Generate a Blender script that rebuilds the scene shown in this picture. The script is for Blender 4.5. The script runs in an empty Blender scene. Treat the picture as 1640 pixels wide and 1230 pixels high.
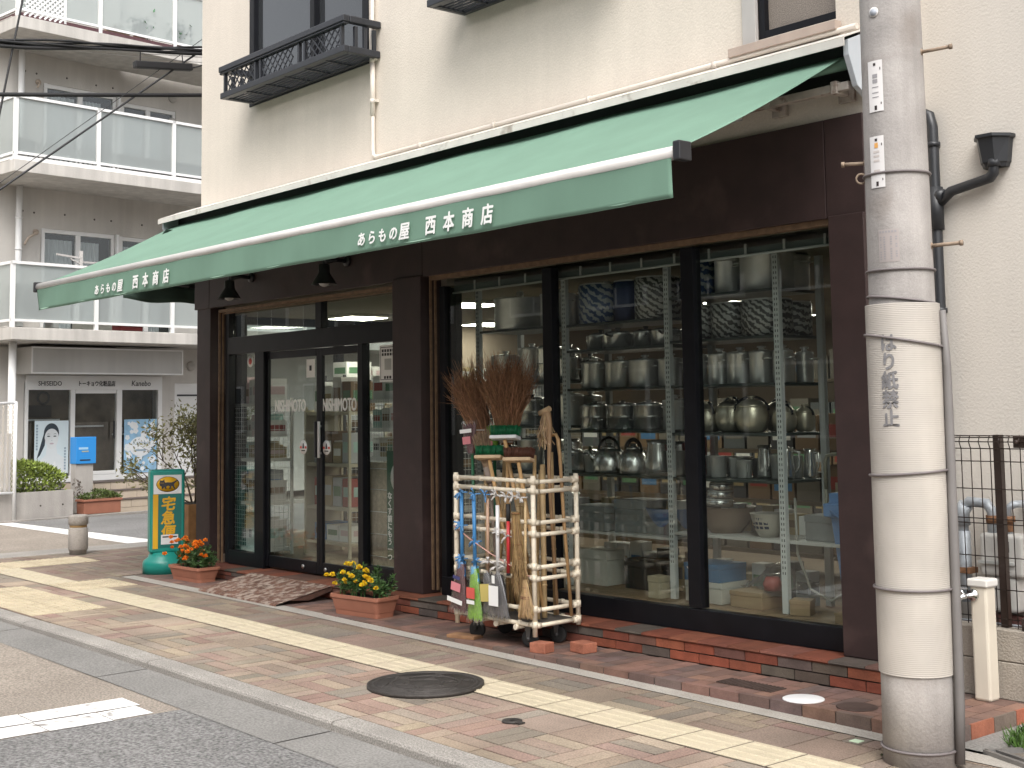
import bpy, math, random
from mathutils import Vector, Matrix, Euler
random.seed(11)
R_ = math.radians
S = bpy.context.scene
COL = S.collection

# ------------------------------------------------------------------ camera
cam = bpy.data.cameras.new('camera')
camo = bpy.data.objects.new('camera', cam)
COL.objects.link(camo)
cam.sensor_width = 36.0
cam.lens = 2122.2 / 1640 * 36.0
cam.shift_x = (820 - 817.3) / 1640
cam.shift_y = (465.5 - 615) / 1640
cam.clip_start = 0.1
cam.clip_end = 600
_r = (0.64456961, 0.76440953, -0.01442529)
_d = (-0.07742001, 0.04648848, -0.99591413)
_f = (-0.76061564, 0.64305279, 0.08914565)
camo.matrix_world = Matrix(((_r[0], -_d[0], -_f[0], 0), (_r[1], -_d[1], -_f[1], 0),
                            (_r[2], -_d[2], -_f[2], 1.5), (0, 0, 0, 1)))
S.camera = camo

# ------------------------------------------------------------------ light
SUN_EL, SUN_AZ = R_(52), R_(128)       # azimuth clockwise from +Y
w = bpy.data.worlds.new('World'); S.world = w; w.use_nodes = True
nt = w.node_tree
bg = nt.nodes['Background']
sky = nt.nodes.new('ShaderNodeTexSky'); sky.sky_type = 'NISHITA'; sky.sun_disc = False
sky.sun_elevation = SUN_EL; sky.sun_rotation = SUN_AZ
sky.air_density = 1.0; sky.dust_density = 4.0; sky.ozone_density = 1.0
hs = nt.nodes.new('ShaderNodeHueSaturation'); hs.inputs['Saturation'].default_value = 0.22
nt.links.new(sky.outputs[0], hs.inputs['Color']); nt.links.new(hs.outputs[0], bg.inputs['Color'])
bg.inputs['Strength'].default_value = 0.15
sl = bpy.data.lights.new('sun', 'SUN'); sl.energy = 0.85; sl.angle = R_(40); sl.color = (1.0, 0.95, 0.88)
so = bpy.data.objects.new('sun', sl); COL.objects.link(so)
_sd = Vector((math.sin(SUN_AZ) * math.cos(SUN_EL), math.cos(SUN_AZ) * math.cos(SUN_EL), math.sin(SUN_EL)))
so.rotation_euler = _sd.to_track_quat('Z', 'Y').to_euler()
S.view_settings.view_transform = 'Standard'; S.view_settings.look = 'None'
S.view_settings.gamma = 1.0
S.view_settings.exposure = 1.08
S.cycles.max_bounces = 8; S.cycles.transparent_max_bounces = 24; S.cycles.glossy_bounces = 4
S.cycles.diffuse_bounces = 4; S.cycles.caustics_reflective = False; S.cycles.caustics_refractive = False
S.cycles.sample_clamp_indirect = 6.0

# ------------------------------------------------------------------ materials
MATS = {}
def M(name, col=(.5, .5, .5), rough=.6, metal=0.0, var=.10, scale=3.0, bump=0.0, bscale=60.0,
      speck=0.0, sscale=180.0, attr=False, emit=0.0, streak=0.0, spec=0.5, stain=None):
    if name in MATS: return MATS[name]
    m = bpy.data.materials.new(name); m.use_nodes = True; MATS[name] = m
    n = m.node_tree.nodes; L = m.node_tree.links
    b = n['Principled BSDF']
    b.inputs['Roughness'].default_value = rough; b.inputs['Metallic'].default_value = metal
    b.inputs['Specular IOR Level'].default_value = spec
    geo = n.new('ShaderNodeNewGeometry')
    if attr:
        a = n.new('ShaderNodeAttribute'); a.attribute_name = 'Col'; src = a.outputs['Color']
    else:
        c = n.new('ShaderNodeRGB'); c.outputs[0].default_value = (*col, 1); src = c.outputs[0]
    def mul(src, tex, lo, hi, frm=.3, to=.7):
        mr = n.new('ShaderNodeMapRange'); mr.inputs['From Min'].default_value = frm; mr.inputs['From Max'].default_value = to
        mr.inputs['To Min'].default_value = lo; mr.inputs['To Max'].default_value = hi
        L.new(tex, mr.inputs['Value'])
        mx = n.new('ShaderNodeVectorMath'); mx.operation = 'SCALE'
        L.new(src, mx.inputs[0]); L.new(mr.outputs[0], mx.inputs['Scale'])
        return mx.outputs[0]
    def noise(sc, det=5, vec=None):
        t = n.new('ShaderNodeTexNoise'); t.inputs['Scale'].default_value = sc; t.inputs['Detail'].default_value = det
        L.new(vec if vec else geo.outputs['Position'], t.inputs['Vector']); return t.outputs[0]
    if var: src = mul(src, noise(scale), 1 - var, 1 + var)
    if speck: src = mul(src, noise(sscale, 2), 1 - speck, 1 + speck)
    if streak:
        mp = n.new('ShaderNodeMapping'); mp.inputs['Scale'].default_value = (7, 7, .5)
        L.new(geo.outputs['Position'], mp.inputs['Vector'])
        src = mul(src, noise(1.0, 4, mp.outputs[0]), 1 - streak, 1 + streak * .4, .35, .65)
    if stain:
        sc, scol, lo, hi = stain
        mr = n.new('ShaderNodeMapRange'); mr.inputs['From Min'].default_value = lo; mr.inputs['From Max'].default_value = hi
        L.new(noise(sc, 8), mr.inputs['Value'])
        mx = n.new('ShaderNodeMix'); mx.data_type = 'RGBA'
        L.new(mr.outputs[0], mx.inputs['Factor']); L.new(src, mx.inputs['A']); mx.inputs['B'].default_value = (*scol, 1)
        src = mx.outputs['Result']
    L.new(src, b.inputs['Base Color'])
    if emit:
        b.inputs['Emission Color'].default_value = (*col, 1); b.inputs['Emission Strength'].default_value = emit
    if bump:
        bp = n.new('ShaderNodeBump'); bp.inputs['Strength'].default_value = bump; bp.inputs['Distance'].default_value = .01
        L.new(noise(bscale, 4), bp.inputs['Height']); L.new(bp.outputs[0], b.inputs['Normal'])
    return m

def glassy(name, tint=(.88, .91, .89), base=.042, diffuse=0.0, dcol=(.6, .65, .65), rough=0.0):
    """clear or frosted pane: see-through plus a mirror part that grows at grazing angles"""
    if name in MATS: return MATS[name]
    m = bpy.data.materials.new(name); m.use_nodes = True; MATS[name] = m
    n = m.node_tree.nodes; L = m.node_tree.links
    n.remove(n['Principled BSDF']); out = n['Material Output']
    tr = n.new('ShaderNodeBsdfTransparent'); tr.inputs[0].default_value = (*tint, 1)
    gl = n.new('ShaderNodeBsdfGlossy'); gl.inputs['Roughness'].default_value = rough; gl.inputs['Color'].default_value = (1, 1, 1, 1)
    lw = n.new('ShaderNodeLayerWeight'); lw.inputs['Blend'].default_value = .5
    pw = n.new('ShaderNodeMath'); pw.operation = 'POWER'; L.new(lw.outputs['Facing'], pw.inputs[0]); pw.inputs[1].default_value = 4.5
    ma = n.new('ShaderNodeMath'); ma.operation = 'MULTIPLY_ADD'; L.new(pw.outputs[0], ma.inputs[0])
    ma.inputs[1].default_value = .9; ma.inputs[2].default_value = base
    a = tr.outputs[0]
    if diffuse:
        df = n.new('ShaderNodeBsdfDiffuse'); df.inputs[0].default_value = (*dcol, 1)
        mx = n.new('ShaderNodeMixShader'); mx.inputs[0].default_value = diffuse
        L.new(a, mx.inputs[1]); L.new(df.outputs[0], mx.inputs[2]); a = mx.outputs[0]
    mx = n.new('ShaderNodeMixShader'); L.new(ma.outputs[0], mx.inputs[0]); L.new(a, mx.inputs[1]); L.new(gl.outputs[0], mx.inputs[2])
    L.new(mx.outputs[0], out.inputs['Surface'])
    return m

# ------------------------------------------------------------------ mesh builder
class MB:
    def __init__(s): s.v = []; s.f = []; s.mi = []; s.sm = []; s.c = []
    def add(s, vs, fs, mi=0, smooth=False, col=None, X=None):
        k = len(s.v)
        for p in vs:
            p = Vector(p)
            s.v.append(tuple(X @ p) if X is not None else tuple(p))
        for f in fs:
            s.f.append([k + i for i in f]); s.mi.append(mi); s.sm.append(smooth); s.c.append(col or (.5, .5, .5))
        return s
    def box(s, x0, x1, y0, y1, z0, z1, mi=0, col=None, X=None, smooth=False):
        vs = [(x, y, z) for x in (x0, x1) for y in (y0, y1) for z in (z0, z1)]
        return s.add(vs, [(0, 1, 3, 2), (4, 6, 7, 5), (0, 4, 5, 1), (2, 3, 7, 6), (0, 2, 6, 4), (1, 5, 7, 3)], mi, smooth, col, X)
    def bar(s, p, q, w, h, mi=0, up=(0, 0, 1), col=None):
        p = Vector(p); q = Vector(q); d = (q - p); l = d.length; d.normalize(); u = Vector(up)
        if abs(d.dot(u)) > .98: u = Vector((0, 1, 0))
        a = d.cross(u).normalized(); b = a.cross(d).normalized()
        X = Matrix((( d.x, a.x, b.x, p.x), (d.y, a.y, b.y, p.y), (d.z, a.z, b.z, p.z), (0, 0, 0, 1)))
        return s.box(0, l, -w / 2, w / 2, -h / 2, h / 2, mi, col, X)
    def tube(s, pts, r, n=8, mi=0, cap=True, col=None, smooth=True):
        pts = [Vector(p) for p in pts]; m = len(pts)
        rs = r if isinstance(r, (list, tuple)) else [r] * m
        d0 = (pts[1] - pts[0]).normalized()
        u = Vector((0, 0, 1)) if abs(d0.z) < .9 else Vector((1, 0, 0))
        a = d0.cross(u).normalized(); vs = []
        for i, p in enumerate(pts):
            d = ((pts[min(i + 1, m - 1)] - pts[i]).normalized() + (pts[i] - pts[max(i - 1, 0)]).normalized())
            if d.length < 1e-6: d = d0
            d.normalize(); a = (a - d * a.dot(d)).normalized(); b = d.cross(a)
            for k in range(n):
                t = 2 * math.pi * k / n
                vs.append(p + (a * math.cos(t) + b * math.sin(t)) * rs[i])
        fs = [(i * n + k, i * n + (k + 1) % n, (i + 1) * n + (k + 1) % n, (i + 1) * n + k) for i in range(m - 1) for k in range(n)]
        s.add(vs, fs, mi, smooth, col)
        if cap:
            k0 = len(s.v) - len(vs)
            s.f.append([k0 + k for k in range(n)][::-1]); s.mi.append(mi); s.sm.append(False); s.c.append(col or (.5, .5, .5))
            s.f.append([k0 + (m - 1) * n + k for k in range(n)]); s.mi.append(mi); s.sm.append(False); s.c.append(col or (.5, .5, .5))
        return s
    def lathe(s, prof, n=24, o=(0, 0, 0), mi=0, X=None, smooth=True, col=None, cap=True, sy=1.0):
        vs = []
        for r, z in prof:
            for k in range(n):
                t = 2 * math.pi * k / n
                vs.append((o[0] + r * math.cos(t), o[1] + r * math.sin(t) * sy, o[2] + z))
        m = len(prof)
        fs = [(i * n + k, i * n + (k + 1) % n, (i + 1) * n + (k + 1) % n, (i + 1) * n + k) for i in range(m - 1) for k in range(n)]
        if cap:
            fs.append(tuple(range(n))[::-1]); fs.append(tuple((m - 1) * n + k for k in range(n)))
        return s.add(vs, fs, mi, smooth, col, X)
    def prism(s, poly, z0, z1, mi=0, X=None, col=None):
        n = len(poly)
        vs = [(x, y, z0) for x, y in poly] + [(x, y, z1) for x, y in poly]
        fs = [tuple(range(n))[::-1], tuple(range(n, 2 * n))] + [(i, (i + 1) % n, n + (i + 1) % n, n + i) for i in range(n)]
        return s.add(vs, fs, mi, False, col, X)
    def grid(s, fn, nu, nv, mi=0, smooth=True, col=None, X=None):
        vs = [fn(i / nu, j / nv) for i in range(nu + 1) for j in range(nv + 1)]
        fs = [(i * (nv + 1) + j, (i + 1) * (nv + 1) + j, (i + 1) * (nv + 1) + j + 1, i * (nv + 1) + j + 1) for i in range(nu) for j in range(nv)]
        return s.add(vs, fs, mi, smooth, col, X)
    def blob(s, c, r, n=8, m=5, mi=0, col=None, jit=0.0, sz=1.0):
        vs = []; fs = []
        for i in range(m + 1):
            th = math.pi * i / m
            for k in range(n):
                t = 2 * math.pi * k / n; rr = r * (1 + random.uniform(-jit, jit))
                vs.append((c[0] + rr * math.sin(th) * math.cos(t), c[1] + rr * math.sin(th) * math.sin(t), c[2] + rr * sz * math.cos(th)))
        for i in range(m):
            for k in range(n):
                fs.append((i * n + k, (i + 1) * n + k, (i + 1) * n + (k + 1) % n, i * n + (k + 1) % n))
        return s.add(vs, fs, mi, True, col)
    def leaf(s, p, d, l, w, mi=0, col=None, nrm=None):
        p = Vector(p); d = Vector(d).normalized()
        u = nrm or Vector((random.uniform(-1, 1), random.uniform(-1, 1), random.uniform(-1, 1)))
        a = d.cross(u)
        if a.length < .05: a = d.cross(Vector((.3, .5, .8)))
        a = a.normalized() * w / 2; b = a.cross(d).normalized() * l * .08
        q = [p, p + d * l * .45 + a + b, p + d * l, p + d * l * .45 - a + b]
        return s.add(q, [(0, 1, 2, 3)], mi, False, col)

ROOTM = {}
def thing(name, label, cat, loc=(0, 0, 0), rz=0.0, group=None):
    o = bpy.data.objects.new(name, None); COL.objects.link(o)
    o.location = loc; o.rotation_euler = (0, 0, rz); o.empty_display_size = .2
    o['label'] = label; o['category'] = cat
    if group: o['group'] = group
    ROOTM[o.name] = Matrix.Translation(loc) @ Matrix.Rotation(rz, 4, 'Z')
    return o
def tag(o, label, cat, group=None):
    o['label'] = label; o['category'] = cat
    if group: o['group'] = group
    return o
def obj(name, mb, mats, parent=None, bevel=0.0, world=False, label=None, seg=2, kind=None):
    me = bpy.data.meshes.new(name)
    vs = mb.v
    if world and parent is not None:
        r = parent
        while r.parent: r = r.parent
        if r.name in ROOTM:
            inv = ROOTM[r.name].inverted(); vs = [tuple(inv @ Vector(p)) for p in vs]
    me.from_pydata(vs, [], mb.f)
    if not isinstance(mats, (list, tuple)): mats = [mats]
    for m in mats: me.materials.append(m)
    me.polygons.foreach_set('material_index', mb.mi)
    me.polygons.foreach_set('use_smooth', mb.sm)
    at = me.attributes.new('Col', 'FLOAT_COLOR', 'CORNER')
    buf = []
    for f, c in zip(mb.f, mb.c): buf += [c[0], c[1], c[2], 1.0] * len(f)
    at.data.foreach_set('color', buf)
    me.update()
    o = bpy.data.objects.new(name, me); COL.objects.link(o)
    if parent is not None: o.parent = parent
    if bevel:
        bv = o.modifiers.new('bevel', 'BEVEL'); bv.width = bevel; bv.segments = seg; bv.limit_method = 'ANGLE'; bv.angle_limit = R_(40)
    if label: o['label'] = label
    if kind: o['kind'] = kind
    return o
def struct(name, mb, mats, bevel=0.0, kind='structure'):
    o = obj(name, mb, mats, None, bevel); o['kind'] = kind; return o
def dup(root, loc=None, rz=None, label=None, scale=None):
    r = root.copy(); COL.objects.link(r)
    if loc is not None: r.location = loc
    if rz is not None: r.rotation_euler = (0, 0, rz)
    if scale is not None: r.scale = scale
    if label: r['label'] = label
    for ch in list(root.children):
        c = ch.copy(); COL.objects.link(c); c.parent = r
        for g in list(ch.children):
            d = g.copy(); COL.objects.link(d); d.parent = c
    return r
_txt = {}
def text_mb(body, size, depth=.002, offset=0.0, align='CENTER', shear=0.0, vertical=False, sx=1.0, line=1.05):
    """lettering as a mesh in local x (reading) / z (up), facing -y"""
    mb = MB()
    rows = [(ch, -i * size * line) for i, ch in enumerate(body)] if vertical else [(body, 0)]
    for t, dz in rows:
        cu = bpy.data.curves.new('t', 'FONT'); cu.body = t; cu.size = size; cu.align_x = align; cu.shear = shear
        cu.extrude = depth / 2; cu.resolution_u = 3
        o = bpy.data.objects.new('t', cu); COL.objects.link(o)
        dg = bpy.context.evaluated_depsgraph_get()
        me = bpy.data.meshes.new_from_object(o.evaluated_get(dg))
        for i, (bx, bz) in enumerate([(0, 0)] if not offset else [(offset, 0), (-offset, .0), (0, offset), (0, -offset), (offset * .7, offset * .7), (-offset * .7, -offset * .7)]):
            mb.add([(v.co.x * sx + bx, -v.co.z - .00008 * i, v.co.y + dz + bz) for v in me.vertices], [tuple(p.vertices) for p in me.polygons])
        bpy.data.objects.remove(o); bpy.data.curves.remove(cu); bpy.data.meshes.remove(me)
    return mb
def place(mb, o, right=(1, 0, 0), up=(0, 0, 1)):
    """move a text mesh so local x -> right, z -> up"""
    r = Vector(right).normalized(); u = Vector(up); u = (u - r * u.dot(r)).normalized(); y = u.cross(r); o = Vector(o)
    mb.v = [tuple(o + r * p[0] + y * p[1] + u * p[2]) for p in mb.v]; return mb
def jit(c, a): 
    k = 1 + random.uniform(-a, a); return (c[0] * k, c[1] * k * (1 + random.uniform(-a, a) * .25), c[2] * k * (1 + random.uniform(-a, a) * .35))
# ------------------------------------------------------------------ shared surfaces
stucco = M('stucco', (.67, .605, .525), .9, var=.04, scale=1.2, bump=.3, bscale=70, speck=.05, sscale=110, streak=.03, stain=(.9, (.56, .50, .43), .58, 1.0))
stucco_grey = M('stucco rear', (.58, .545, .495), .9, var=.05, scale=1.0, bump=.3, bscale=70, speck=.04, streak=.03)
brownpaint = M('brown paint', (.034, .0185, .0178), .55, var=.18, scale=6, bump=.12, bscale=30, stain=(2.2, (.09, .055, .05), .58, .8))
blackalu = M('black aluminium', (.007, .0075, .010), .38, var=.2, scale=8, spec=.22)
wood = M('weathered wood', (.17, .105, .06), .7, var=.25, scale=18, speck=.15)
concrete = M('concrete', (.42, .395, .36), .9, var=.12, scale=2.5, bump=.3, bscale=50, speck=.08, streak=.12)
darkmetal = M('dark metal', (.02, .02, .023), .4, var=.2)
whitepaint = M('white paint', (.74, .74, .73), .45, var=.05)
steel = M('brushed steel', (.74, .735, .72), .32, .78, var=.08, scale=9)
glass = glassy('window glass')
red_brick = M('brick faces', attr=True, rough=.75, var=.22, scale=9, bump=.4, bscale=45, speck=.12)
paver_m = M('paver faces', attr=True, rough=.85, var=.2, scale=2.2, bump=.6, bscale=90, speck=.26, sscale=120, stain=(.9, (.16, .12, .09), .56, 1.0))
joint = M('joint sand', (.065, .055, .045), .95, var=.2, scale=12)

def zs(x): return -0.0068 * max(0.0, x + 8.7)          # pavement falls slightly to the right
def zt(x): return max(0.0, .006 * (x + 8))
def zc(x): return .122 + .0095 * (x + 8.3)            # top of the brick plinth

# ------------------------------------------------------------------ ground and roads
ZR = -.055
g = MB(); g.box(-220, 220, -220, 220, -.6, -.12)
struct('ground', g, M('earth', (.16, .14, .12), .95))
tan_asph = M('tan asphalt', (.29, .25, .21), .95, var=.12, scale=1.2, bump=.8, bscale=120, speck=.38, sscale=75)
grey_asph = M('grey asphalt', (.20, .195, .19), .95, var=.16, scale=1.0, bump=.9, bscale=110, speck=.55, sscale=62)
gut_m = M('gutter concrete', (.215, .207, .195), .92, var=.12, scale=1.6, bump=.5, bscale=90, speck=.28, sscale=85)
kerb_m = M('granite kerb', (.30, .28, .255), .9, var=.16, scale=2, bump=.6, bscale=100, speck=.4, sscale=130)
linepaint = M('road paint', (.80, .79, .77), .8, var=.10, scale=5, bump=.4, bscale=80, stain=(9, (.30, .28, .26), .60, .70))
def zr(x): return ZR + zs(x)
def sheet(mb, x0, x1, y0, y1, dz, nx=12, zf=zr):
    mb.grid(lambda u, v: (x0 + u * (x1 - x0), y0 + v * (y1 - y0), zf(x0 + u * (x1 - x0)) + dz), nx, 1, smooth=False)
m = MB(); sheet(m, -6.68, 40, -12, 3.31, 0, 20); struct('road', m, grey_asph)
m = MB(); sheet(m, -60, -6.68, -12, 3.31, 0, 20); struct('tan_road', m, tan_asph)
m = MB(); sheet(m, -19.6, -14.95, 3.63, 40, 0, 2, lambda x: -.035); struct('side_road', m, tan_asph)
m = MB(); m.add([(-19.59, 6.99, -.031), (-14.96, 7.29, -.031), (-14.96, 40, -.031), (-19.59, 40, -.031)], [(0, 1, 2, 3)]); struct('side_road_grey', m, grey_asph)
m = MB(); sheet(m, -60, -19.6, 3.63, 7.3, 0, 2, lambda x: -.035); struct('far_road', m, tan_asph)
# stop line of the main road, worn, with a long crack down its middle
m = MB()
xs = [-7.14 + .0, -6.925, -6.90, -6.68]
for (xa, xb) in ((-7.14, -6.925), (-6.905, -6.68)):
    y = -3.5
    while y < 3.2:
        ln = random.uniform(.3, .8); ye = min(y + ln, 3.2 if xa < -7 else 3.16)
        j = [random.uniform(-.012, .012) for _ in range(4)]
        m.add([(xa + j[0], y, zr(xa) + .004), (xb + j[1], y, zr(xb) + .004), (xb + j[2], ye - .006, zr(xb) + .004), (xa + j[3], ye - .006, zr(xa) + .004)], [(0, 1, 2, 3)])
        y = ye
        if ye >= 3.15: break
struct('stop_line', m, linepaint)
m = MB()
m.add([(-19.5, 6.72, -.031), (-19.5, 6.98, -.031), (-14.97, 7.28, -.031), (-14.97, 6.84, -.031)], [(0, 1, 2, 3)][:1])
struct('side_road_line', m, linepaint)
# gutter slabs and kerb stones, about 2.1 m each with dark joints
m = MB(); k = MB()
x = -16.15 - 2.09
joints = []
x = -7.79 - 2.09 * 4
while x < 14:
    joints.append(x); x += 2.09
for a in joints:
    b = a + 2.09 - .014
    m.add([(a, 3.305, zr(a) + .003), (b, 3.305, zr(b) + .003), (b, 3.64, zr(b) + .008), (a, 3.64, zr(a) + .008)], [(0, 1, 2, 3)])
    n = 6
    for i in range(n):
        xa, xb = a + (b - a) * i / n, a + (b - a) * (i + 1) / n
        def top(x): return zs(x) - .006 * min(1, max(0, (-9.25 - x) / .5))
        prof = lambda x: [(3.63, zr(x) - .05), (3.63, top(x) - .016), (3.636, top(x) - .005), (3.65, top(x)), (3.76, top(x) + .001), (3.76, zr(x) - .05)]
        P = [(xa, y, z) for y, z in prof(xa)] + [(xb, y, z) for y, z in prof(xb)]
        fs = [(q, q + 1, 7 + q, 6 + q) for q in range(5)]
        if i == 0: fs.append((0, 1, 2, 3, 4, 5)[::-1])
        if i == n - 1: fs.append((6, 7, 8, 9, 10, 11))
        k.add(P, fs)
struct('gutter', m, gut_m); struct('kerb', k, kerb_m)
# low kerb band round the corner to the side street
m = MB(); m.box(-14.95, -14.45, 3.76, 30, -.2, .0)
struct('flush_kerb', m, kerb_m, bevel=.006)

# ------------------------------------------------------------------ pavement
m = MB(); sheet(m, -14.5, 14, 3.75, 5.30, -.007, 30, zs); sheet(m, -14.5, -9.0, 5.22, 5.6, -.007, 4, zs); sheet(m, -14.5, -11.9, 5.6, 30, -.007, 2, zs)
struct('pavement_bed', m, joint)
PAL = [(.335, .255, .19), (.35, .27, .20), (.30, .225, .17), (.305, .205, .165), (.285, .185, .15), (.285, .23, .18), (.33, .245, .19), (.25, .205, .165), (.30, .22, .175), (.31, .22, .175)]
m = MB()
def paver(x0, x1, y0, y1, ylo, yhi):
    y0, y1 = max(y0, ylo), min(y1, yhi)
    if y1 - y0 < .012: return
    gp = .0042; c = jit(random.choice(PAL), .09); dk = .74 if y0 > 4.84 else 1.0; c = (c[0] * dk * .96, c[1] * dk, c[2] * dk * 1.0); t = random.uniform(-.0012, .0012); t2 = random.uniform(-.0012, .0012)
    xa, xb, ya, yb = x0 + gp, x1 - gp, y0 + gp, y1 - gp
    m.add([(xa, ya, zs(xa) + t), (xb, ya, zs(xb) + t2), (xb, yb, zs(xb) + t), (xa, yb, zs(xa) - t2),
           (xa, ya, zs(xa) - .01), (xb, ya, zs(xb) - .01), (xb, yb, zs(xb) - .01), (xa, yb, zs(xa) - .01)],
          [(0, 1, 2, 3), (0, 4, 5, 1), (1, 5, 6, 2), (2, 6, 7, 3), (3, 7, 4, 0)], 0, False, c)
def cells(xa, xb, ya, yb, ylo, yhi):
    nx = round((xb - xa) / .3); ny = round((yb - ya) / .3)
    for i in range(nx):
        for j in range(ny):
            x, y = xa + .3 * i, ya + .3 * j; r = random.random()
            if r < .20: paver(x, x + .3, y, y + .3, ylo, yhi)
            elif ((i + j) % 2 == 0) != (random.random() < .22):
                for q in range(3): paver(x + .1 * q, x + .1 * q + .1, y, y + .3, ylo, yhi)
            else:
                for q in range(3): paver(x, x + .3, y + .1 * q, y + .1 * q + .1, ylo, yhi)
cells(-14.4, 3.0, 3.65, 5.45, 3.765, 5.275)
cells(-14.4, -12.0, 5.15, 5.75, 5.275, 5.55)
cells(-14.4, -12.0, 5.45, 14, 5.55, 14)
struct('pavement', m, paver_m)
# yellow guiding blocks for the blind
yel = M('tactile yellow', (.50, .435, .315), .8, var=.14, scale=4, bump=.4, bscale=70, speck=.12, stain=(4, (.42, .36, .27), .48, .75))
yel2 = M('tactile pale yellow', (.50, .425, .30), .8, var=.12, scale=4, bump=.3, bscale=70, speck=.1)
m = MB(); sheet(m, -13.4, 6, 4.552, 4.848, .0022, 40, zs); struct('tile_bed', m, joint)
m = MB()
def tile(x, y, kind, mi=0):
    gp = .0045 + random.uniform(0, .002); z = zs(x) + .004
    q = lambda xx: zs(xx) + .004
    m.add([(x + gp, y + gp, q(x)), (x + .3 - gp, y + gp, q(x + .3)), (x + .3 - gp, y + .3 - gp, q(x + .3)), (x + gp, y + .3 - gp, q(x)),
           (x + gp, y + gp, q(x) - .01), (x + .3 - gp, y + gp, q(x + .3) - .01), (x + .3 - gp, y + .3 - gp, q(x + .3) - .01), (x + gp, y + .3 - gp, q(x) - .01)],
          [(0, 1, 2, 3), (0, 4, 5, 1), (1, 5, 6, 2), (2, 6, 7, 3), (3, 7, 4, 0)], mi)
    if kind == 'bar':
        for c in range(4):
            yy = y + .0375 + .075 * c
            a, b = x + .018, x + .282
            P = []
            for xx, zz in ((a, .004), (a + .01, .0085), (b - .01, .0085), (b, .004)):
                P += [(xx, yy - .017, zs(xx) + zz), (xx, yy + .017, zs(xx) + zz)]
            P2 = [(a + .008, yy - .011, zs(a) + .009), (b - .008, yy - .011, zs(b) + .009), (b - .008, yy + .011, zs(b) + .009), (a + .008, yy + .011, zs(a) + .009),
                  (a, yy - .017, zs(a) + .004), (b, yy - .017, zs(b) + .004), (b, yy + .017, zs(b) + .004), (a, yy + .017, zs(a) + .004)]
            m.add(P2, [(0, 1, 2, 3), (4, 5, 1, 0), (5, 6, 2, 1), (6, 7, 3, 2), (7, 4, 0, 3)], mi)
    else:
        for i in range(5):
            for j in range(5):
                m.lathe([(.017, 0), (.010, .005)], 6, (x + .03 + .06 * i, y + .03 + .06 * j, z), mi)
xx = -13.35
while xx < 2.5:
    if not (-11.9 < xx < -11.35): tile(xx, 4.55, 'bar')
    xx += .3
for xx in (-11.85, -11.55):
    for yy in (4.55, 4.85): tile(xx, yy, 'dot', 1)
for i in range(6):
    for j in range(2): tile(-11.9 + .3 * i, 3.77 + .3 * j, 'dot', 1)
for i in range(6): tile(-13.95, 3.9 + .3 * i, 'dot', 1); tile(-13.65, 3.9 + .3 * i, 'dot', 1)
struct('tactile_paving', m, [yel, yel2])

# ------------------------------------------------------------------ shop terrace: tiled strip with one low step on the right
def yf(x): return 5.405
m = MB(); m.grid(lambda u, v: (-11.9 + u * 18, 5.275 + v * .132, zs(-11.9 + u * 18) + .002), 40, 1, smooth=False)
struct('concrete_strip', m, M('strip concrete', (.36, .335, .30), .92, var=.15, scale=3, bump=.4, bscale=80, speck=.2, sscale=110))
XR = -3.42
m = MB()
TP = [(.17, .10, .08), (.20, .115, .088), (.165, .10, .08), (.15, .095, .08), (.22, .125, .095), (.13, .09, .078)]
def tpoly(pts, th=.02):
    c = jit(random.choice(TP), .12)
    n = len(pts); vs = [p for p in pts] + [(p[0], p[1], p[2] - th) for p in pts]
    m.add(vs, [tuple(range(n))] + [(i, n + i, n + (i + 1) % n, (i + 1) % n) for i in range(n)], 0, False, c)
x = -11.9
while x < XR - .01:
    xb = min(x + .105, XR)
    y0, y1 = yf(x), 5.86 if xb < -4.15 else 6.2
    rows = [y0, y0 + .11] ; yy = y0 + .11; ph = random.random() * .0
    off = .11 if int(round((x + 11.9) / .105)) % 2 else 0
    yy = y0 + .11 + off
    if off: rows.append(yy)
    while yy < y1 - .02: yy = min(yy + .22, y1); rows.append(yy)
    for a, b in zip(rows[:-1], rows[1:]):
        gp = .0025
        sk = lambda X, Y: (X, Y, zt(X) + .003)
        tpoly([sk(x + gp, a + gp), sk(xb - gp, a + gp), sk(xb - gp, b - gp), sk(x + gp, b - gp)])
    x = xb
# riser tiles of the low step and its right-hand return
x = -8.6
while x < XR - .01:
    xb = min(x + .2, XR); c = jit(random.choice(TP), .15); gp = .0025
    ya, yb = yf(x) - .012, yf(xb) - .012
    m.add([(x + gp, ya, zs(x) - .02), (xb - gp, yb, zs(xb) - .02), (xb - gp, yb, zt(xb) + .004), (x + gp, ya, zt(x) + .004),
           (x + gp, ya + .04, zt(x) + .004), (xb - gp, yb + .04, zt(xb) + .004)], [(0, 1, 2, 3), (3, 2, 5, 4)], 0, False, c)
    x = xb
yy = 5.405; ii = 0
while yy < 6.19:
    yb = min(yy + .2, 6.2); c = jit(random.choice([(.30, .10, .055), (.14, .105, .09), (.33, .12, .07)]), .15)
    m.box(XR, XR + .012, yy + .003, yb - .003, -.06, zt(XR) + .004, 0, c)
    yy = yb
struct('terrace_tiles', m, red_brick)
m = MB(); m.grid(lambda u, v: (-11.9 + u * (XR + 11.9), yf(-11.9 + u * (XR + 11.9)) + v * (5.9 - yf(-11.9 + u * (XR + 11.9))), zt(-11.9 + u * (XR + 11.9)) - .0035), 20, 1, smooth=False)
m.box(-4.14, XR - .002, 5.5, 6.2, -.1, .018); m.add([(-8, yf(-8), zt(-8) - .004), (XR, yf(XR), zt(XR) - .004), (XR, yf(XR), -.1), (-8, yf(-8), -.1)], [(0, 1, 2, 3)])
struct('terrace_bed', m, joint)
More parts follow.
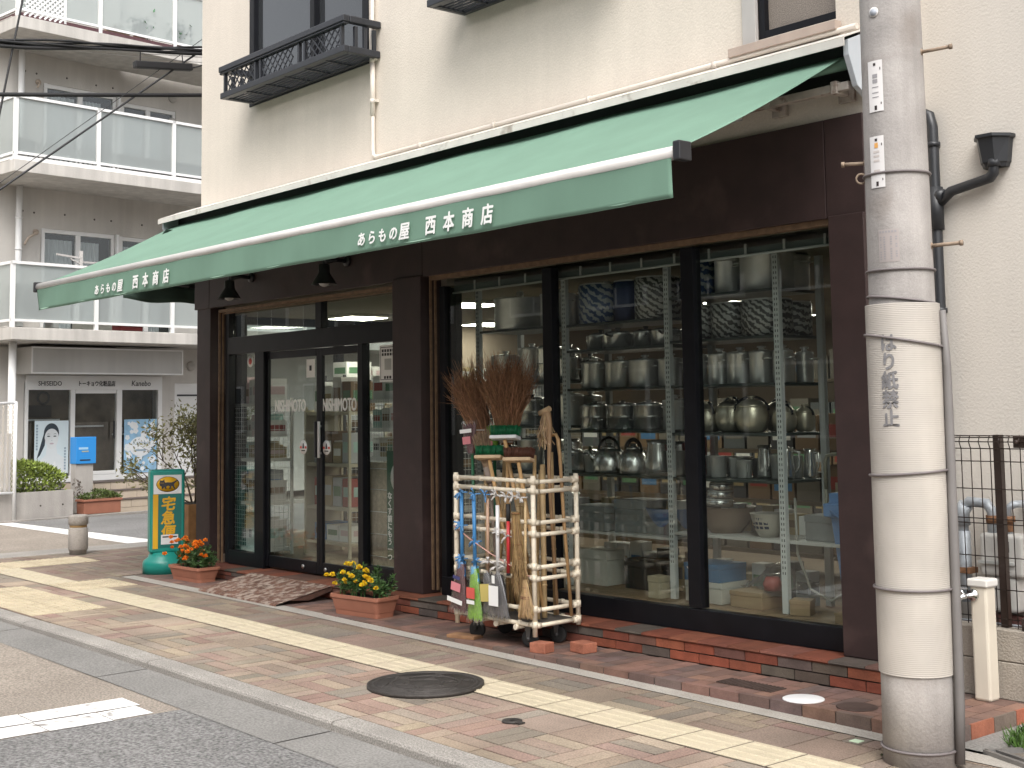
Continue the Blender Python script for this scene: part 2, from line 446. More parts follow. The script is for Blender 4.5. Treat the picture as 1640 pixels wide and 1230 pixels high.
# bare concrete right of the terrace
m = MB(); sheet(m, XR + .014, 6, 5.45, 7.2, .0, 8, zs); struct('side_concrete', m, gut_m)
# ------------------------------------------------------------------ the corner shop building
XL, XRT = -11.93, -4.16
shop = thing('shop_building', 'cream rendered corner shop with dark brown shopfront and big display window', 'building', (-8, 6.06, 0))
def P(name, mb, mats, parent=None, **k): return obj(name, mb, mats, parent or shop, world=True, **k)
# upper wall with the openings left out
def wall_open(mb, x0, x1, z0, z1, y0, y1, ops):
    xs = sorted({x0, x1, *[o[0] for o in ops], *[o[1] for o in ops]}); zz = sorted({z0, z1, *[o[2] for o in ops], *[o[3] for o in ops]})
    for a, b in zip(xs[:-1], xs[1:]):
        for c, d in zip(zz[:-1], zz[1:]):
            cx, cz = (a + b) / 2, (c + d) / 2
            if not any(o[0] < cx < o[1] and o[2] < cz < o[3] for o in ops):
                mb.add([(a, y0, c), (b, y0, c), (b, y0, d), (a, y0, d)], [(0, 1, 2, 3)])
    for o in ops:
        a, b, c, d = o
        mb.add([(a, y0, c), (b, y0, c), (b, y0, d), (a, y0, d), (a, y1, c), (b, y1, c), (b, y1, d), (a, y1, d)], [(0, 1, 5, 4), (1, 2, 6, 5), (2, 3, 7, 6), (3, 0, 4, 7)])
W1 = (-10.92, -8.93, 4.36, 6.3); W3 = (-4.97, -4.325, 3.64, 5.4); W2 = (-7.9, -6.2, 4.75, 6.5)
m = MB(); wall_open(m, XL + .04, XRT, 2.95, 9, 6.06, 6.2, [W1, W2, W3])
m.box(XL + .04, XL + .24, 6.2, 6.34, 0.1, 9); m.box(XL + .04, XL + .24, 8.9, 13, .1, 9); m.box(XL + .04, XL + .24, 6.34, 8.9, .1, .3); m.box(XL + .04, XL + .24, 6.34, 8.9, 2.46, 9); m.box(XRT - .15, XRT, 6.07, 6.62, .1, 9)
P('upper_wall', m, stucco)
m = MB(); m.box(XRT + .002, 8, 6.6, 6.8, 0.0, 9); P('rear_wall', m, stucco_grey)
m = MB(); m.box(XL, 8, 6.3, 13.2, 9, 9.2); P('roof', m, concrete)
# brown fascia boards and the three pilasters
m = MB()
for a, b in ((XL - .01, -11.64), (-11.634, -8.17), (-8.164, -4.41), (-4.404, XRT + .005)):
    m.box(a, b, 6.02, 6.058, 2.515 if a < -9 else 2.525, 3.075)
m.box(XL - .01, XL + .03, 6.058, 9, 2.515, 3.075)
P('fascia', m, brownpaint, bevel=.003)
m = MB(); m.box(XL + .02, -11.635, 6.035, 6.3, .02, 2.52); P('pilaster', m, brownpaint, bevel=.004)
m = MB(); m.box(-8.54, -8.165, 6.0, 6.3, zc(-8.3) + .003, 2.53); P('pilaster', m, brownpaint, bevel=.004)
m = MB(); m.box(-4.385, XRT + .003, 6.0, 6.3, zc(-4.2) + .003, 2.53); P('pilaster', m, brownpaint, bevel=.004)
# brick plinth in two courses under a rounded coping
bk = MB()
BR = [(.235, .062, .034), (.205, .058, .034), (.185, .062, .042), (.105, .085, .072), (.095, .076, .065), (.26, .078, .042), (.15, .07, .052), (.11, .082, .068)]
for row in range(2):
    x = -11.9 - (.11 if row else 0)
    while x < -3.98:
        a, b = max(x, -11.9), min(x + .220, -3.98); x += .228
        if b - a < .03: continue
        if -10.3 < (a + b) / 2 < -9.15: pass
        zz = [zt(a) + .004, zt(b) + .004]; h = [(zc(q) - .02 - zt(q)) / 2 for q in (a, b)]
        z0 = [zz[i] + row * h[i] + .003 for i in range(2)]; z1 = [zz[i] + (row + 1) * h[i] - .005 for i in range(2)]
        c = jit(random.choice(BR), .16); gp = random.uniform(-.002, .002)
        bk.add([(a, 5.86 + gp, z0[0]), (b, 5.86 + gp, z0[1]), (b, 5.86 + gp, z1[1]), (a, 5.86 + gp, z1[0]), (a, 5.9, z0[0]), (b, 5.9, z0[1]), (b, 5.9, z1[1]), (a, 5.9, z1[0])],
               [(0, 1, 2, 3), (0, 4, 5, 1), (1, 5, 6, 2), (2, 6, 7, 3), (3, 7, 4, 0)], 0, False, c)
x = -11.9
while x < -3.98:
    a, b = x, min(x + .224, -3.98); x += .228
    c = jit(random.choice(BR[:3] + BR[5:]), .16); c = (c[0] * .72, c[1] * .78, c[2] * .76)
    pf = lambda q: [(5.862, zc(q) - .022), (5.853, zc(q) - .018), (5.85, zc(q) - .012), (5.855, zc(q) - .003), (5.87, zc(q)), (6.2, zc(q) + .002)]
    A = [(a, y, z) for y, z in pf(a)] + [(b, y, z) for y, z in pf(b)]
    bk.add(A, [(i, i + 1, 7 + i, 6 + i)[::-1] for i in range(5)] + [(0, 1, 2, 3, 4, 5), (11, 10, 9, 8, 7, 6)], 0, False, c)
P('brick_plinth', bk, red_brick)
m = MB(); m.box(-4.16, -3.985, 5.87, 6.1, zt(-4) - .002, zc(-4.1) - .005); m.add([(-11.9, 5.868, 0), (-3.985, 5.868, zt(-3.985)), (-3.985, 5.868, zc(-3.985) - .02), (-11.9, 5.868, zc(-11.9) - .02)], [(0, 1, 2, 3)]); P('mortar', m, M('dark mortar', (.035, .025, .022), .95))
# wooden trim round the two openings
for (xa, xb, za, zb, br) in ((-11.5, -8.6, .10, 2.49, .03), (-8.12, -4.39, .16, 2.535, .055)):
    m = MB()
    for k_, w_ in enumerate((.013, .011)):
        o = k_ * .034; y_ = 6.05 + k_ * .02
        m.box(xa + o, xa + o + w_, y_, y_ + .018, za, zb - .002 - o)
        m.box(xa + o + w_, xb, y_, y_ + .018, zb - o - w_ - (br * .55 if not k_ else .0), zb - o)
    P('wood_trim', m, wood)
m = MB(); m.box(-11.64, -11.50, 6.3, 6.36, .1, 2.6); m.box(-8.17, -8.11, 6.3, 6.36, .1, 2.6); P('recess_panel', m, M('recess black', (.01, .009, .009), .8))
# ---- entrance: frame, two sliding leaves, sidelights, transom
m = MB()
yA, yB = 6.09, 6.16
m.box(-11.43, -11.365, yA, yB, .105, 2.46); m.box(-10.865, -10.70, yA - .005, yB, .10, 2.06)
m.box(-9.16, -9.09, yA - .005, yB, .13, 2.06); m.box(-8.63, -8.545, yA, yB, .115, 2.46)
m.box(-11.36, -8.635, yA - .01, yB, 2.055, 2.215); m.box(-9.83, -9.735, yA + .004, yB, 2.218, 2.46)
m.box(-11.36, -10.87, yA, yB - .005, .10, .225); m.box(-9.085, -8.635, yA, yB - .005, .125, .26)
P('door_frame', m, blackalu, bevel=.004)
def pane(x0, x1, z0, z1, y, par, name='window_pane', mat=glass):
    m = MB(); m.box(x0, x1, y, y + .006, z0, z1); return P(name, m, mat, par)
fr = [c for c in shop.children if c.name.startswith('door_frame')][0]
pane(-11.362, -10.868, .226, 2.054, 6.13, fr); pane(-9.088, -8.636, .262, 2.054, 6.13, fr)
pane(-11.36, -9.832, 2.217, 2.47, 6.13, fr); pane(-9.733, -8.632, 2.217, 2.47, 6.13, fr)
white_vinyl = M('white vinyl', (.82, .82, .80), .5, var=.03)
redv = M('red print', (.62, .10, .08), .5); blackv = M('black print', (.03, .03, .035), .6)
silver = M('silver handle', (.70, .70, .70), .3, 1.0)
for s, (a, b) in enumerate(((-10.70, -9.80), (-9.798, -9.16))):
    yy = 6.115
    m = MB(); st = .055 if s == 0 else .05
    bt = .225
    m.box(a, a + (.0 if s == 0 else .045) + (.03 if s == 0 else 0), yy, yy + .03, .125, 2.05); m.box(b - (.045 if s == 0 else .05), b, yy, yy + .03, .125, 2.05)
    m.box(a + .046, b - .051, yy + .001, yy + .029, .125, bt); m.box(a + .046, b - .051, yy + .001, yy + .029, 1.985, 2.05)
    leaf = P('door', m, blackalu, bevel=.003)
    pane(a + .03, b - .045, bt - .002, 1.987, yy + .012, leaf, 'door_pane')
    hx = b - .03 if s == 0 else a + .025
    m = MB(); m.box(hx - .012, hx + .012, yy - .03, yy - .012, 1.11, 1.42); m.box(hx - .008, hx + .008, yy - .014, yy + .002, 1.14, 1.16); m.box(hx - .008, hx + .008, yy - .014, yy + .002, 1.37, 1.39)
    P('handle', m, silver if s else darkmetal, leaf, bevel=.003)
    kx = -10.06 if s == 0 else -9.70
    m = MB(); m.lathe([(.018, 0), (.018, .008), (.012, .011)], 16, X=Matrix.Translation((kx, yy, .172)) @ Matrix.Rotation(R_(90), 4, 'X')); P('lock', m, silver, leaf)
    cx, wd = ((-10.30, .55) if s == 0 else (-9.50, .56))
    tm = text_mb('NISHIMOTO', .148, .002, .003, sx=.65); P('lettering', place(tm, (cx, yy + .010, 1.51)), white_vinyl, leaf)
    sx_ = -10.075 if s == 0 else -9.70
    m = MB(); X = Matrix.Translation((sx_, yy + .010, 1.197)) @ Matrix.Rotation(R_(90), 4, 'X')
    m.lathe([(.062, 0), (.062, .001)], 24, X=X)
    m.box(sx_ - .055, sx_ - .025, yy + .0075, yy + .0088, 1.185, 1.205, 1); m.box(sx_ + .025, sx_ + .055, yy + .0075, yy + .0088, 1.185, 1.205, 1)
    m.prism([(-.016, -.012), (.016, -.012), (.010, .018), (.004, .036), (-.006, .034), (-.010, .015)], .0012, .002, 2, X); m.box(sx_ - .03, sx_ + .03, yy + .0075, yy + .0088, 1.162, 1.172, 2)
    P('sticker', m, [white_vinyl, redv, blackv], leaf)
    if s == 0:
        m = MB(); m.box(-10.02, -9.885, yy + .008, yy + .010, 1.80, 2.0 - .04); m.box(-9.97, -9.935, yy + .0068, yy + .0078, 1.86, 1.905, 1); P('notice', m, [white_vinyl, blackv], leaf)
# sticker and bordered notice on the sidelights
m = MB(); m.lathe([(.055, 0), (.055, .001)], 20, X=Matrix.Translation((-11.02, 6.128, 1.98)) @ Matrix.Rotation(R_(90), 4, 'X')); m.lathe([(.03, .0012), (.03, .002)], 14, mi=1, X=Matrix.Translation((-11.02, 6.128, 1.98)) @ Matrix.Rotation(R_(90), 4, 'X'))
m.box(-10.94, -10.88, 6.126, 6.128, 1.95, 2.04); P('sticker', m, [white_vinyl, redv], fr)
m = MB(); m.box(-8.90, -8.665, 6.126, 6.128, 1.735, 2.03)
m.box(-8.888, -8.677, 6.1252, 6.1258, 1.75, 1.755, 1); m.box(-8.888, -8.677, 6.1252, 6.1258, 2.01, 2.015, 1); m.box(-8.888, -8.883, 6.1252, 6.1258, 1.755, 2.01, 1); m.box(-8.682, -8.677, 6.1252, 6.1258, 1.755, 2.01, 1)
for r_, (zz, n_) in enumerate(((1.985, 5), (1.955, 5), (1.77, 3))):
    for i in range(n_):
        q = -8.868 + i * .037 + (.03 if n_ == 3 else 0); m.box(q, q + .026, 6.1252, 6.1258, zz - .011, zz + .011, 1)
m.box(-8.83, -8.735, 6.1252, 6.1258, 1.83, 1.92, 2); P('notice', m, [white_vinyl, blackv, M('grey print', (.45, .46, .44), .7)], fr)
# ---- display window: three bays in a black frame
m = MB()
m.box(-8.045, -7.985, yA, yB, .20, 2.44); m.box(-6.86, -6.765, yA - .004, yB, .285, 2.47); m.box(-5.565, -5.462, yA - .004, yB, .29, 2.48); m.box(-4.43, -4.388, yA, yB, .20, 2.49)
m.add([(-8.04, yA - .008, zc(-8.04) + .004), (-4.39, yA - .008, zc(-4.39) + .006), (-4.39, yA - .008, .292), (-8.04, yA - .008, .262),
       (-8.04, yB, zc(-8.04) + .004), (-4.39, yB, zc(-4.39) + .006), (-4.39, yB, .292), (-8.04, yB, .262)],
      [(0, 1, 2, 3), (3, 2, 6, 7), (0, 3, 7, 4), (1, 5, 6, 2)])
wf = P('window_frame', m, blackalu, bevel=.003)
for a, b, y in ((-7.985, -6.862, 6.12), (-6.764, -5.566, 6.135), (-5.461, -4.432, 6.12)): pane(a, b, .29, 2.5, y, wf)
m = MB(); m.box(XL + .06, XL + .14, 6.34, 6.40, .3, 2.46); m.box(XL + .06, XL + .14, 8.84, 8.9, .3, 2.46); m.box(XL + .06, XL + .14, 7.58, 7.66, .3, 2.46); m.box(XL + .06, XL + .14, 6.401, 7.579, 2.38, 2.46); m.box(XL + .06, XL + .14, 7.661, 8.839, 2.38, 2.46)
swf = P('side_window', m, blackalu)
for a_, b_ in ((6.40, 7.58), (7.66, 8.84)):
    m = MB(); m.box(XL + .09, XL + .096, a_, b_, .3, 2.38); P('window_pane', m, glass, swf)
# ---- upper windows
frost = glassy('frosted pane', (.5, .48, .46), .05, .75, (.26, .235, .21), .12)
dglass = glassy('dark pane', (.05, .055, .06), .10, .6, (.055, .06, .065), .05)
curtain = M('grey curtain', (.16, .145, .13), .9, var=.1, scale=4)
m = MB(); a, b, c, d = W1
m.box(a, a + .085, 6.05, 6.14, c, d); m.box(b - .09, b, 6.05, 6.14, c, d); m.box(a + .086, b - .091, 6.05, 6.14, c, c + .06); m.box(-9.86, -9.79, 6.062, 6.14, c + .061, d)
uw = P('upper_window', m, blackalu, bevel=.004)
pane(a + .086, -9.862, c + .061, d, 6.10, uw, 'pane', dglass); pane(-9.789, b - .091, c + .061, d, 6.12, uw, 'pane', dglass)
m = MB(); m.grid(lambda u, v: (a + .09 + u * .97, 6.16 + .012 * math.sin(u * 40), c + .06 + v * 1.8), 40, 1); P('curtain', m, curtain, uw)
m = MB(); a, b, c, d = W3
m.box(a, a + .10, 6.03, 6.058, c - .02, d, 1); m.box(a + .10, a + .145, 6.06, 6.14, c, d); m.box(a + .146, b, 6.06, 6.14, c, c + .045)
m.box(a - .09, b + .035, 6.0, 6.057, c - .075, c - .022, 2)
pinky = M('sill paint', (.44, .355, .30), .8, var=.08, bump=.2, streak=.1)
uw3 = P('upper_window', m, [blackalu, M('shutter track', (.46, .44, .42), .6), pinky], bevel=.003)
pane(a + .146, b, c + .046, d, 6.10, uw3, 'pane', M('patterned glass', (.24, .205, .175), .5, var=.05, speck=.35, sscale=160, bump=.6, bscale=170))
m = MB(); m.box(a - .08, b + .02, 6.048, 6.0595, 3.5, c - .076); P('sill_apron', m, pinky)
m = MB(); a, b, c, d = W2; m.box(a, b, 6.10, 6.14, c, d); P('upper_window', m, blackalu)
# ---- conduit that comes down the wall and runs along the awning box
cond = M('cream conduit', (.66, .60, .53), .5, var=.08)
m = MB(); m.tube([(-8.838, 6.03, 7.5), (-8.838, 6.03, 3.62), (-8.832, 6.03, 3.575), (-8.79, 6.03, 3.553), (-8.09, 6.03, 3.552), (-5.9, 6.03, 3.552), (-4.17, 6.03, 3.558)], .017, 10)
for zz in (4.0, 4.35, 5.2): m.tube([(-8.838, 6.03, zz), (-8.838, 6.03, zz + .04)], .024, 10); m.box(-8.83, -8.79, 6.02, 6.058, zz + .01, zz + .03)
m.tube([(-8.838, 6.03, 3.9), (-8.838, 6.03, 4.34)], .022, 10)
for q in (-8.2, -7.3, -6.3, -5.2): m.tube([(q, 6.03, 3.552), (q + .03, 6.03, 3.552)], .023, 10)
P('conduit', m, cond)
# ---- inside: floor, ceiling, walls
ifl = M('shop floor', (.17, .13, .095), .6, var=.15, scale=3)
m = MB(); m.box(XL + .24, XRT - .151, 6.165, 12.9, .0, .16); P('shop_floor', m, ifl)
m = MB(); m.box(-8.05, -4.3, 6.17, 7.0, .161, .27); P('window_platform', m, M('platform wood', (.24, .165, .10), .6, var=.2, scale=12))
m = MB(); m.box(XL + .24, XRT - .151, 6.2, 12.9, 2.45, 2.6); P('ceiling', m, M('shop ceiling', (.22, .195, .155), .9, var=.08, scale=2))
m = MB(); m.box(XL + .24, XRT - .151, 12.9, 13.1, .0, 2.6); m.box(XRT - .166, XRT - .152, 6.3, 12.9, .16, 2.45); m.box(XL + .241, XL + .255, 8.9, 12.9, .16, 2.45); P('inner_wall', m, M('inner wall', (.22, .18, .14), .9, var=.15, scale=1.5))
m = MB(); m.box(XL + .24, XRT - .151, 6.21, 6.24, 2.60, 3.0); P('header', m, M('recess black'))
lampm = M('lit panel', (1.0, .95, .82), .5, var=0, emit=14.0)
lampfr = M('lamp frame', (.55, .53, .48), .5)
for lx, ly in ((-11.05, 7.35), (-9.2, 7.3), (-7.6, 7.9), (-11.2, 9.15), (-9.5, 9.2), (-7.85, 9.1), (-6.1, 9.1), (-8.6, 11.0), (-6.0, 11.0)):
    m = MB(); m.box(lx - .24, lx + .24, ly - .24, ly + .24, 2.425, 2.449); cl = P('ceiling_light', m, lampfr)
    m = MB(); m.box(lx - .21, lx + .21, ly - .21, ly + .21, 2.419, 2.424); P('light_panel', m, lampm, cl)
# grey curtain box behind the top of the display window with its white rod
m = MB(); m.box(-8.0, -4.40, 6.2, 6.215, 2.40, 2.50); m.tube([(-8.0, 6.19, 2.392), (-4.40, 6.19, 2.402)], .008, 8, 1)
x = -7.75
while x < -4.4: m.box(x, x + .015, 6.192, 6.199, 2.40, 2.47, 1); x += .29
P('blind_box', m, [M('blind grey', (.10, .115, .115), .6), M('rail white', (.50, .50, .48), .5)])
# ------------------------------------------------------------------ awnings
canvas = M('green canvas', (.15, .262, .195), .85, var=.05, scale=2, bump=.12, bscale=300, streak=.03)
canvas_dk = M('dark green canvas', (.045, .075, .06), .9, var=.15, scale=4)
tubewhite = M('awning tube', (.62, .60, .58), .4, var=.08, scale=6)
railw = M('rail white paint', (.66, .63, .58), .5, var=.10, scale=5, stain=(8, (.36, .31, .26), .6, .75))
AX0, AX1 = -12.30, -4.21
aw = thing('awning', 'long green folding-arm awning over the shop front with white shop name', 'awning', (-8.2, 6.05, 2.7))
def fab(u, v):
    x = AX0 + u * (AX1 - AX0); y = 5.95 - v * 1.345; z = 3.375 - v * .66
    xe = x + .0 * v
    sag = -.022 * math.sin(math.pi * v) + .006 * math.sin(u * 34 + v * 2.2) * (1 - v) + .005 * math.sin(u * 15 - 3 * v) * math.sin(math.pi * v)
    return (xe, y, z + sag)
m = MB(); m.grid(fab, 120, 16)
o = obj('fabric', m, canvas, aw, world=True); sd = o.modifiers.new('thick', 'SOLIDIFY'); sd.thickness = .002
m = MB()
def val(u, v):
    x = AX0 + .02 + u * (AX1 - AX0 - .04)
    am = .0015 + .003 * v
    if u < .04: am += .02 * v * (1 - u / .04)
    y = 4.588 + am * math.sin(u * 61 + 2.0 * v) + .003 * v * math.sin(u * 23)
    return (x + .01 * v * (u - .5), y, 2.688 - v * .205 - .0012 * math.sin(u * 41) * v)
m.grid(val, 260, 8)
vo = obj('valance', m, canvas, aw, world=True); sd = vo.modifiers.new('thick', 'SOLIDIFY'); sd.thickness = .0025
m = MB(); m.grid(lambda u, v: (lambda q: (q[0], q[1] - .002, q[2] + .016 * (1 - v) - .001))(val(u, 1.0)), 260, 1)
obj('hem', m, M('hem edge', (.36, .56, .43), .8), vo, world=True)
brush = M('white lettering', (.84, .84, .82), .6, var=.02)
for x0, x1, k0, k1 in ((-6.895, -6.324, -6.176, -5.545), (-10.936, -10.345, -10.165, -9.50)):
    m = MB()
    for i, ch in enumerate('あらもの屋'):
        s = .090 if i < 4 else .108
        t = text_mb(ch, s, .001, .0026, shear=.16); place(t, (x0 + (i + .5) * (x1 - x0) / 5, 4.571, 2.532 - (.006 if i == 4 else 0))); m.add(t.v, t.f)
    for i, ch in enumerate('西本商店'):
        t = text_mb(ch, .118, .001, .0032, shear=.12, sx=.9); place(t, (k0 + .055 + i * (k1 - k0 - .11) / 3, 4.571, 2.528)); m.add(t.v, t.f)
    obj('lettering', m, brush, vo, world=True)
m = MB(); m.tube([(AX0 - .005, 4.605, 2.705), (AX1 + .005, 4.605, 2.70)], .033, 16); m.box(AX0, AX1, 4.592, 4.612, 2.667, 2.682)
fb = obj('front_bar', m, tubewhite, aw, world=True)
for x in (AX0 - .03, AX1 + .005):
    m = MB(); m.box(x, x + .045, 4.565, 4.655, 2.655, 2.75); obj('end_cap', m, darkmetal, fb, world=True, bevel=.008)
m = MB()
def hood(pts):
    for a, b in zip(pts[:-1], pts[1:]):
        m.add([(AX0 - .05, *a), (AX1 + .10, *a), (AX1 + .10, *b), (AX0 - .05, *b)], [(0, 1, 2, 3)])
hood([(6.057, 3.535), (5.84, 3.452), (5.825, 3.445), (5.825, 3.40)])
o = obj('hood', m, railw, aw, world=True); sd = o.modifiers.new('thick', 'SOLIDIFY'); sd.thickness = .006
m = MB(); m.tube([(AX0, 5.95, 3.34), (AX1 + .05, 5.95, 3.34)], .035, 14); obj('roller', m, canvas, aw, world=True)
m = MB(); m.box(AX0 - .03, AX1 + .05, 6.02, 6.056, 3.26, 3.525); obj('hood_shadow_panel', m, darkmetal, aw, world=True)  # dark sheet added inside the hood, its colour standing in for shadow
m = MB(); m.bar((AX0 + .1, 5.95, 3.215), (-4.17, 5.95, 3.215), .045, .045)
for x in (-11.4, -9.2, -7.0, -4.72, -4.26):
    m.box(x - .02, x + .02, 5.92, 6.057, 3.18, 3.25); m.box(x - .05, x + .05, 6.03, 6.057, 3.15, 3.28)
obj('torsion_bar', m, M('aged bar', (.42, .38, .34), .6, var=.2, scale=12, stain=(14, (.16, .10, .07), .55, .7)), aw, world=True, bevel=.003)
for x, d in ((-11.3, 1), (-4.9, -1)):
    m = MB(); e = (x + d * .75, 5.3, 2.93); m.tube([(x, 5.92, 3.17), e], .022, 8); m.tube([e, (x + d * .1, 4.63, 2.70)], .02, 8); m.lathe([(.035, -.03), (.035, .03)], 12, e)
    obj('arm', m, tubewhite, aw, world=True)
m = MB()
for x in (AX1 + .065, AX0 - .04):
    m = MB()
    X = Matrix(((0, 0, 1, x), (1, 0, 0, 0), (0, 1, 0, 0), (0, 0, 0, 1)))
    m.prism([(6.057, 3.13), (6.057, 3.52), (5.86, 3.44), (5.86, 3.36), (5.93, 3.20)], 0, .035, 0, X)
    obj('bracket', m, M('bracket grey', (.52, .56, .60), .5, var=.06), aw, world=True, bevel=.003)

aw2 = thing('awning', 'dark canvas awning round the corner on the side street', 'awning', (-12.4, 7.4, 2.6))
m = MB(); m.grid(lambda u, v: (-11.95 - v * .98, 5.72 + u * 3.2, 3.3 - v * .42 - u * .12), 20, 6); o = obj('fabric', m, canvas_dk, aw2, world=True); o.modifiers.new('t', 'SOLIDIFY').thickness = .003
m = MB(); m.grid(lambda u, v: (-12.93 + .02 * math.sin(u * 45) * (v + .2), 5.72 + u * 3.2, 2.89 - u * .2 - v * (.19 + .02 * math.sin(u * 20))), 90, 4); o = obj('valance', m, canvas_dk, aw2, world=True); o.modifiers.new('t', 'SOLIDIFY').thickness = .003
m = MB(); m.tube([(-12.92, 5.70, 2.90), (-12.92, 8.95, 2.70)], .025, 10); m.tube([(-11.96, 6.3, 2.95), (-12.5, 6.6, 2.9), (-12.9, 6.2, 2.86)], .018, 8); m.tube([(-11.96, 6.5, 2.80), (-12.9, 6.45, 2.84)], .014, 8); obj('frame_tube', m, darkmetal, aw2, world=True)

# ------------------------------------------------------------------ two spot lamps under the awning
for lx, lab in ((-10.80, 'black bell-shaped spot lamp above the left sidelight of the shop entrance'), (-9.20, 'black bell-shaped spot lamp above the sliding entrance doors')):
    t = thing('wall_lamp', lab, 'lamp', (lx, 6.02, 2.72), group='spot lamps under the awning')
    m = MB(); m.lathe([(.045, 0), (.045, .02), (.03, .03)], 14, X=Matrix.Translation((lx, 6.02, 2.74)) @ Matrix.Rotation(R_(90), 4, 'X')); m.tube([(lx, 6.0, 2.74), (lx, 5.9, 2.745), (lx, 5.80, 2.72)], .018, 10); m.bar((lx - .03, 5.80, 2.75), (lx - .03, 5.80, 2.66), .03, .012)
    obj('arm', m, darkmetal, t, world=True)
    m = MB(); m.lathe([(.02, .17), (.045, .165), (.047, .10), (.052, .085), (.085, .035), (.102, .005), (.108, 0), (.10, .002), (.08, .035), (.04, .09)], 24, (lx, 5.79, 2.535), cap=False, X=None); obj('lamp_shade', m, darkmetal, t, world=True)
    m = MB(); m.blob((lx, 5.79, 2.565), .05, 12, 8); obj('bulb', m, M('bulb glass', (.35, .35, .34), .25), t, world=True)

# ------------------------------------------------------------------ black flower-box balconies under the upper windows
resin = M('black resin', (.022, .024, .030), .38, var=.15, scale=10)
def flower_rail(x0, x1, zb, label):
    t = thing('window_railing', label, 'railing', ((x0 + x1) / 2, 6.05, zb))
    yF, yB_, zt_ = 5.70, 6.055, zb + .30
    m = MB(); m.box(x0, x1, yF, yF + .05, zb, zb + .055); m.box(x0, x0 + .045, yF + .051, yB_, zb, zb + .055); m.box(x1 - .045, x1, yF + .051, yB_, zb, zb + .055); m.box(x0 + .046, x1 - .046, yB_ - .04, yB_, zb, zb + .05)
    obj('bottom_rail', m, resin, t, world=True, bevel=.006)
    m = MB(); m.box(x0 - .012, x1 + .012, yF - .012, yF + .05, zt_ - .055, zt_); m.box(x0 - .012, x0 + .05, yF + .051, yB_, zt_ - .055, zt_); m.box(x1 - .05, x1 + .012, yF + .051, yB_, zt_ - .055, zt_); m.box(x0 - .006, x1 + .006, yF - .006, yF + .044, zt_ - .075, zt_ - .056)
    obj('top_rail', m, resin, t, world=True, bevel=.008)
    zA, zB = zb + .055, zt_ - .075; L_ = x1 - x0
    for q in (0.03, .30, .345, .655, .70, .97):
        m = MB(); m.box(x0 + L_ * q - .013, x0 + L_ * q + .013, yF + .01, yF + .04, zA, zB); obj('baluster', m, resin, t, world=True)
    for s in (.04, .345, .70):
        m = MB()
        a, b = x0 + L_ * s + .02, x0 + L_ * (s + .258)
        n = 6; w_ = (b - a) / n
        for i in range(-1, n):
            for d in (1, -1):
                p0, p1 = a + i * w_, a + (i + 2) * w_
                if d < 0: p0, p1 = p1, p0
                za, zb2 = zA, zB
                lo, hi = p0, p1
                def clip(px, pz, qx, qz):
                    if px < a: f = (a - px) / (qx - px); px, pz = a, pz + f * (qz - pz)
                    if px > b: f = (b - px) / (qx - px); px, pz = b, pz + f * (qz - pz)
                    return px, pz
                P0 = clip(lo, za, hi, zb2); P1 = clip(hi, zb2, lo, za)
                m.bar((P0[0], yF + .025 + .004 * d, P0[1]), (P1[0], yF + .025 + .004 * d, P1[1]), .007, .011)
        obj('front_lattice', m, resin, t, world=True)
    for x in (x0 + .02, x1 - .02):
        m = MB()
        for y in (yF + .11, yF + .20, yF + .29): m.box(x - .013, x + .013, y, y + .03, zA, zB)
        obj('end_bars', m, resin, t, world=True)
    m = MB(); n = 6
    for i in range(n + 1):
        x = x0 + .046 + (L_ - .092) * i / n; m.box(x - .012, x + .012, yF + .051, yB_ - .041, zb + .004, zb + .03)
    for y in [yF + .08 + .043 * k for k in range(6)]: m.box(x0 + .046, x1 - .046, y - .010, y + .010, zb + .012, zb + .022)
    obj('base_grid', m, resin, t, world=True)
flower_rail(-10.83, -8.76, 4.37, 'black lattice flower-box railing below the dark upstairs window')
flower_rail(-7.65, -5.9, 4.452, 'black railing of which only the underside shows at the top edge')

# ------------------------------------------------------------------ utility pole
pole = thing('utility_pole', 'grey concrete utility pole with ribbed cream sleeve and stuck-on plates', 'pole', (-3.36, 5.117, -.04))
PC = Vector((-3.36, 5.117, 0)); PA = math.atan2(-5.117, 3.36)
pconc = M('pole concrete', (.375, .352, .335), .9, var=.14, scale=5, bump=.25, bscale=70, speck=.08, streak=.22, stain=(3.2, (.20, .165, .14), .54, .85))
def prad(z): return .155 - .0066 * (z if z < 3.5 else 3.5) if z < 8 else .13
m = MB(); m.lathe([(prad(z), z) for z in (-.1, .3, .8, 1.3, 1.9, 2.5, 3.0, 3.5, 6, 9)], 48, (PC.x, PC.y, 0)); obj('shaft', m, pconc, pole, world=True)
# ribbed sleeve
sl_m = M('ribbed sleeve', (.475, .44, .395), .65, var=.12, scale=3, stain=(2.2, (.42, .39, .36), .5, .8), streak=.07)
m = MB(); prof = []; z = .345
while z < 1.93:
    prof += [(.1600, z), (.1600, z + .004), (.1594, z + .005), (.1594, z + .007)]; z += .008
m.lathe(prof, 64, (PC.x, PC.y, 0), cap=False)
sleeve = obj('sleeve', m, sl_m, pole, world=True)
def on_pole(deg, z, dr=.003, rad=None):
    a = PA + R_(deg); r = (rad or prad(z)) + dr
    return Vector((PC.x + r * math.cos(a), PC.y + r * math.sin(a), z)), a
def wrap(mb, deg, z0, rad):
    """bend a flat x/z drawing round the pole"""
    a0 = PA + R_(deg); out = []
    for x, y, z in mb.v:
        a = a0 + x / rad; r = rad - y; out.append((PC.x + r * math.cos(a), PC.y + r * math.sin(a), z0 + z))
    mb.v = out; return mb
def sub(mb, x0, x1, z0, z1, n, y=-.001, mi=0):
    mb.grid(lambda u, v: (x0 + u * (x1 - x0), y, z0 + v * (z1 - z0)), n, 1, mi); return mb
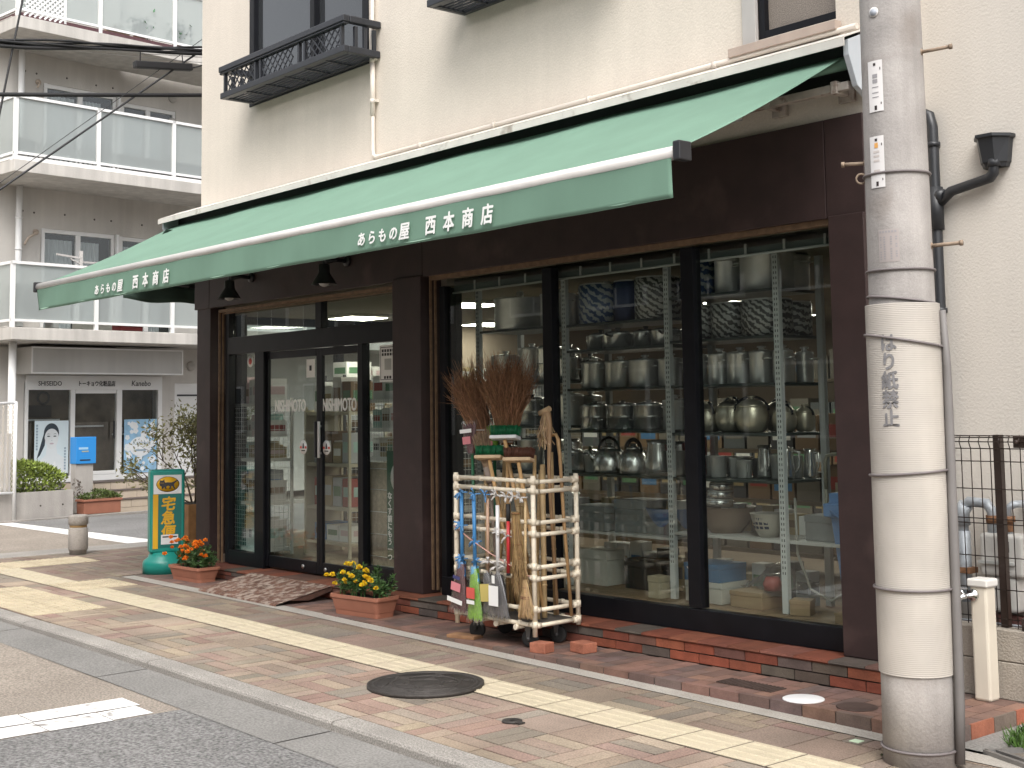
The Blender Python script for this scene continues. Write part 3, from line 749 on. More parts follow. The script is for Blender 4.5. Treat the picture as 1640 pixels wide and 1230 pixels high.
grp = M('stencil grey', (.20, .195, .20), .7, var=.2, scale=30)
m = text_mb('はり紙禁止', .082, .001, .0025, vertical=True, line=1.0, sx=.95)
m.v = [(x, y * .5 - .0015, z) for x, y, z in m.v]
obj('lettering', wrap(m, -23.5, 1.735, .1612), grp, sleeve, world=True)
tie = M('grey tie wire', (.17, .15, .15), .6, var=.15)
for z, tilt, r in ((.03, 0, None), (.705, 0, .1612), (1.20, .012, .1612), (1.775, -.03, .1612), (1.955, -.02, None), (2.085, .0, None), (2.515, 0, None)):
    m = MB(); rr = (r or prad(z)) + .005
    m.tube([(PC.x + rr * math.cos(t), PC.y + rr * math.sin(t), z + tilt * math.sin(t - PA)) for t in [2 * math.pi * k / 40 for k in range(41)]], .006, 6, cap=False)
    obj('tie_wire', m, tie, pole, world=True)
plate = M('plate white', (.72, .70, .69), .4, var=.05); rust = M('rust', (.20, .10, .05), .8, var=.3, scale=40)
for z0, deg in ((2.905, -33), (2.565, -35)):
    m = sub(MB(), -.036, .036, -.115, .115, 6, -.004)
    for (a, b, c, d) in ((-.006, .006, .092, .104), (-.006, .006, -.108, -.088), (.024, .028, .07, .082), (.024, .028, -.085, -.075)): sub(m, a, b, c, d, 1, -.0052, 1)
    if z0 > 2.8:
        for i, q in enumerate((.045, .022, -.005, -.03, -.05)): sub(m, -.012 if i < 2 else -.016, .012 if i < 2 else .016, q - (.009 if i < 2 else .002), q + (.009 if i < 2 else .002), 2, -.0052, 2)
    else:
        sub(m, -.009, .009, .062, .085, 2, -.0052, 3)
        for i, q in enumerate((.045, .025, .005, -.04)): sub(m, -.016, .014, q - .005, q + .005, 2, -.0052, 4)
    obj('number_plate', wrap(m, deg, z0, prad(z0)), [plate, M('plate hole', (.03, .02, .02)), M('plate ink', (.30, .29, .30)), M('plate orange', (.70, .36, .10)), M('plate faded', (.58, .53, .50))], pole, world=True)
m = sub(MB(), -.046, .046, -.072, .072, 6, -.0015)
for i in range(6): sub(m, -.04 + .0135 * i, -.031 + .0135 * i, .056, .065, 1, -.0024, 1)
for c in (-.035, -.018, .012, .034):
    q = .04
    while q > -.06: sub(m, c - .004, c + .004, q - .006, q, 1, -.0024, 1); q -= .0105 if random.random() < .8 else .022
obj('notice', wrap(m, -19, 2.19, prad(2.19)), [M('clear notice', (.37, .33, .315), .4), M('plate ink')], pole, world=True)
m = MB()
P0, a = on_pole(-31, 3.24, .002); X = Matrix.Translation(P0) @ Matrix.Rotation(a, 4, 'Z') @ Matrix.Rotation(R_(90), 4, 'Y')
m.lathe([(.023, 0), (.023, .002)], 18, X=X); m.lathe([(.017, .002), (.017, .0028)], 12, mi=1, X=X)
obj('badge', m, [plate, M('badge blue', (.40, .43, .48), .5)], pole, world=True)
for deg, z, ln in ((72, 3.06, .13), (-98, 2.585, .10), (75, 2.19, .13)):
    p0, a = on_pole(deg, z, -.01); d = Vector((math.cos(a), math.sin(a), .03)); m = MB()
    m.tube([p0, p0 + d * ln], .0085, 8); m.lathe([(.013, 0), (.013, .014)], 6, X=Matrix.Translation(p0 + d * ln) @ Matrix.Rotation(a, 4, 'Z') @ Matrix.Rotation(R_(90), 4, 'Y')); m.lathe([(.016, 0), (.016, .012)], 8, X=Matrix.Translation(p0) @ Matrix.Rotation(a, 4, 'Z') @ Matrix.Rotation(R_(90), 4, 'Y'))
    obj('step_bolt', m, M('aged bolt', (.30, .23, .17), .7, .3, var=.25, scale=40), pole, world=True)
p0, a = on_pole(-95, 2.515, .016); m = MB(); m.tube([(p0.x + .022 * math.cos(t) * math.cos(a), p0.y + .022 * math.cos(t) * math.sin(a), p0.z + .022 * math.sin(t)) for t in [2 * math.pi * k / 16 for k in range(17)]], .005, 6, cap=False); obj('eye_ring', m, M('aged bolt'), pole, world=True)
# cable guard conduit on the right flank
m = MB(); pts = [(on_pole(84 - 2 * k, 1.9 - .24 * k, .020 if k < 8 else .012, .16)[0]) for k in range(9)]; pts[0] = on_pole(80, 1.905, .012, .16)[0]
m.tube(pts, [.014, .018, .02, .02, .021, .021, .021, .021, .022], 10); obj('cable_guard', m, M('guard grey', (.17, .16, .155), .6, var=.15, streak=.1), pole, world=True)

# ------------------------------------------------------------------ rain hopper and downpipe on the rear wall
dp = thing('downpipe', 'dark grey rainwater pipe with hopper head on the rear wall', 'pipe', (-4.06, 6.56, .1))
pvc = M('dark pvc', (.022, .024, .028), .4, var=.12, scale=8)
m = MB(); m.tube([(-4.19, 6.55, 3.10), (-4.125, 6.55, 3.14), (-4.075, 6.55, 3.11), (-4.06, 6.55, 3.04), (-4.06, 6.55, 2.0), (-4.06, 6.55, .15)], .032, 14)
m.tube([(-4.06, 6.55, 2.70), (-4.06, 6.55, 2.46)], .044, 14); m.tube([(-4.06, 6.55, 2.66), (-4.0, 6.55, 2.64)], .04, 12)
obj('pipe', m, pvc, dp, world=True)
m = MB(); m.tube([(-4.05, 6.55, 2.60), (-3.96, 6.55, 2.665), (-3.72, 6.54, 2.705), (-3.69, 6.53, 2.73), (-3.685, 6.53, 2.81)], .029, 12); obj('branch_pipe', m, pvc, dp, world=True)
for z in (2.93, 1.25, 2.0):
    m = MB(); m.tube([(-4.06, 6.55, z), (-4.06, 6.55, z + .025)], .041, 14); m.box(-4.075, -4.045, 6.58, 6.6, z, z + .02); obj('clip', m, silver if z < 1.3 else pvc, dp, world=True)
m = MB(); c = (-3.70, 6.525)
hx = lambda r, ry: [(c[0] - r, 6.598), (c[0] - r, 6.56 - ry * .2), (c[0] - r * .45, 6.52 - ry), (c[0] + r * .45, 6.52 - ry), (c[0] + r, 6.56 - ry * .2), (c[0] + r, 6.598)]
def ring(p, z): return [(x, y, z) for x, y in p]
lv = [ring(hx(.066, .0), 2.760), ring(hx(.072, .012), 2.780), ring(hx(.078, .02), 2.785), ring(hx(.094, .045), 2.910), ring(hx(.108, .06), 2.917), ring(hx(.108, .06), 2.933), ring(hx(.09, .04), 2.933), ring(hx(.075, .02), 2.825)]
vs = [p for l in lv for p in l]; fs = [(i * 6 + k, i * 6 + (k + 1) % 6, i * 6 + 6 + (k + 1) % 6, i * 6 + 6 + k) for i in range(len(lv) - 1) for k in range(6)] + [tuple(range(6))[::-1]]
m.add(vs, fs); m.tube([(-3.685, 6.53, 2.76), (-3.685, 6.53, 2.80)], .036, 12); obj('hopper', m, pvc, dp, world=True)

# ------------------------------------------------------------------ fence, block wall, gas meter, standpipe
blockm = M('block concrete', (.33, .295, .25), .95, var=.15, scale=4, bump=.6, bscale=90, speck=.15, streak=.2)
bw = thing('block_wall', 'low stained concrete block wall under the brown mesh fence', 'wall', (-2, 6.25, 0))
m = MB(); 
for row in range(2):
    z0, z1 = (.03, .212) if row == 0 else (.218, .37); x = -4.14
    first = True
    while x < 5:
        b = x + (.39 if not first else .43); m.box(x, b - .006, 6.2, 6.32, z0, z1); x = b; first = False
obj('blocks', m, blockm, bw, world=True, bevel=.004)
m = MB(); m.box(-4.13, 5, 6.207, 6.313, .0, .366); obj('mortar', m, M('mortar grey', (.22, .20, .175), .95), bw, world=True)
fen = thing('mesh_fence', 'dark brown wire mesh fence with square posts on the block wall', 'fence', (-2, 6.26, .37))
bronze = M('bronze coating', (.030, .019, .015), .45, var=.15)
x = -3.60
while x < 5: 
    m = MB(); m.box(x - .02, x + .02, 6.27, 6.31, .35, 1.335); obj('post', m, bronze, fen, world=True, bevel=.003); x += (.185 if x < -3.5 and x > -3.61 else 2.0)
m = MB()
for z in (.385, .415, .56, .72, .885, .91, 1.06, 1.20): m.tube([(-4.1, 6.255, z), (5, 6.255, z)], .0028, 5)
for z, dy in ((1.265, -.004), (1.30, -.03), (1.322, -.035), (1.33, .0)): m.tube([(-4.1, 6.255 + dy, z), (5, 6.255 + dy, z)], .003, 5)
x = -4.06
while x < 5: m.tube([(x, 6.25, .375), (x, 6.25, 1.265), (x + .006, 6.222, 1.30), (x, 6.25, 1.333)], .0028, 5); x += .0545
obj('mesh_panel', m, bronze, fen, world=True)
for z in (1.30, .40):
    m = MB(); m.box(-3.49, -3.40, 6.235, 6.27, z - .03, z + .03); m.lathe([(.012, 0), (.012, .03)], 8, X=Matrix.Translation((-3.46, 6.235, z)) @ Matrix.Rotation(R_(90), 4, 'X'))
    obj('clamp', m, bronze, fen, world=True, bevel=.004)
gm = thing('gas_meter', 'pale gas meter with grey pipes behind the mesh fence', 'meter', (-3.72, 6.47, .4))
mtr = M('meter enamel', (.56, .55, .52), .45, var=.05); galv = M('galvanised pipe', (.36, .39, .42), .5, .3, var=.2, scale=20)
m = MB(); m.box(-3.80, -3.56, 6.40, 6.52, .60, .82); m.box(-3.76, -3.60, 6.41, 6.51, .42, .598); obj('body', m, mtr, gm, world=True, bevel=.02, seg=3)
m = MB(); m.box(-3.665, -3.63, 6.392, 6.402, .73, .785); m.box(-3.80, -3.60, 6.385, 6.401, .665, .68, 1); obj('dial', m, [darkmetal, M('grey print')], gm, world=True)
m = MB(); m.tube([(-3.75, 6.46, .82), (-3.75, 6.46, .93), (-3.78, 6.46, .97), (-3.88, 6.46, .975), (-3.92, 6.46, .94), (-3.92, 6.46, .5)], .028, 12); m.tube([(-3.90, 6.46, .96), (-3.925, 6.46, .92), (-3.925, 6.46, .85)], .04, 12); m.tube([(-3.92, 6.46, .45), (-3.92, 6.46, .82)], .034, 12); m.tube([(-3.66, 6.46, .82), (-3.66, 6.46, .95), (-3.63, 6.46, .97), (-3.63, 6.58, .97)], .02, 10)
m.tube([(-4.1, 6.42, .32), (-3.6, 6.42, .32)], .045, 12); obj('pipework', m, galv, gm, world=True)
m = MB(); m.tube([(-3.75, 6.46, .87), (-3.75, 6.46, .91)], .034, 8); m.tube([(-3.66, 6.46, .88), (-3.66, 6.46, .91)], .036, 8); m.tube([(-3.66, 6.46, .83), (-3.66, 6.46, .88)], .024, 8); m.box(-3.97, -3.87, 6.42, 6.5, .60, .63); obj('fittings', m, rust, gm, world=True)
m = MB(); x = -3.9; BRX = [(.25, .12, .10), (.20, .16, .14), (.28, .13, .10)]
for row in range(3):
    x = -3.9 + .1 * (row % 2)
    while x < 4: m.box(x, x + .2, 6.50 + .001 * row, 6.596, .2 + row * .1, .293 + row * .1, 0, jit(random.choice(BRX), .15)); x += .207
obj('brick_footing', m, red_brick, shop, world=True)
sp_ = thing('standpipe', 'cream square water standpipe with chrome tap beside the pole', 'standpipe', (-3.625, 6.13, .05))
cream = M('cream resin', (.66, .60, .50), .45, var=.06, scale=5, streak=.06)
m = MB(); m.box(-3.675, -3.585, 6.085, 6.175, .03, .60); obj('post', m, cream, sp_, world=True, bevel=.012)
m = MB(); m.box(-3.685, -3.575, 6.075, 6.185, .585, .625); obj('cap', m, M('cap white', (.70, .68, .64), .4), sp_, world=True, bevel=.008)
m = MB(); m.lathe([(.03, 0), (.028, .012), (.012, .014), (.012, .05)], 16, X=Matrix.Translation((-3.655, 6.085, .545)) @ Matrix.Rotation(R_(90), 4, 'X')); m.tube([(-3.655, 6.05, .545), (-3.68, 6.02, .54), (-3.70, 6.0, .52), (-3.705, 5.995, .49)], [.011, .014, .012, .010], 10); m.tube([(-3.675, 6.03, .545), (-3.69, 6.03, .575)], .007, 8); m.bar((-3.72, 6.02, .58), (-3.66, 6.04, .58), .014, .008)
obj('tap', m, M('chrome', (.8, .8, .8), .12, 1.0), sp_, world=True)
# ------------------------------------------------------------------ broom cart
CX0, CX1, CY0, CY1 = -7.06, -6.28, 5.47, 5.835
cart = thing('broom_cart', 'wheeled display cart of ivory pipes full of brooms before the window', 'cart', (-6.67, 5.65, zt(-6.67)))
ivory = M('ivory pipe', (.76, .68, .54), .42, var=.10, scale=14, stain=(30, (.42, .33, .22), .62, .78))
LV = [1.052, .992, .80, .726, .526, .455, .266, .172]
for x in (CX0, CX1):
    for y in (CY0, CY1):
        m = MB(); m.tube([(x, y, .10 if y < 5.6 else .135), (x, y, 1.085)], .0155, 12)
        for z in LV: m.tube([(x, y, z - .021), (x, y, z + .021)], .0195, 12)
        obj('post', m, ivory, cart, world=True)
for z in LV:
    for y in (CY0, CY1):
        m = MB(); a = random.uniform(-.003, .003); m.tube([(CX0, y, z + .004), ((CX0 + CX1) / 2, y + a, z + a), (CX1, y, z - .004)], .0135, 10)
        for q in (.33, .52, .8): m.tube([(CX0 + (CX1 - CX0) * q, y, z), (CX0 + (CX1 - CX0) * q + .02, y, z)], .0155, 10)
        for e, d in ((CX0, 1), (CX1, -1)): m.tube([(e, y, z), (e + d * .045, y, z)], .018, 10)
        obj('rail', m, ivory, cart, world=True)
    for x in (CX0, CX1):
        m = MB(); m.tube([(x, CY0, z - .008), (x, CY1, z - .004)], .0135, 10)
        for e, d in ((CY0, 1), (CY1, -1)): m.tube([(x, e, z - .007), (x, e + d * .045, z - .007)], .018, 10)
        obj('rail', m, ivory, cart, world=True)
m = MB()
for q in (.30, .55, .80):
    x = CX0 + (CX1 - CX0) * q; m.tube([(x, CY0 - .025, .145), (x, CY1, .145)], .0135, 10); m.tube([(x, CY0 - .03, .145), (x, CY0 - .008, .145)], .018, 10)
obj('cross_pipe', m, ivory, cart, world=True)
m = MB(); m.box(CX0 + .02, CX1 - .02, CY0 + .02, CY1 - .02, .160, .178); obj('deck', m, M('worn deck board', (.13, .115, .10), .8, var=.2, scale=10), cart, world=True)
rubber = M('rubber', (.018, .018, .018), .7, var=.2); forkm = M('caster fork', (.16, .16, .165), .4, .6)
for x in (-6.93, -6.40):
    for y in (5.535, 5.77):
        z0 = zt(x) + .004
        m = MB(); m.lathe([(.03, -.014), (.052, -.014), (.056, -.008), (.056, .008), (.052, .014), (.03, .014)], 24, X=Matrix.Translation((x, y, z0 + .056)) @ Matrix.Rotation(R_(90), 4, 'X') @ Matrix.Rotation(R_(25), 4, 'Y'))
        wh = obj('wheel', m, rubber, cart, world=True)
        m = MB(); m.box(x - .035, x + .035, y - .035, y + .035, .140, .158)
        for d in (-.02, .02): m.add([(x - .028, y + d, .14), (x + .028, y + d, .14), (x + .012, y + d, z0 + .045), (x - .012, y + d, z0 + .045), (x - .028, y + d * 1.15, .14), (x + .028, y + d * 1.15, .14), (x + .012, y + d * 1.15, z0 + .045), (x - .012, y + d * 1.15, z0 + .045)], [(0, 1, 2, 3), (7, 6, 5, 4), (0, 4, 5, 1), (1, 5, 6, 2), (2, 6, 7, 3), (3, 7, 4, 0)])
        m.lathe([(.010, -.026), (.010, .026)], 10, X=Matrix.Translation((x, y, z0 + .056)) @ Matrix.Rotation(R_(90), 4, 'X')); obj('fork', m, forkm if x > -6.6 else rubber, cart, world=True)
# pink cord across the front
m = MB(); m.tube([(CX0, CY0 - .02, .735), (-6.85, 5.415, .665), (-6.62, 5.405, .585), (-6.42, 5.425, .515), (CX1 - .02, CY0 - .012, .462)], .0045, 6)
tag(obj('cord', m, M('pink cord', (.52, .30, .25), .8, var=.2, scale=60)), 'thin pink cord tied slantwise across the front of the cart', 'cord')
def strands(mb, p, d, L, r0, r1, n, th=.0024, curl=.03, cols=((.14, .062, .028), (.18, .085, .04), (.10, .045, .022)), flat=1.0, taper=.35):
    p = Vector(p); d = Vector(d).normalized(); u = d.cross(Vector((0, 1, 0)));
    if u.length < .1: u = d.cross(Vector((1, 0, 0)))
    u.normalize(); v = d.cross(u).normalized()
    for i in range(n):
        a = random.random() * 6.283; q = math.sqrt(random.random()); l = L * random.uniform(.72, 1.04)
        o = (u * math.cos(a) + v * math.sin(a) * flat)
        P0 = p + o * r0 * q; P3 = p + d * l + o * r1 * q + Vector((random.uniform(-1, 1), random.uniform(-.5, .5), random.uniform(-1, 1))) * curl
        P1 = p + d * l * .4 + o * (r0 + (r1 - r0) * .32) * q + Vector((random.uniform(-1, 1), random.uniform(-.5, .5), 0)) * curl * .35
        P2 = p + d * l * .72 + o * (r0 + (r1 - r0) * .66) * q + Vector((random.uniform(-1, 1), random.uniform(-.5, .5), 0)) * curl * .6
        mb.tube([P0, P1, P2, P3], [th, th, th * .8, th * taper], 3, 0, False, jit(random.choice(cols), .25))
twig = M('twigs', attr=True, rough=.85, var=.2, scale=30)
bamboo = M('bamboo', (.48, .33, .165), .5, var=.2, scale=14, speck=.1)
bamboo_lt = M('pale bamboo', (.50, .36, .19), .5, var=.18, scale=14)
woodh = M('wood handle', (.50, .31, .14), .5, var=.15, scale=12)
def pole_(mb, p, q, r, mi=0, nodes=4):
    p, q = Vector(p), Vector(q); mb.tube([p, q], r, 9, mi)
    for i in range(1, nodes): c = p + (q - p) * (i / nodes + random.uniform(-.03, .03)); dd = (q - p).normalized(); mb.tube([c - dd * .005, c + dd * .005], r * 1.14, 9, mi)
def broom(name, label, cat='broom', base=None, group='brooms on the cart'): return thing(name, label, cat, base or (0, 0, 0), group=group)
TWC = ((.25, .125, .06), (.32, .165, .085), (.19, .09, .042))
# two besoms of brown twigs, heads up
for p, d, L, n, r1, lab in (((-7.03, 5.70, 1.29), (-.45, -.05, 1), .50, 250, .15, 'twig besom leaning out beside the cart post, bound with wire, brush upward'),
                           ((-6.78, 5.68, 1.27), (.03, 0, 1), .53, 430, .225, 'big bushy brown twig besom standing brush upward in mid cart')):
    t = broom('twig_broom', lab, base=(p[0], p[1], .18))
    m = MB(); strands(m, p, d, L, .045, r1, int(n * 2.3), .0024, .10, cols=TWC, flat=.6, taper=.3); strands(m, p, d, L * .88, .035, r1 * .75, int(n * 1.3), .0028, .08, cols=TWC, flat=.6)
    for _ in range(12): strands(m, Vector(p) + Vector(d).normalized() * L * .6, (random.uniform(-1.1, .5), 0, 1), .28, .03, .05, 2, .0014, .04)
    obj('twig_head', m, twig, t, world=True)
    m = MB(); pp = Vector(p); dd = Vector(d).normalized()
    for q in (.03, .16): m.tube([pp + dd * L * q + Vector((.05 * math.cos(k * .4), .035 * math.sin(k * .4), 0)) * (1 + q) for k in range(17)], .004, 5, cap=False)
    obj('binding', m, silver, t, world=True)
    m = MB(); pole_(m, (p[0] + .06, 5.66, .19), p, .014); obj('handle', m, bamboo, t, world=True)
# packaged indoor brooms standing head up at the left end
maroon = M('maroon bristle', (.105, .030, .034), .6, var=.25, scale=60, streak=.3); plastic = glassy('wrapper plastic', (.95, .95, .95), .07, .05, (.7, .7, .7), .12)
greenh = M('green handle', (.02, .11, .05), .4); blueh = M('blue handle', (.055, .23, .50), .4, var=.06); whiteh = M('white handle', (.72, .72, .72), .35); redh = M('red handle', (.50, .03, .035), .35); tanh_ = M('tan handle', (.50, .33, .23), .5, var=.1)
limeb = M('lime bristle', (.17, .36, .015), .6, var=.25, scale=70, streak=.3); greyb = M('grey bristle', (.085, .08, .082), .6, var=.2, scale=50, streak=.25); pinklab = M('pink label', (.62, .22, .25), .6); yellowlab = M('yellow label', (.55, .45, .14), .6)
def flathead(mb, top, bot, w0, w1, t=.05, nx=16, nz=8, mi=0, ragged=.012):
    """a bound, flat broom head from a narrow neck to a wide tip"""
    T, B = Vector(top), Vector(bot); d = B - T; side = Vector((d.z, 0, -d.x)).normalized()
    for s in (-1, 1):
        def fn(u, v):
            w_ = w0 + (w1 - w0) * min(1, v * 1.0) ** .8; k = 2 * u - 1
            pt = T + d * v + side * (k * w_ / 2); bulge = t / 2 * math.sqrt(max(0, 1 - k * k * .96)) * (1 - .35 * v) + .002 * math.sin(u * 50)
            pt.y += s * bulge
            if v > .99: pt += d.normalized() * ragged * math.sin(u * 37 + s)
            return pt
        mb.grid(fn, nx * 2, nz, mi)
def facing_label(mb, c, w_, h, side, up, mi, y=-.004):
    c = Vector(c); s = Vector(side).normalized() * w_ / 2; u = Vector(up).normalized() * h / 2
    mb.add([c - s - u, c + s - u, c + s + u, c - s + u], [(0, 1, 2, 3)], mi)
def packed(name, lab, htop, neck, tip, w0, w1, hm, bm, labels=(), hr=.0095, wrap=True, collar=None):
    t = broom(name, lab, base=(neck[0], neck[1], neck[2]))
    m = MB(); m.tube([htop, neck], hr, 10); obj('handle', m, hm, t, world=True)
    m = MB(); flathead(m, neck, tip, w0, w1); obj('bristles', m, bm, t, world=True)
    d = (Vector(tip) - Vector(neck)); side = Vector((-d.z, 0, d.x)).normalized()
    if side.x < 0: side = -side
    if collar:
        m = MB(); flathead(m, Vector(neck) - d * .04, Vector(neck) + d * .26, .03, w0 + (w1 - w0) * .36, .058); obj('collar', m, collar, t, world=True)
    if wrap:
        m = MB(); flathead(m, Vector(neck) - d * .06, Vector(tip) + d * .06, w0 * .9, w1 * 1.14, .075, ragged=.02); obj('wrapper', m, plastic, t, world=True)
    for (f, w_, h, mt) in labels:
        c = Vector(neck) + d * f; c.y -= .039 + .0006 * random.random(); m = MB(); facing_label(m, c, w_, h, side, -d if d.z < 0 else d, 0); obj('label', m, mt, t, world=True)
    return t
packed('broom', 'green-handled broom with maroon head upward in clear wrapper', (-7.02, 5.60, .2), (-7.02, 5.58, 1.21), (-7.035, 5.57, 1.40), .05, .135, greenh, maroon, ((.45, .085, .05, pinklab), (.78, .125, .025, white_vinyl)), .011)
packed('broom', 'green-handled broom with lime bristle tips peeping behind the maroon one', (-6.93, 5.70, .2), (-6.93, 5.70, 1.20), (-6.95, 5.70, 1.385), .04, .12, greenh, limeb, ((.35, .07, .05, pinklab),), .011)
# hemp fan broom tilted
t = broom('straw_broom', 'tan fan-shaped straw broom tilted head upward by the deck brushes', base=(-6.88, 5.56, .2))
m = MB(); strands(m, (-6.83, 5.55, 1.10), (-.27, 0, 1), .26, .02, .095, 340, .0019, .006, ((.27, .185, .115), (.32, .22, .14), (.22, .15, .09)), flat=.3, taper=.8); obj('straw_head', m, twig, t, world=True)
m = MB(); m.tube([(-6.80, 5.55, 1.02), (-6.835, 5.55, 1.12)], .022, 8); m.tube([(-6.74, 5.57, .2), (-6.80, 5.55, 1.02)], .011, 8); obj('handle', m, M('greyed wood', (.24, .19, .155), .7), t, world=True)
# deck brushes, bristles up
def deckbrush(c, bl, br, hd, lab, w_=.205):
    t = broom('deck_brush', lab, 'brush', (c[0], c[1], c[2]))
    X = Matrix.Translation(c) @ Matrix.Rotation(R_(-6), 4, 'Y') @ Matrix.Rotation(R_(-14), 4, 'X') @ Matrix.Rotation(R_(20), 4, 'Z')
    m = MB(); m.box(-w_ / 2, w_ / 2, -.035, .035, -.012, .012, X=X); obj('block', m, bl, t, world=True, bevel=.006)
    m = MB()
    n = 20
    for i in range(n):
        for j in range(5):
            x, y = (-.5 + (i + .5) / n) * (w_ - .015), (-.5 + (j + .5) / 5) * .058
            for _ in range(5):
                a, b = random.uniform(-.004, .004), random.uniform(-.004, .004)
                m.tube([X @ Vector((x + a, y + b, .012)), X @ Vector((x * 1.05 + a * 2 + random.uniform(-.002, .002), y * 1.15 + b * 2, .058 + random.uniform(-.004, .003) + .018))], .0021, 3, 0, True, (.1, .1, .1))
    obj('bristles', m, br, t, world=True)
    m = MB(); m.tube([X @ Vector((.0, 0, -.012)), hd], .0125, 10); obj('handle', m, woodh, t, world=True)
gbr = M('green bristle', (.0, .13, .045), .5, var=.25, scale=90); bbr = M('brown bristle', (.10, .032, .016), .6, var=.25, scale=90); blockw = M('pale wood block', (.55, .40, .25), .55, var=.1, scale=14)
deckbrush((-6.70, 5.60, 1.315), whiteh, gbr, (-6.50, 5.68, .2), 'upper green deck brush with white block, bristles up')
deckbrush((-6.80, 5.55, 1.185), blockw, gbr, (-6.60, 5.62, .2), 'lower green deck brush with wooden block, bristles up')
deckbrush((-6.53, 5.57, 1.175), blockw, bbr, (-6.36, 5.62, .2), 'brown bristle deck brush with wooden block, bristles up')
# cord mop, hooked strap, stack of bamboo poles
t = broom('hemp_mop', 'tan hemp mop head standing upward behind the brown deck brush', 'mop', (-6.42, 5.7, .2))
m = MB(); strands(m, (-6.40, 5.70, 1.49), (-.12, 0, -1), .22, .02, .06, 90, .004, .035, ((.40, .28, .16), (.46, .33, .20), (.33, .22, .12)), flat=.6, taper=.9); m.tube([(-6.37, 5.70, 1.50), (-6.46, 5.70, 1.47)], .02, 8, 0, True, (.40, .28, .16)); obj('mop_head', m, twig, t, world=True)
m = MB(); m.tube([(-6.35, 5.72, .2), (-6.385, 5.70, 1.1), (-6.37, 5.70, 1.40), (-6.385, 5.70, 1.47), (-6.42, 5.70, 1.49)], [.012, .012, .016, .02, .012], 9); obj('handle', m, M('brown leather', (.32, .20, .105), .5, var=.15, scale=10), t, world=True)
t = broom('hooked_stick', 'crook-handled bamboo stick at the window end of the cart', 'stick', (-6.31, 5.7, .2))
m = MB(); m.tube([(-6.25, 5.75, .2), (-6.285, 5.73, .8), (-6.30, 5.72, 1.2), (-6.312, 5.72, 1.30), (-6.335, 5.72, 1.335), (-6.365, 5.72, 1.33)], .0115, 9); m.tube([(-6.335, 5.722, 1.33), (-6.315, 5.722, 1.27), (-6.31, 5.722, 1.18)], [.004, .012, .004], 6); obj('stick', m, M('bent bamboo', (.36, .22, .10), .5, var=.2, scale=12), t, world=True)
for k, (a, b, r, mm, lab) in enumerate((((-6.52, 5.60, .19), (-6.62, 5.66, 1.06), .017, bamboo_lt, 'thick pale bamboo pole leaning in the cart, seen low between rails'), ((-6.44, 5.58, .19), (-6.52, 5.70, 1.20), .013, bamboo, 'slim golden bamboo pole leaning beside the thick pale one'),
      ((-6.36, 5.62, .19), (-6.47, 5.72, 1.14), .018, bamboo_lt, 'split bamboo pole nearest the front post of the cart'), ((-6.72, 5.70, .19), (-6.68, 5.74, 1.02), .011, woodh, 'plain wooden stick standing among the besom handles'), ((-6.60, 5.75, .19), (-6.56, 5.78, 1.10), .012, bamboo, 'dark bamboo stick at the rear of the cart'), ((-6.85, 5.62, .19), (-6.80, 5.70, 1.00), .012, bamboo, 'bamboo stick behind the blue-handled brooms'), ((-6.66, 5.57, .19), (-6.70, 5.62, 1.16), .012, woodh, 'wooden handle rising straight between the two deck brushes'), ((-6.97, 5.74, .19), (-6.90, 5.76, 1.16), .012, bamboo, 'bamboo stick at the back left corner of the cart'), ((-6.40, 5.75, .19), (-6.44, 5.77, 1.22), .014, bamboo, 'bamboo pole in front of the window mullion at cart rear'), ((-6.34, 5.55, .19), (-6.50, 5.66, .98), .013, bamboo_lt, 'short pale pole crossing behind the front cart post'), ((-6.48, 5.53, .19), (-6.58, 5.60, 1.02), .015, bamboo_lt, 'pale bamboo pole leaning forward behind the straw hand broom'))):
    t = broom('bamboo_pole', lab, 'pole', a); m = MB(); pole_(m, a, b, r, nodes=5); obj('stick', m, mm, t, world=True)
# brooms hung on the front rails
y = 5.425
packed('broom', 'blue-handled broom with maroon bristles hung at the end of the cart', (-6.945, y, .955), (-6.945, y, .50), (-6.99, y, .20), .05, .165, blueh, maroon, ((.50, .10, .055, pinklab), (.80, .16, .03, white_vinyl), (.30, .075, .022, M('navy label', (.05, .05, .16), .6))), .0125, True, blueh)
packed('broom', 'blue-handled broom with lime green bristles hung on the cart front', (-6.80, y - .012, .95), (-6.795, y - .012, .48), (-6.80, y - .012, .16), .045, .155, blueh, limeb, ((.48, .085, .07, redv), (.66, .08, .025, white_vinyl)), .0125, True, M('sky plastic', (.12, .42, .66), .3))
packed('broom', 'tan-handled broom with dark bristles and yellow label on the cart front', (-6.685, y + .01, .93), (-6.69, y + .01, .46), (-6.665, y + .01, .215), .04, .15, tanh_, greyb, ((.50, .095, .11, yellowlab), (.40, .06, .02, blackv)), .0105)
packed('broom', 'white-handled grey broom in clear wrapper with white label, cart front', (-6.55, y - .02, .895), (-6.555, y - .02, .46), (-6.555, y - .02, .205), .07, .21, whiteh, greyb, ((.50, .095, .125, white_vinyl), (.36, .05, .012, redv), (.1, .03, .05, white_vinyl)), .0125)
t = broom('stick', 'red stick with black grip hung on the cart front', 'stick', (-6.47, y, .5)); m = MB(); m.tube([(-6.47, y, .80), (-6.475, y, .475)], .0115, 10); obj('shaft', m, redh, t, world=True); m = MB(); m.tube([(-6.468, y, .905), (-6.47, y, .80)], .0135, 10); obj('grip', m, rubber, t, world=True); m = MB(); m.tube([(-6.475, y, .475), (-6.475, y, .46)], .013, 10); obj('cap', m, rubber, t, world=True)
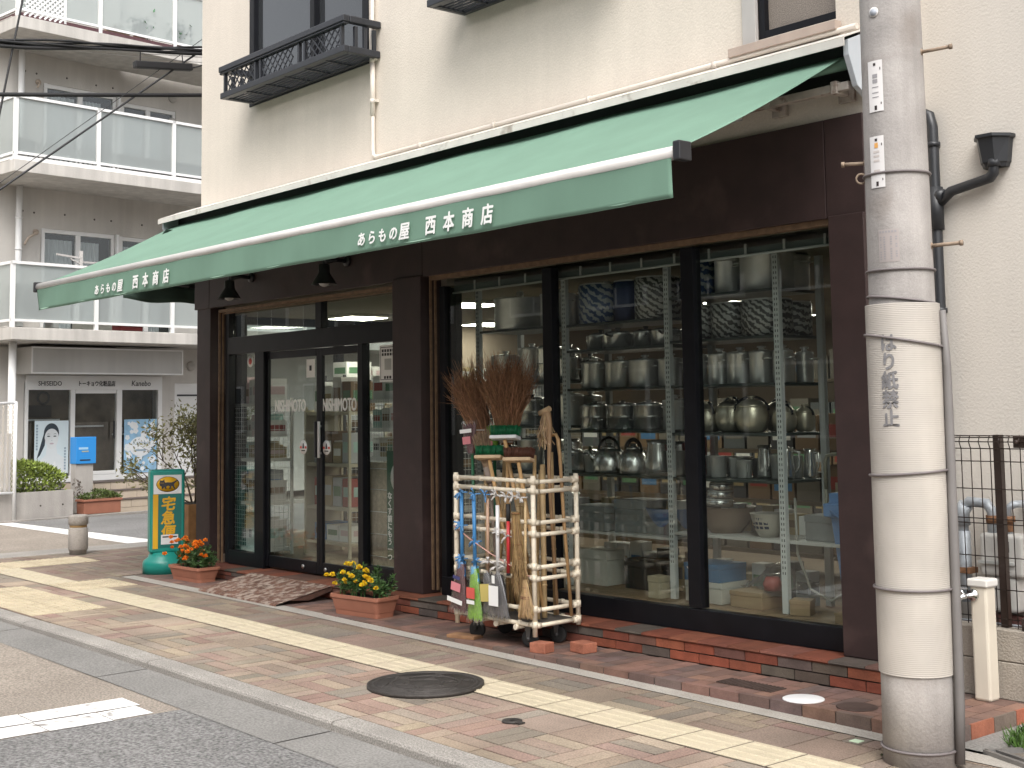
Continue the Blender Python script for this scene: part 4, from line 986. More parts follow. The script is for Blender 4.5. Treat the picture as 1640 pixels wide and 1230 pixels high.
t = broom('straw_broom', 'long straw hand broom hung head down in front of the bamboo poles', base=(-6.39, y, .6)); m = MB(); strands(m, (-6.40, y, .86), (.09, 0, -1), .50, .028, .062, 260, .0022, .03, ((.30, .19, .085), (.42, .28, .13), (.18, .105, .045)), flat=.6, taper=.6); obj('straw_head', m, twig, t, world=True)
m = MB()
for z in (.85, .66, .575): m.tube([(-6.395 + (.86 - z) * .09 + .034 * math.cos(k * .4), y + .024 * math.sin(k * .4), z) for k in range(17)], .003, 5, cap=False)
obj('binding', m, M('copper wire', (.25, .12, .05), .5, .5), t, world=True)
t = broom('straw_broom', 'short tan straw broom with thin bamboo handle hung by the front post', base=(-6.31, y, .5)); m = MB(); strands(m, (-6.315, y, .45), (.02, 0, -1), .235, .014, .068, 300, .002, .006, ((.46, .31, .16), (.52, .36, .19), (.40, .26, .13)), flat=.45, taper=.8); obj('straw_head', m, twig, t, world=True)
m = MB(); pole_(m, (-6.312, y, .44), (-6.302, y, .925), .0085, nodes=4); obj('handle', m, bamboo_lt, t, world=True); m = MB()
for z, r in ((.40, .022), (.345, .036), (.335, .038)): m.tube([(-6.315 + r * math.cos(k * .4), y + r * .5 * math.sin(k * .4), z) for k in range(17)], .0025, 5, cap=False)
obj('binding', m, M('red thread', (.20, .07, .05), .7), t, world=True)
# string ties
TIES = [M('blue string', (.10, .26, .50), .7), M('clear string', (.55, .53, .51), .5)]
for x, z, mi in ((-6.945, .96, 0), (-6.80, .955, 0), (-6.69, .955, 0), (-6.945, .745, 0), (-6.80, .65, 0), (-6.945, .53, 0), (-6.80, .52, 0), (-6.57, .955, 1), (-6.47, .95, 1), (-6.41, .955, 1), (-6.34, .95, 1), (-6.56, .72, 1), (-6.48, .70, 1), (-6.66, .53, 1), (-6.58, .51, 1), (-6.50, .52, 1)):
    m = MB()
    for k in range(7):
        d = Vector((random.uniform(-1, 1), random.uniform(-.8, .1), random.uniform(-1, 1))).normalized() * random.uniform(.03, .055)
        c = Vector((x, 5.415, z)); m.tube([c, c + d * .6 + Vector((0, 0, .006)), c + d], .0055, 5, 0)
    m.tube([(x + .02 * math.cos(k * .5), 5.447 + .026 * math.sin(k * .5), z) for k in range(14)], .0035, 5, 0, cap=False)
    obj('string_tie', m, TIES[mi], cart, world=True)
# bricks and boards chocking the wheels
chock = M('chock brick', (.34, .125, .075), .85, var=.2, scale=16, bump=.5, bscale=70, speck=.12)
m = MB(); m.box(-.058, .058, -.05, .05, 0, .06); b1 = obj('brick', m, chock, bevel=.004); b1.location = (-6.225, 5.475, zt(-6.2) + .004); b1.rotation_euler = (0, 0, R_(12))
tag(b1, 'loose red brick chocking the front wheel of the cart', 'brick', 'loose bricks by the cart')
b2 = b1.copy(); COL.objects.link(b2); b2.location = (-6.045, 5.655, zt(-6.0) + .004); b2.rotation_euler = (0, 0, R_(-6)); b2.scale = (1.15, 1.1, 1.0); tag(b2, 'loose red brick chocking the rear wheel near the window', 'brick', 'loose bricks by the cart')
m = MB(); m.box(-.11, .11, -.055, .055, 0, .022); o = obj('wooden_board', m, M('board wood', (.26, .14, .07), .8, var=.2, scale=14), bevel=.003); o.location = (-6.99, 5.475, zt(-7) + .004); o.rotation_euler = (0, 0, R_(15)); tag(o, 'small wooden board wedged under the cart wheel', 'board')

# ------------------------------------------------------------------ marigold planters
terra = M('terracotta plastic', (.33, .135, .085), .6, var=.10, scale=6, bump=.1)
soil = M('soil', (.03, .022, .015), .95, var=.3, scale=40, bump=.6)
leafm = M('leaves', attr=True, rough=.55, var=.15, scale=20)
petal = M('petals', attr=True, rough=.6, var=.12, scale=60)
def planter(loc, rz, L, W, Hh, label, fcol, nf, spread, hgt):
    t = thing('flower_planter', label, 'flower planter', loc, rz, 'flower planters by the shop door')
    m = MB(); pr = [(.80, 0), (.82, .035), (.835, .037), (.955, Hh - .028), (1.0, Hh - .026), (1.0, Hh), (.93, Hh), (.91, Hh - .03)]
    def rr(k):
        a, b, c = L / 2 * k if k > .9 else L / 2 - (1 - k) * .16, W / 2 - (1 - k) * .16, .03
        pts = []
        for sx, sy, a0 in ((1, 1, 0), (-1, 1, 90), (-1, -1, 180), (1, -1, 270)):
            for i in range(4):
                an = R_(a0 + 30 * i); pts.append((sx * (a - c) + c * math.cos(an), sy * (b - c) + c * math.sin(an)))
        return pts
    vs = []; 
    for k, z in pr: vs += [(x, y, z) for x, y in rr(k)]
    fs = [(i * 16 + q, i * 16 + (q + 1) % 16, i * 16 + 16 + (q + 1) % 16, i * 16 + 16 + q) for i in range(len(pr) - 1) for q in range(16)] + [tuple(range(16))[::-1]]
    m.add(vs, fs); obj('pot', m, terra, t, bevel=.002)
    m = MB(); m.grid(lambda u, v: ((u - .5) * (L - .05), (v - .5) * (W - .05), Hh - .022 + .008 * math.sin(u * 30) * math.sin(v * 12)), 24, 10); obj('soil', m, soil, t)
    m = MB(); stems = []
    for i in range(34):
        bx, by = random.uniform(-.42, .42) * L, random.uniform(-.36, .36) * W
        tx, ty, tz = bx * spread + random.uniform(-.03, .03), by * spread * 1.25 + random.uniform(-.03, .03), Hh + hgt * random.uniform(.4, 1.0) * (1 - .35 * abs(bx) / (L * .42))
        m.tube([(bx, by, Hh - .03), ((bx + tx) / 2 + random.uniform(-.01, .01), (by + ty) / 2, (Hh + tz) / 2), (tx, ty, tz)], [.004, .003, .002], 5, 0, False, (.05, .10, .025)); stems.append(Vector((tx, ty, tz)))
        for q in range(24):
            f = random.uniform(.12, 1); c = Vector((bx, by, Hh)) .lerp(Vector((tx, ty, tz)), f)
            d = Vector((random.uniform(-1, 1), random.uniform(-1, 1), random.uniform(-.35, .8)))
            g_ = random.uniform(.7, 1.5); l = random.uniform(.03, .062); m.leaf(c, d, l, l * .36, 0, (.045 * g_, .095 * g_, .026 * g_))
            m.leaf(c + d.normalized() * l * .4, d + Vector((random.uniform(-1, 1), random.uniform(-1, 1), 0)), l * .6, l * .2, 0, (.042 * g_, .10 * g_, .025 * g_))
    obj('foliage', m, leafm, t)
    stems.sort(key=lambda s: -s.z + random.uniform(-.03, .03))
    for i in range(nf):
        s = stems[i % len(stems)]; c = Vector((random.uniform(-.47, .47) * L, random.uniform(-.72, .2) * W, Hh + hgt * random.uniform(.30, 1.02))); r = random.uniform(.016, .0235)
        m = MB(); 
        for q in range(46):
            th = math.acos(random.uniform(-.25, 1)); ph = random.random() * 6.283; d = Vector((math.sin(th) * math.cos(ph), math.sin(th) * math.sin(ph), math.cos(th)))
            k = random.uniform(.75, 1.15); m.leaf(c + d * r * .35, d, r * .85, r * .75, 0, (fcol[0] * k, fcol[1] * k * random.uniform(.8, 1.15), fcol[2]))
        m.blob(c, r * .62, 8, 5, 0, (fcol[0] * .75, fcol[1] * .6, fcol[2])); obj('flower', m, petal, t)
planter((-11.16, 5.64, zt(-11)), R_(3), .54, .24, .135, 'terracotta trough of orange marigolds below the shop corner pilaster', (.85, .25, .012), 36, 1.15, .24)
planter((-8.33, 5.585, zt(-8.3) + .003), R_(7), .54, .24, .15, 'terracotta trough of yellow marigolds beside the metal ramp', (.82, .60, .015), 24, 1.0, .235)

# ------------------------------------------------------------------ rusty threshold ramp
t = thing('ramp', 'rusty checker-plate metal ramp leading up to the shop door', 'ramp', (-9.82, 5.55, 0))
rp = M('rusty checker plate', (.15, .075, .052), .75, .1, var=.3, scale=9, bump=.6, bscale=70, speck=.35, sscale=80, stain=(17, (.38, .31, .26), .44, .62))
x0, x1, y0, y1, h = -10.46, -9.17, 5.325, 5.838, .112
m = MB(); m.add([(x0, y0, .004), (x1, y0, .004), (x1, y0 + .004, .016), (x0, y0 + .004, .016), (x1, y1, h), (x0, y1, h), (x0, y1, h - .012), (x1, y1, h - .012)], [(0, 1, 2, 3), (3, 2, 4, 5), (5, 4, 7, 6)])
n = Vector((0, -(h - .016), y1 - y0)).normalized()
for i in range(34):
    for j in range(13):
        x = x0 + .03 + i * (x1 - x0 - .06) / 33; f = (j + .5) / 13; y = y0 + (y1 - y0) * f; z = .016 + (h - .016) * f
        a = .7 if (i + j) % 2 else -.7; dx, dy = .013 * math.cos(a), .013 * math.sin(a)
        c = Vector((x, y, z)); e = Vector((dx, dy, dy * h / (y1 - y0))); s = Vector((-dy, dx, 0)) * .28
        m.add([c - e, c + s + n * .0035, c + e, c - s + n * .0035, c + n * .0045], [(0, 3, 4), (3, 2, 4), (2, 1, 4), (1, 0, 4)])
obj('plate', m, rp, t, world=True)
m = MB()
for x in (x0 + .004, x1 - .004): m.prism([(y0 + .12, .004 + .03), (y1, h - .012), (y1, .075), (y0 + .3, .02)], -.004, .004, 0, Matrix(((0, 0, 1, x), (1, 0, 0, 0), (0, 1, 0, 0), (0, 0, 0, 1))))
obj('side_flange', m, M('dark rust', (.085, .04, .028), .85, var=.3, scale=20), t, world=True)

# ------------------------------------------------------------------ courier pillar sign
t = thing('pillar_sign', 'teal plastic courier pillar sign with black cat emblem and yellow characters', 'sign', (-11.90, 5.72, 0), R_(73))
teal = M('teal plastic', (.012, .225, .185), .35, var=.06, scale=5)
m = MB(); m.lathe([(.215, 0), (.215, .10), (.205, .125), (.165, .155), (.15, .20)], 32, sy=.85); obj('base', m, teal, t)
m = MB(); m.box(-.162, .162, -.085, .085, .195, .975); bo = obj('body', m, teal, t, bevel=.022, seg=4)
yy = -.0865
sgd = M('teal panel', (.008, .13, .115), .4); sy_ = M('sign yellow', (.62, .34, .012), .5); wsg = M('sign white', (.66, .65, .66), .5)
m = MB(); m.box(-.132, .128, yy - .002, yy + .0005, .245, .745); obj('panel', m, sgd, bo)
m = MB(); m.box(-.132, .128, yy - .003, yy + .0005, .747, .925); m.box(-.06, .10, yy - .0045, yy - .0022, .275, .365); obj('panel', m, wsg, bo)
m = MB(); m.box(-.136, -.088, yy - .0032, yy - .0022, .235, .745); obj('stripe', m, sy_, bo)
m = MB(); m.box(-.046, .088, yy - .0056, yy - .0048, .338, .35); obj('caption', m, blackv, bo)
m = MB(); X = Matrix.Translation((0, yy - .0032, .838)) @ Matrix.Rotation(R_(90), 4, 'X')
m.lathe([(.107, 0), (.107, .001)], 36, X=X, sy=.68, mi=1); m.lathe([(.102, .0012), (.102, .002)], 36, X=X, sy=.67)
cat_ = [(-.075, .046), (-.068, .036), (-.045, .036), (-.034, .048), (-.031, .026), (-.026, .016), (.0, .018), (.035, .016), (.06, .026), (.092, .040), (.095, .032), (.068, .013), (.056, -.004), (.060, -.022), (.070, -.044), (.058, -.046), (.046, -.024), (.034, -.016), (.026, -.044), (.012, -.044), (.018, -.02), (.0, -.014), (-.016, -.024), (-.012, -.042), (-.024, -.044), (-.034, -.026), (-.046, -.042), (-.058, -.042), (-.058, -.022), (-.074, -.012), (-.080, .008), (-.076, .024)]
m.prism(cat_, .0022, .003, 1, X)
for ex in (-.064, -.046): m.prism([(ex - .005, .014), (ex + .005, .016), (ex + .001, .008)], .0031, .0034, 0, X)
obj('emblem', m, [sy_, blackv], bo)
tm = text_mb('宅急便', .135, .001, .0045, vertical=True, shear=.10, line=.98); place(tm, (.004, yy - .0035, .605)); obj('lettering', tm, sy_, bo)

# ------------------------------------------------------------------ bollard, covers
t = thing('bollard', 'short round grey concrete bollard with ochre band at the street corner', 'bollard', (-14.2, 5.80, 0))
m = MB(); m.lathe([(.088, 0), (.09, .04), (.098, .045), (.104, .06), (.104, .27), (.094, .285), (.0935, .29)], 28); m.lathe([(.0935, .315), (.094, .318), (.105, .325), (.105, .405), (.098, .42), (.085, .424)], 28); obj('stone', m, M('bollard stone', (.33, .30, .27), .9, var=.15, scale=6, bump=.6, bscale=110, speck=.3, sscale=160), t)
m = MB(); m.lathe([(.0915, .288), (.0915, .317)], 28); obj('band', m, M('ochre band', (.32, .20, .08), .7), t)
iron = M('cast iron', (.052, .046, .042), .62, .3, var=.25, scale=14, bump=.5, bscale=90)
t = thing('manhole_cover', 'big dark iron manhole cover touching the yellow guide strip', 'manhole cover', (-6.05, 4.46, zs(-6.05) + .009), R_(20))
m = MB(); m.lathe([(.325, -.01), (.325, .010), (.312, .0105), (.309, .006), (.3, .006)], 48); obj('frame', m, iron, t)
m = MB(); m.lathe([(.298, -.01), (.298, .008)], 48)
for r in (.285, .19, .095):
    m.lathe([(r - .008, .0082), (r - .006, .0115), (r + .006, .0115), (r + .008, .0082)], 40, cap=False)
for k in range(12):
    a = k * math.pi / 6
    for r0, r1 in ((.205, .27), (.11, .175)):
        pts = [((r0 + (r1 - r0) * f) * math.cos(a + .35 * math.sin(f * 3) * (1 if k % 2 else -1)), (r0 + (r1 - r0) * f) * math.sin(a + .35 * math.sin(f * 3) * (1 if k % 2 else -1)), .0075) for f in (0, .2, .4, .6, .8, 1)]
        m.tube(pts, .0035, 5)
obj('lid', m, iron, t)
m = MB(); m.lathe([(.052, 0), (.05, .006), (.03, .008), (.01, .006)], 24, sy=1.0); m.box(-.008, .075, -.02, .02, 0, .006); o = obj('valve_cover', m, iron); o.location = (-5.09, 4.275, zs(-5.09) + .003); tag(o, 'small round iron valve cover in the brick paving', 'valve cover')
m = MB(); m.lathe([(.105, 0), (.105, .004), (.1, .006)], 32); o = obj('drain_cover', m, M('cover white', (.80, .80, .80), .5, var=.03)); o.location = (-4.275, 5.505, zt(-4.2) + .004); tag(o, 'round white plastic drain cover set in the tiled step', 'drain cover')
m = MB(); m.lathe([(.10, 0), (.10, .003), (.09, .0032), (.088, .002)], 32); o = obj('drain_cover', m, M('cover brown', (.075, .048, .04), .7, var=.15, scale=20, bump=.3)); o.location = (-3.985, 5.545, zt(-3.9) + .004); tag(o, 'round dark brown drain cover between white cover and pole', 'drain cover')
m = MB(); m.box(-4.79, -4.42, 5.435, 5.565, 0, .004)
for k in range(14): m.box(-4.785 + k * .026, -4.772 + k * .026, 5.44, 5.56, .004, .007)
o = obj('drain_grate', m, M('grate brown', (.055, .035, .028), .8, var=.2, scale=20)); o.location = (-.075, .085, zt(-4.6) + .004); tag(o, 'dark rectangular mat-like drain grate on the tiled step', 'drain grate')
m = MB(); m.prism([(-.035, 0), (0, -.035), (.035, 0), (0, .035)], 0, .003); o = obj('boundary_marker', m, M('marker green', (.50, .62, .46), .6)); o.location = (-3.742, 5.195, zs(-3.74) + .001); o.rotation_euler = (0, 0, R_(45)); tag(o, 'pale green square boundary plate set in paving by the pole', 'marker')
# grass patch in a drain frame at the bottom right corner
t = thing('drain_grate', 'steel-edged drain surround in the concrete by the grass tuft', 'drain', (-3.1, 5.4, 0))
m = MB(); z = zs(-3.1) + .002
for a, b in (((-3.24, 5.43), (-2.5, 5.16)), ((-3.24, 5.43), (-2.9, 5.95)), ((-3.20, 5.47), (-2.5, 5.22))): m.bar((a[0], a[1], z + .008), (b[0], b[1], z + .008), .02, .02)
obj('steel_edge', m, M('edge steel', (.30, .29, .28), .5, .7, var=.2), t, world=True)
m = MB(); m.add([(-3.2, 5.46, z), (-2.4, 5.2, z), (-2.0, 5.9, z), (-2.87, 5.95, z)], [(0, 1, 2, 3)]); obj('infill', m, M('infill earth', (.14, .12, .10), .95, var=.2, scale=20, bump=.5), t, world=True)
m = MB()
for _ in range(1500):
    a, b = random.random(), random.random(); x, y = -3.24 + a * .55 + b * -.09, 5.60 - a * .12 + b * .34; g_ = random.uniform(.6, 1.5)
    m.leaf((x, y, z), (random.uniform(-.8, .8), random.uniform(-.8, .8), 1), random.uniform(.03, .085), .009, 0, (.055 * g_, .115 * g_, .02 * g_))
o = obj('grass', m, leafm); o['kind'] = 'stuff'; tag(o, 'short green grass tuft in the steel drain frame', 'grass')
m = MB()
for _ in range(90):
    a = random.random(); x, y = -3.50 + random.uniform(-.025, .02), 5.12 + random.uniform(-.05, .05); g_ = random.uniform(.5, 1.2)
    m.leaf((x, y, zs(x)), (random.uniform(-1, 1), random.uniform(-1, 1), .7), random.uniform(.01, .03), .006, 0, (.05 * g_, .08 * g_, .02 * g_))
o = obj('weeds', m, leafm); o['kind'] = 'stuff'; tag(o, 'tiny weeds growing at the foot of the utility pole', 'weeds')

# ------------------------------------------------------------------ potted shrub at the corner
t = thing('potted_tree', 'airy olive-green shrub in a wooden tub at the shop corner', 'potted tree', (-13.0, 6.6, 0))
m = MB(); m.box(-.20, .20, -.20, .20, 0, .56); 
obj('tub', m, M('tub wood', (.30, .15, .06), .6, var=.2, scale=12), t, bevel=.006)
m = MB(); m.box(-.18, .18, -.18, .18, .555, .565); obj('soil', m, soil, t)
m = MB(); tips = []
def grow(p, d, l, r, dep):
    q = p + d * l + Vector((random.uniform(-1, 1), random.uniform(-1, 1), 0)) * l * .08
    m.tube([p, (p + q) / 2 + Vector((random.uniform(-1, 1), random.uniform(-1, 1), 0)) * l * .05, q], [r, r * .85, r * .7], 6)
    if dep == 0: tips.append((q, d)); return
    tips.append((p.lerp(q, .7), d))
    for _ in range(random.choice((2, 3, 3))):
        e = (d + Vector((random.uniform(-1, 1), random.uniform(-1, 1), random.uniform(-.3, .5))) * .8).normalized(); grow(q, e, l * random.uniform(.6, .85), r * .62, dep - 1)
for a in range(5):
    an = a * 1.256 + .4; grow(Vector((.05 * math.cos(an), .05 * math.sin(an), .55)), Vector((.30 * math.cos(an), .30 * math.sin(an), 1)).normalized(), random.uniform(.28, .42), .012, 3)
grow(Vector((0, -.05, .55)), Vector((-.5, -.62, .42)).normalized(), .36, .009, 2)
obj('trunk', m, M('bark', (.11, .08, .055), .9, var=.2, scale=20), t)
m = MB()
for p, d in tips:
    for _ in range(24):
        c = p + Vector((random.gauss(0, .055), random.gauss(0, .055), random.gauss(0, .06))); g_ = random.uniform(.55, 1.7); l = random.uniform(.03, .06)
        m.leaf(c, d * .4 + Vector((random.uniform(-1, 1), random.uniform(-1, 1), random.uniform(-.5, .9))), l, l * .42, 0, (.21 * g_, .205 * g_, .085 * g_))
obj('crown', m, leafm, t)
# ------------------------------------------------------------------ display shelving and everything on it
def patt(name, a, b, sc):
    if name in MATS: return MATS[name]
    m = bpy.data.materials.new(name); m.use_nodes = True; MATS[name] = m; n = m.node_tree.nodes; L = m.node_tree.links
    tc = n.new('ShaderNodeTexCoord'); mp = n.new('ShaderNodeMapping'); mp.inputs['Rotation'].default_value = (0, R_(52), 0)
    wv = n.new('ShaderNodeTexWave'); wv.inputs['Scale'].default_value = sc; wv.inputs['Distortion'].default_value = 5; wv.inputs['Detail'].default_value = 3; wv.inputs['Detail Scale'].default_value = 4
    mr = n.new('ShaderNodeMapRange'); mr.inputs['From Min'].default_value = .42; mr.inputs['From Max'].default_value = .56
    mx = n.new('ShaderNodeMix'); mx.data_type = 'RGBA'; mx.inputs['A'].default_value = (*a, 1); mx.inputs['B'].default_value = (*b, 1)
    L.new(tc.outputs['Object'], mp.inputs[0]); L.new(mp.outputs[0], wv.inputs[0]); L.new(wv.outputs['Fac'], mr.inputs['Value']); L.new(mr.outputs[0], mx.inputs['Factor'])
    L.new(mx.outputs['Result'], n['Principled BSDF'].inputs['Base Color']); n['Principled BSDF'].inputs['Roughness'].default_value = .35
    return m
alu = M('aluminium', (.66, .655, .64), .42, .6, var=.12, scale=9); steel2 = M('polished steel', (.74, .73, .71), .24, .82, var=.08, scale=6); gold = M('champagne alumite', (.64, .58, .46), .34, .7, var=.08)
printblue = patt('blue print', (.035, .075, .19), (.42, .45, .47), 7); printblk = patt('grey print wrap', (.45, .45, .43), (.06, .06, .06), 9); navy = M('navy paper', (.02, .035, .10), .5); blk = M('black plastic', (.012, .012, .013), .35); bluepl = M('blue plastic', (.07, .17, .36), .4, var=.06); redpl = M('red plastic', (.30, .02, .02), .4)
slotm = M('slotted post', (.60, .62, .62), .5, var=.06); shelfgl = M('shelf edge', (.05, .06, .055), .3, var=.1); shelfwh = M('white shelf', (.50, .50, .48), .5, var=.06)
card = M('cardboard', (.32, .225, .13), .85, var=.10, scale=6); whitebox = M('white box', (.52, .50, .45), .6, var=.06); bluebox = M('blue box', (.04, .14, .28), .5, var=.05); greybox = M('grey box', (.20, .21, .21), .6, var=.15, scale=10); creambox = M('cream box', (.42, .36, .26), .7, var=.08)
PX = [-7.93, -6.95, -5.955, -5.055]
sh = thing('display_shelving', 'slotted steel display shelving full of cookware behind the window', 'shelving', (-6.5, 6.6, .27))
hole = M('slot holes', (.10, .105, .105), .8)
for x in PX:
    for yy in (6.38, 6.80):
        m = MB(); m.box(x - .022, x + .022, yy - .012, yy + .02, .272, 2.43)
        if yy < 6.5:
            z = .5
            while z < 2.4:
                m.box(x - .012, x - .005, yy - .0128, yy - .0122, z, z + .016, 1); m.box(x + .005, x + .012, yy - .0128, yy - .0122, z, z + .016, 1); z += .032
        obj('post', m, [slotm, hole], sh, world=True)
BAYS = [(PX[0], PX[1], [2.10, 1.70, 1.38, 1.05, .67]), (PX[1], PX[2], [2.09, 1.91, 1.64, 1.35, 1.05, .66]), (PX[2], PX[3], [2.215, 1.93, 1.64, 1.335, 1.05, .70])]
for x0, x1, zz in BAYS:
    for z in zz:
        m = MB(); lo = z < .8; m.box(x0 + .023, x1 - .023, 6.37, 6.79, z - .02, z - .002); obj('shelf', m, shelfwh if lo else shelfgl, sh, world=True, bevel=.002)
m = MB(); m.box(-5.03, -4.45, 6.40, 6.79, .68, .698); obj('shelf', m, shelfwh, sh, world=True)
CACHE = {}; LATER = []
def mk(kind, w_, h, mats):
    """one prototype per kind and size: returns list of (part, mesh builder, material)"""
    r = w_ / 2; out = []
    if kind == 'stockpot':
        m = MB(); m.lathe([(r * .94, 0), (r * .96, .004), (r * .96, h), (r, h + .004), (r, h + .008), (r * .95, h + .008), (r * .94, .01)], 32, cap=True); out.append(('body', m, mats))
        m = MB(); m.lathe([(r * .99, h + .008), (r * .97, h + .016), (r * .5, h + .024), (.02, h + .026), (.016, h + .036), (.028, h + .042), (.026, h + .05), (.004, h + .052)], 32); out.append(('lid', m, mats))
        for s in (-1, 1):
            m = MB(); m.tube([(s * r * .94, -.035, h * .82), (s * (r + .03), -.033, h * .84), (s * (r + .034), 0, h * .845), (s * (r + .03), .033, h * .84), (s * r * .94, .035, h * .82)], .005, 7); out.append(('handle', m, mats))
    elif kind == 'kettle':
        m = MB(); m.lathe([(r * .9, 0), (r * .98, h * .12), (r, h * .35), (r * .93, h * .62), (r * .66, h * .86), (r * .45, h * .95), (.0, h * .96)], 32); out.append(('body', m, mats))
        m = MB(); m.lathe([(r * .47, h * .94), (r * .44, h * .99), (.02, h * 1.04), (.022, h * 1.14), (.0, h * 1.15)], 24); out.append(('lid', m, mats))
        m = MB(); m.tube([(-r * .9, 0, h * .45), (-r * 1.25, 0, h * .68), (-r * 1.4, 0, h * .9)], [.024, .016, .012], 10); out.append(('spout', m, mats))
        m = MB(); m.tube([(r * .7 * math.cos(t), 0, h * .82 + r * .85 * math.sin(t)) for t in [math.pi * k / 14 for k in range(15)]], .010, 8); out.append(('handle', m, blk))
    elif kind == 'roundpot':
        m = MB(); m.lathe([(r * .62, 0), (r * .82, h * .1), (r * .98, h * .4), (r * .98, h * .62), (r * .88, h * .85), (r * .84, h * .9)], 32); out.append(('body', m, mats))
        m = MB(); m.lathe([(r * .9, h * .88), (r * .88, h * .93), (r * .55, h * 1.08), (.02, h * 1.13), (.018, h * 1.2), (.03, h * 1.25), (.0, h * 1.27)], 32); out.append(('lid', m, mats))
        m = MB(); m.tube([(r * .98 * math.cos(t), 0, h * .75 + r * .8 * math.sin(t)) for t in [math.pi * k / 14 for k in range(15)]], .008, 8); out.append(('handle', m, blk))
    elif kind == 'saucepan':
        m = MB(); m.lathe([(r * .9, 0), (r * .97, .01), (r, h), (r * 1.03, h + .004), (r * .97, h + .004), (r * .9, .012)], 30); out.append(('body', m, mats))
        m = MB(); m.lathe([(r, h + .005), (r * .6, h + .025), (.012, h + .03), (.02, h + .05), (.0, h + .052)], 24); out.append(('lid', m, mats))
        m = MB(); m.tube([(r * .6, -r * .8, h * .85), (r * .9, -r * 1.15, h * .9), (r * 1.2, -r * 1.5, h * .95)], .009, 8); out.append(('handle', m, blk))
    elif kind == 'can':
        m = MB(); m.lathe([(r, 0), (r, h), (r * .97, h + .004)], 32); out.append(('wrap', m, mats)); m = MB(); m.lathe([(r * .95, h + .0045), (r * .95, h + .014), (r * .3, h + .02)], 28); out.append(('lid', m, alu))
    elif kind == 'cup':
        m = MB(); m.lathe([(r * .85, 0), (r * .9, .004), (r, h), (r * 1.05, h + .002), (r * .96, h), (r * .84, .008)], 22); out.append(('body', m, mats))
        m = MB(); m.tube([(r * .92, 0, h * .8), (r * 1.5, 0, h * .75), (r * 1.5, 0, h * .35), (r * .9, 0, h * .25)], .003, 6); out.append(('handle', m, mats))
    elif kind == 'jug':
        m = MB(); m.lathe([(r * .8, 0), (r, h * .1), (r * .9, h * .5), (r * .75, h * .85), (r * .85, h), (r * .78, h), (r * .7, h * .85)], 26); out.append(('body', m, mats))
        m = MB(); m.tube([(r * .8, 0, h * .9), (r * 1.5, 0, h * .85), (r * 1.45, 0, h * .4), (r * .95, 0, h * .2)], .007, 8); out.append(('handle', m, mats))
    elif kind == 'bowl':
        m = MB(); m.lathe([(r * .5, 0), (r * .72, h * .3), (r * .92, h * .75), (r, h), (r * 1.03, h + .004), (r * .97, h + .002), (r * .7, h * .35), (r * .48, .012)], 32); out.append(('shell', m, mats))
        m = MB(); m.lathe([(r * .5, -.0), (r * .5, .012), (r * .53, .012), (r * .53, 0)], 24); out.append(('foot', m, mats))
    elif kind == 'steamer':
        m = MB(); m.lathe([(r * .93, 0), (r * .95, .006), (r * .95, h * .46), (r * 1.02, h * .48)], 30); out.append(('pot', m, mats)); m = MB(); m.lathe([(r * .93, h * .485), (r * .95, h * .5), (r * .95, h * .88), (r * 1.0, h * .9)], 30); out.append(('basket', m, mats))
        m = MB(); m.lathe([(r, h * .905), (r * .6, h * 1.0), (.014, h * 1.02), (.024, h * 1.1), (.0, h * 1.11)], 26); out.append(('lid', m, mats))
        for s in (-1, 1):
            m = MB(); m.tube([(s * r * .94, -.03, h * .36), (s * (r + .03), 0, h * .38), (s * r * .94, .03, h * .36)], .006, 7); out.append(('handle', m, mats))
    elif kind == 'box':
        d = min(w_, .26); m = MB(); m.box(-r, r, -d / 2, d / 2, 0, h * .72); out.append(('tray', m, mats)); m = MB(); m.box(-r - .003, r + .003, -d / 2 - .003, d / 2 + .003, h * .60 if False else h * .725, h); out.append(('lid', m, mats))
    return out
def item(name, kind, w_, h, mats, loc, label, cat, group, rz=0.0):
    key = (name, kind, round(w_, 3), round(h, 3), mats.name)
    if key in CACHE: return dup(CACHE[key], loc, rz, label)
    t = thing(name, label, cat, loc, rz, group)
    for pn, mb, mt in mk(kind, w_, h, mats): obj(pn, mb, mt, t, bevel=.003 if kind == 'box' else 0)
    CACHE[key] = t
    return t
ORD = ['first', 'second', 'third', 'fourth', 'fifth', 'sixth', 'seventh', 'eighth']
bayn = ['bay behind brooms', 'middle bay', 'bay near pole']
K = {'S': ('stockpot', 'stockpot', 'tall steel stockpot', 'pot', steel), 'A': ('aluminium_pot', 'stockpot', 'wide dull aluminium pot', 'pot', alu), 'P': ('saucepan', 'saucepan', 'steel saucepan', 'saucepan', steel2), 'K': ('kettle', 'kettle', 'steel kettle with black bail', 'kettle', steel2),
     'R': ('round_pot', 'roundpot', 'champagne round-bellied pot', 'pot', gold), 'B': ('wrapped_can', 'can', 'blue-printed paper-wrapped can', 'can', printblue), 'W': ('wrapped_can', 'can', 'grey-printed paper-wrapped can', 'can', printblk), 'N': ('wrapped_can', 'can', 'navy paper-wrapped can', 'can', navy),
     'C': ('cup', 'cup', 'small aluminium cup', 'cup', alu), 'J': ('jug', 'jug', 'tall steel jug', 'jug', steel2), 'T': ('steamer_pot', 'steamer', 'two-tier steel steamer pot', 'pot', steel2), 'G': ('grey_box', 'box', 'dim grey box', 'box', greybox)}
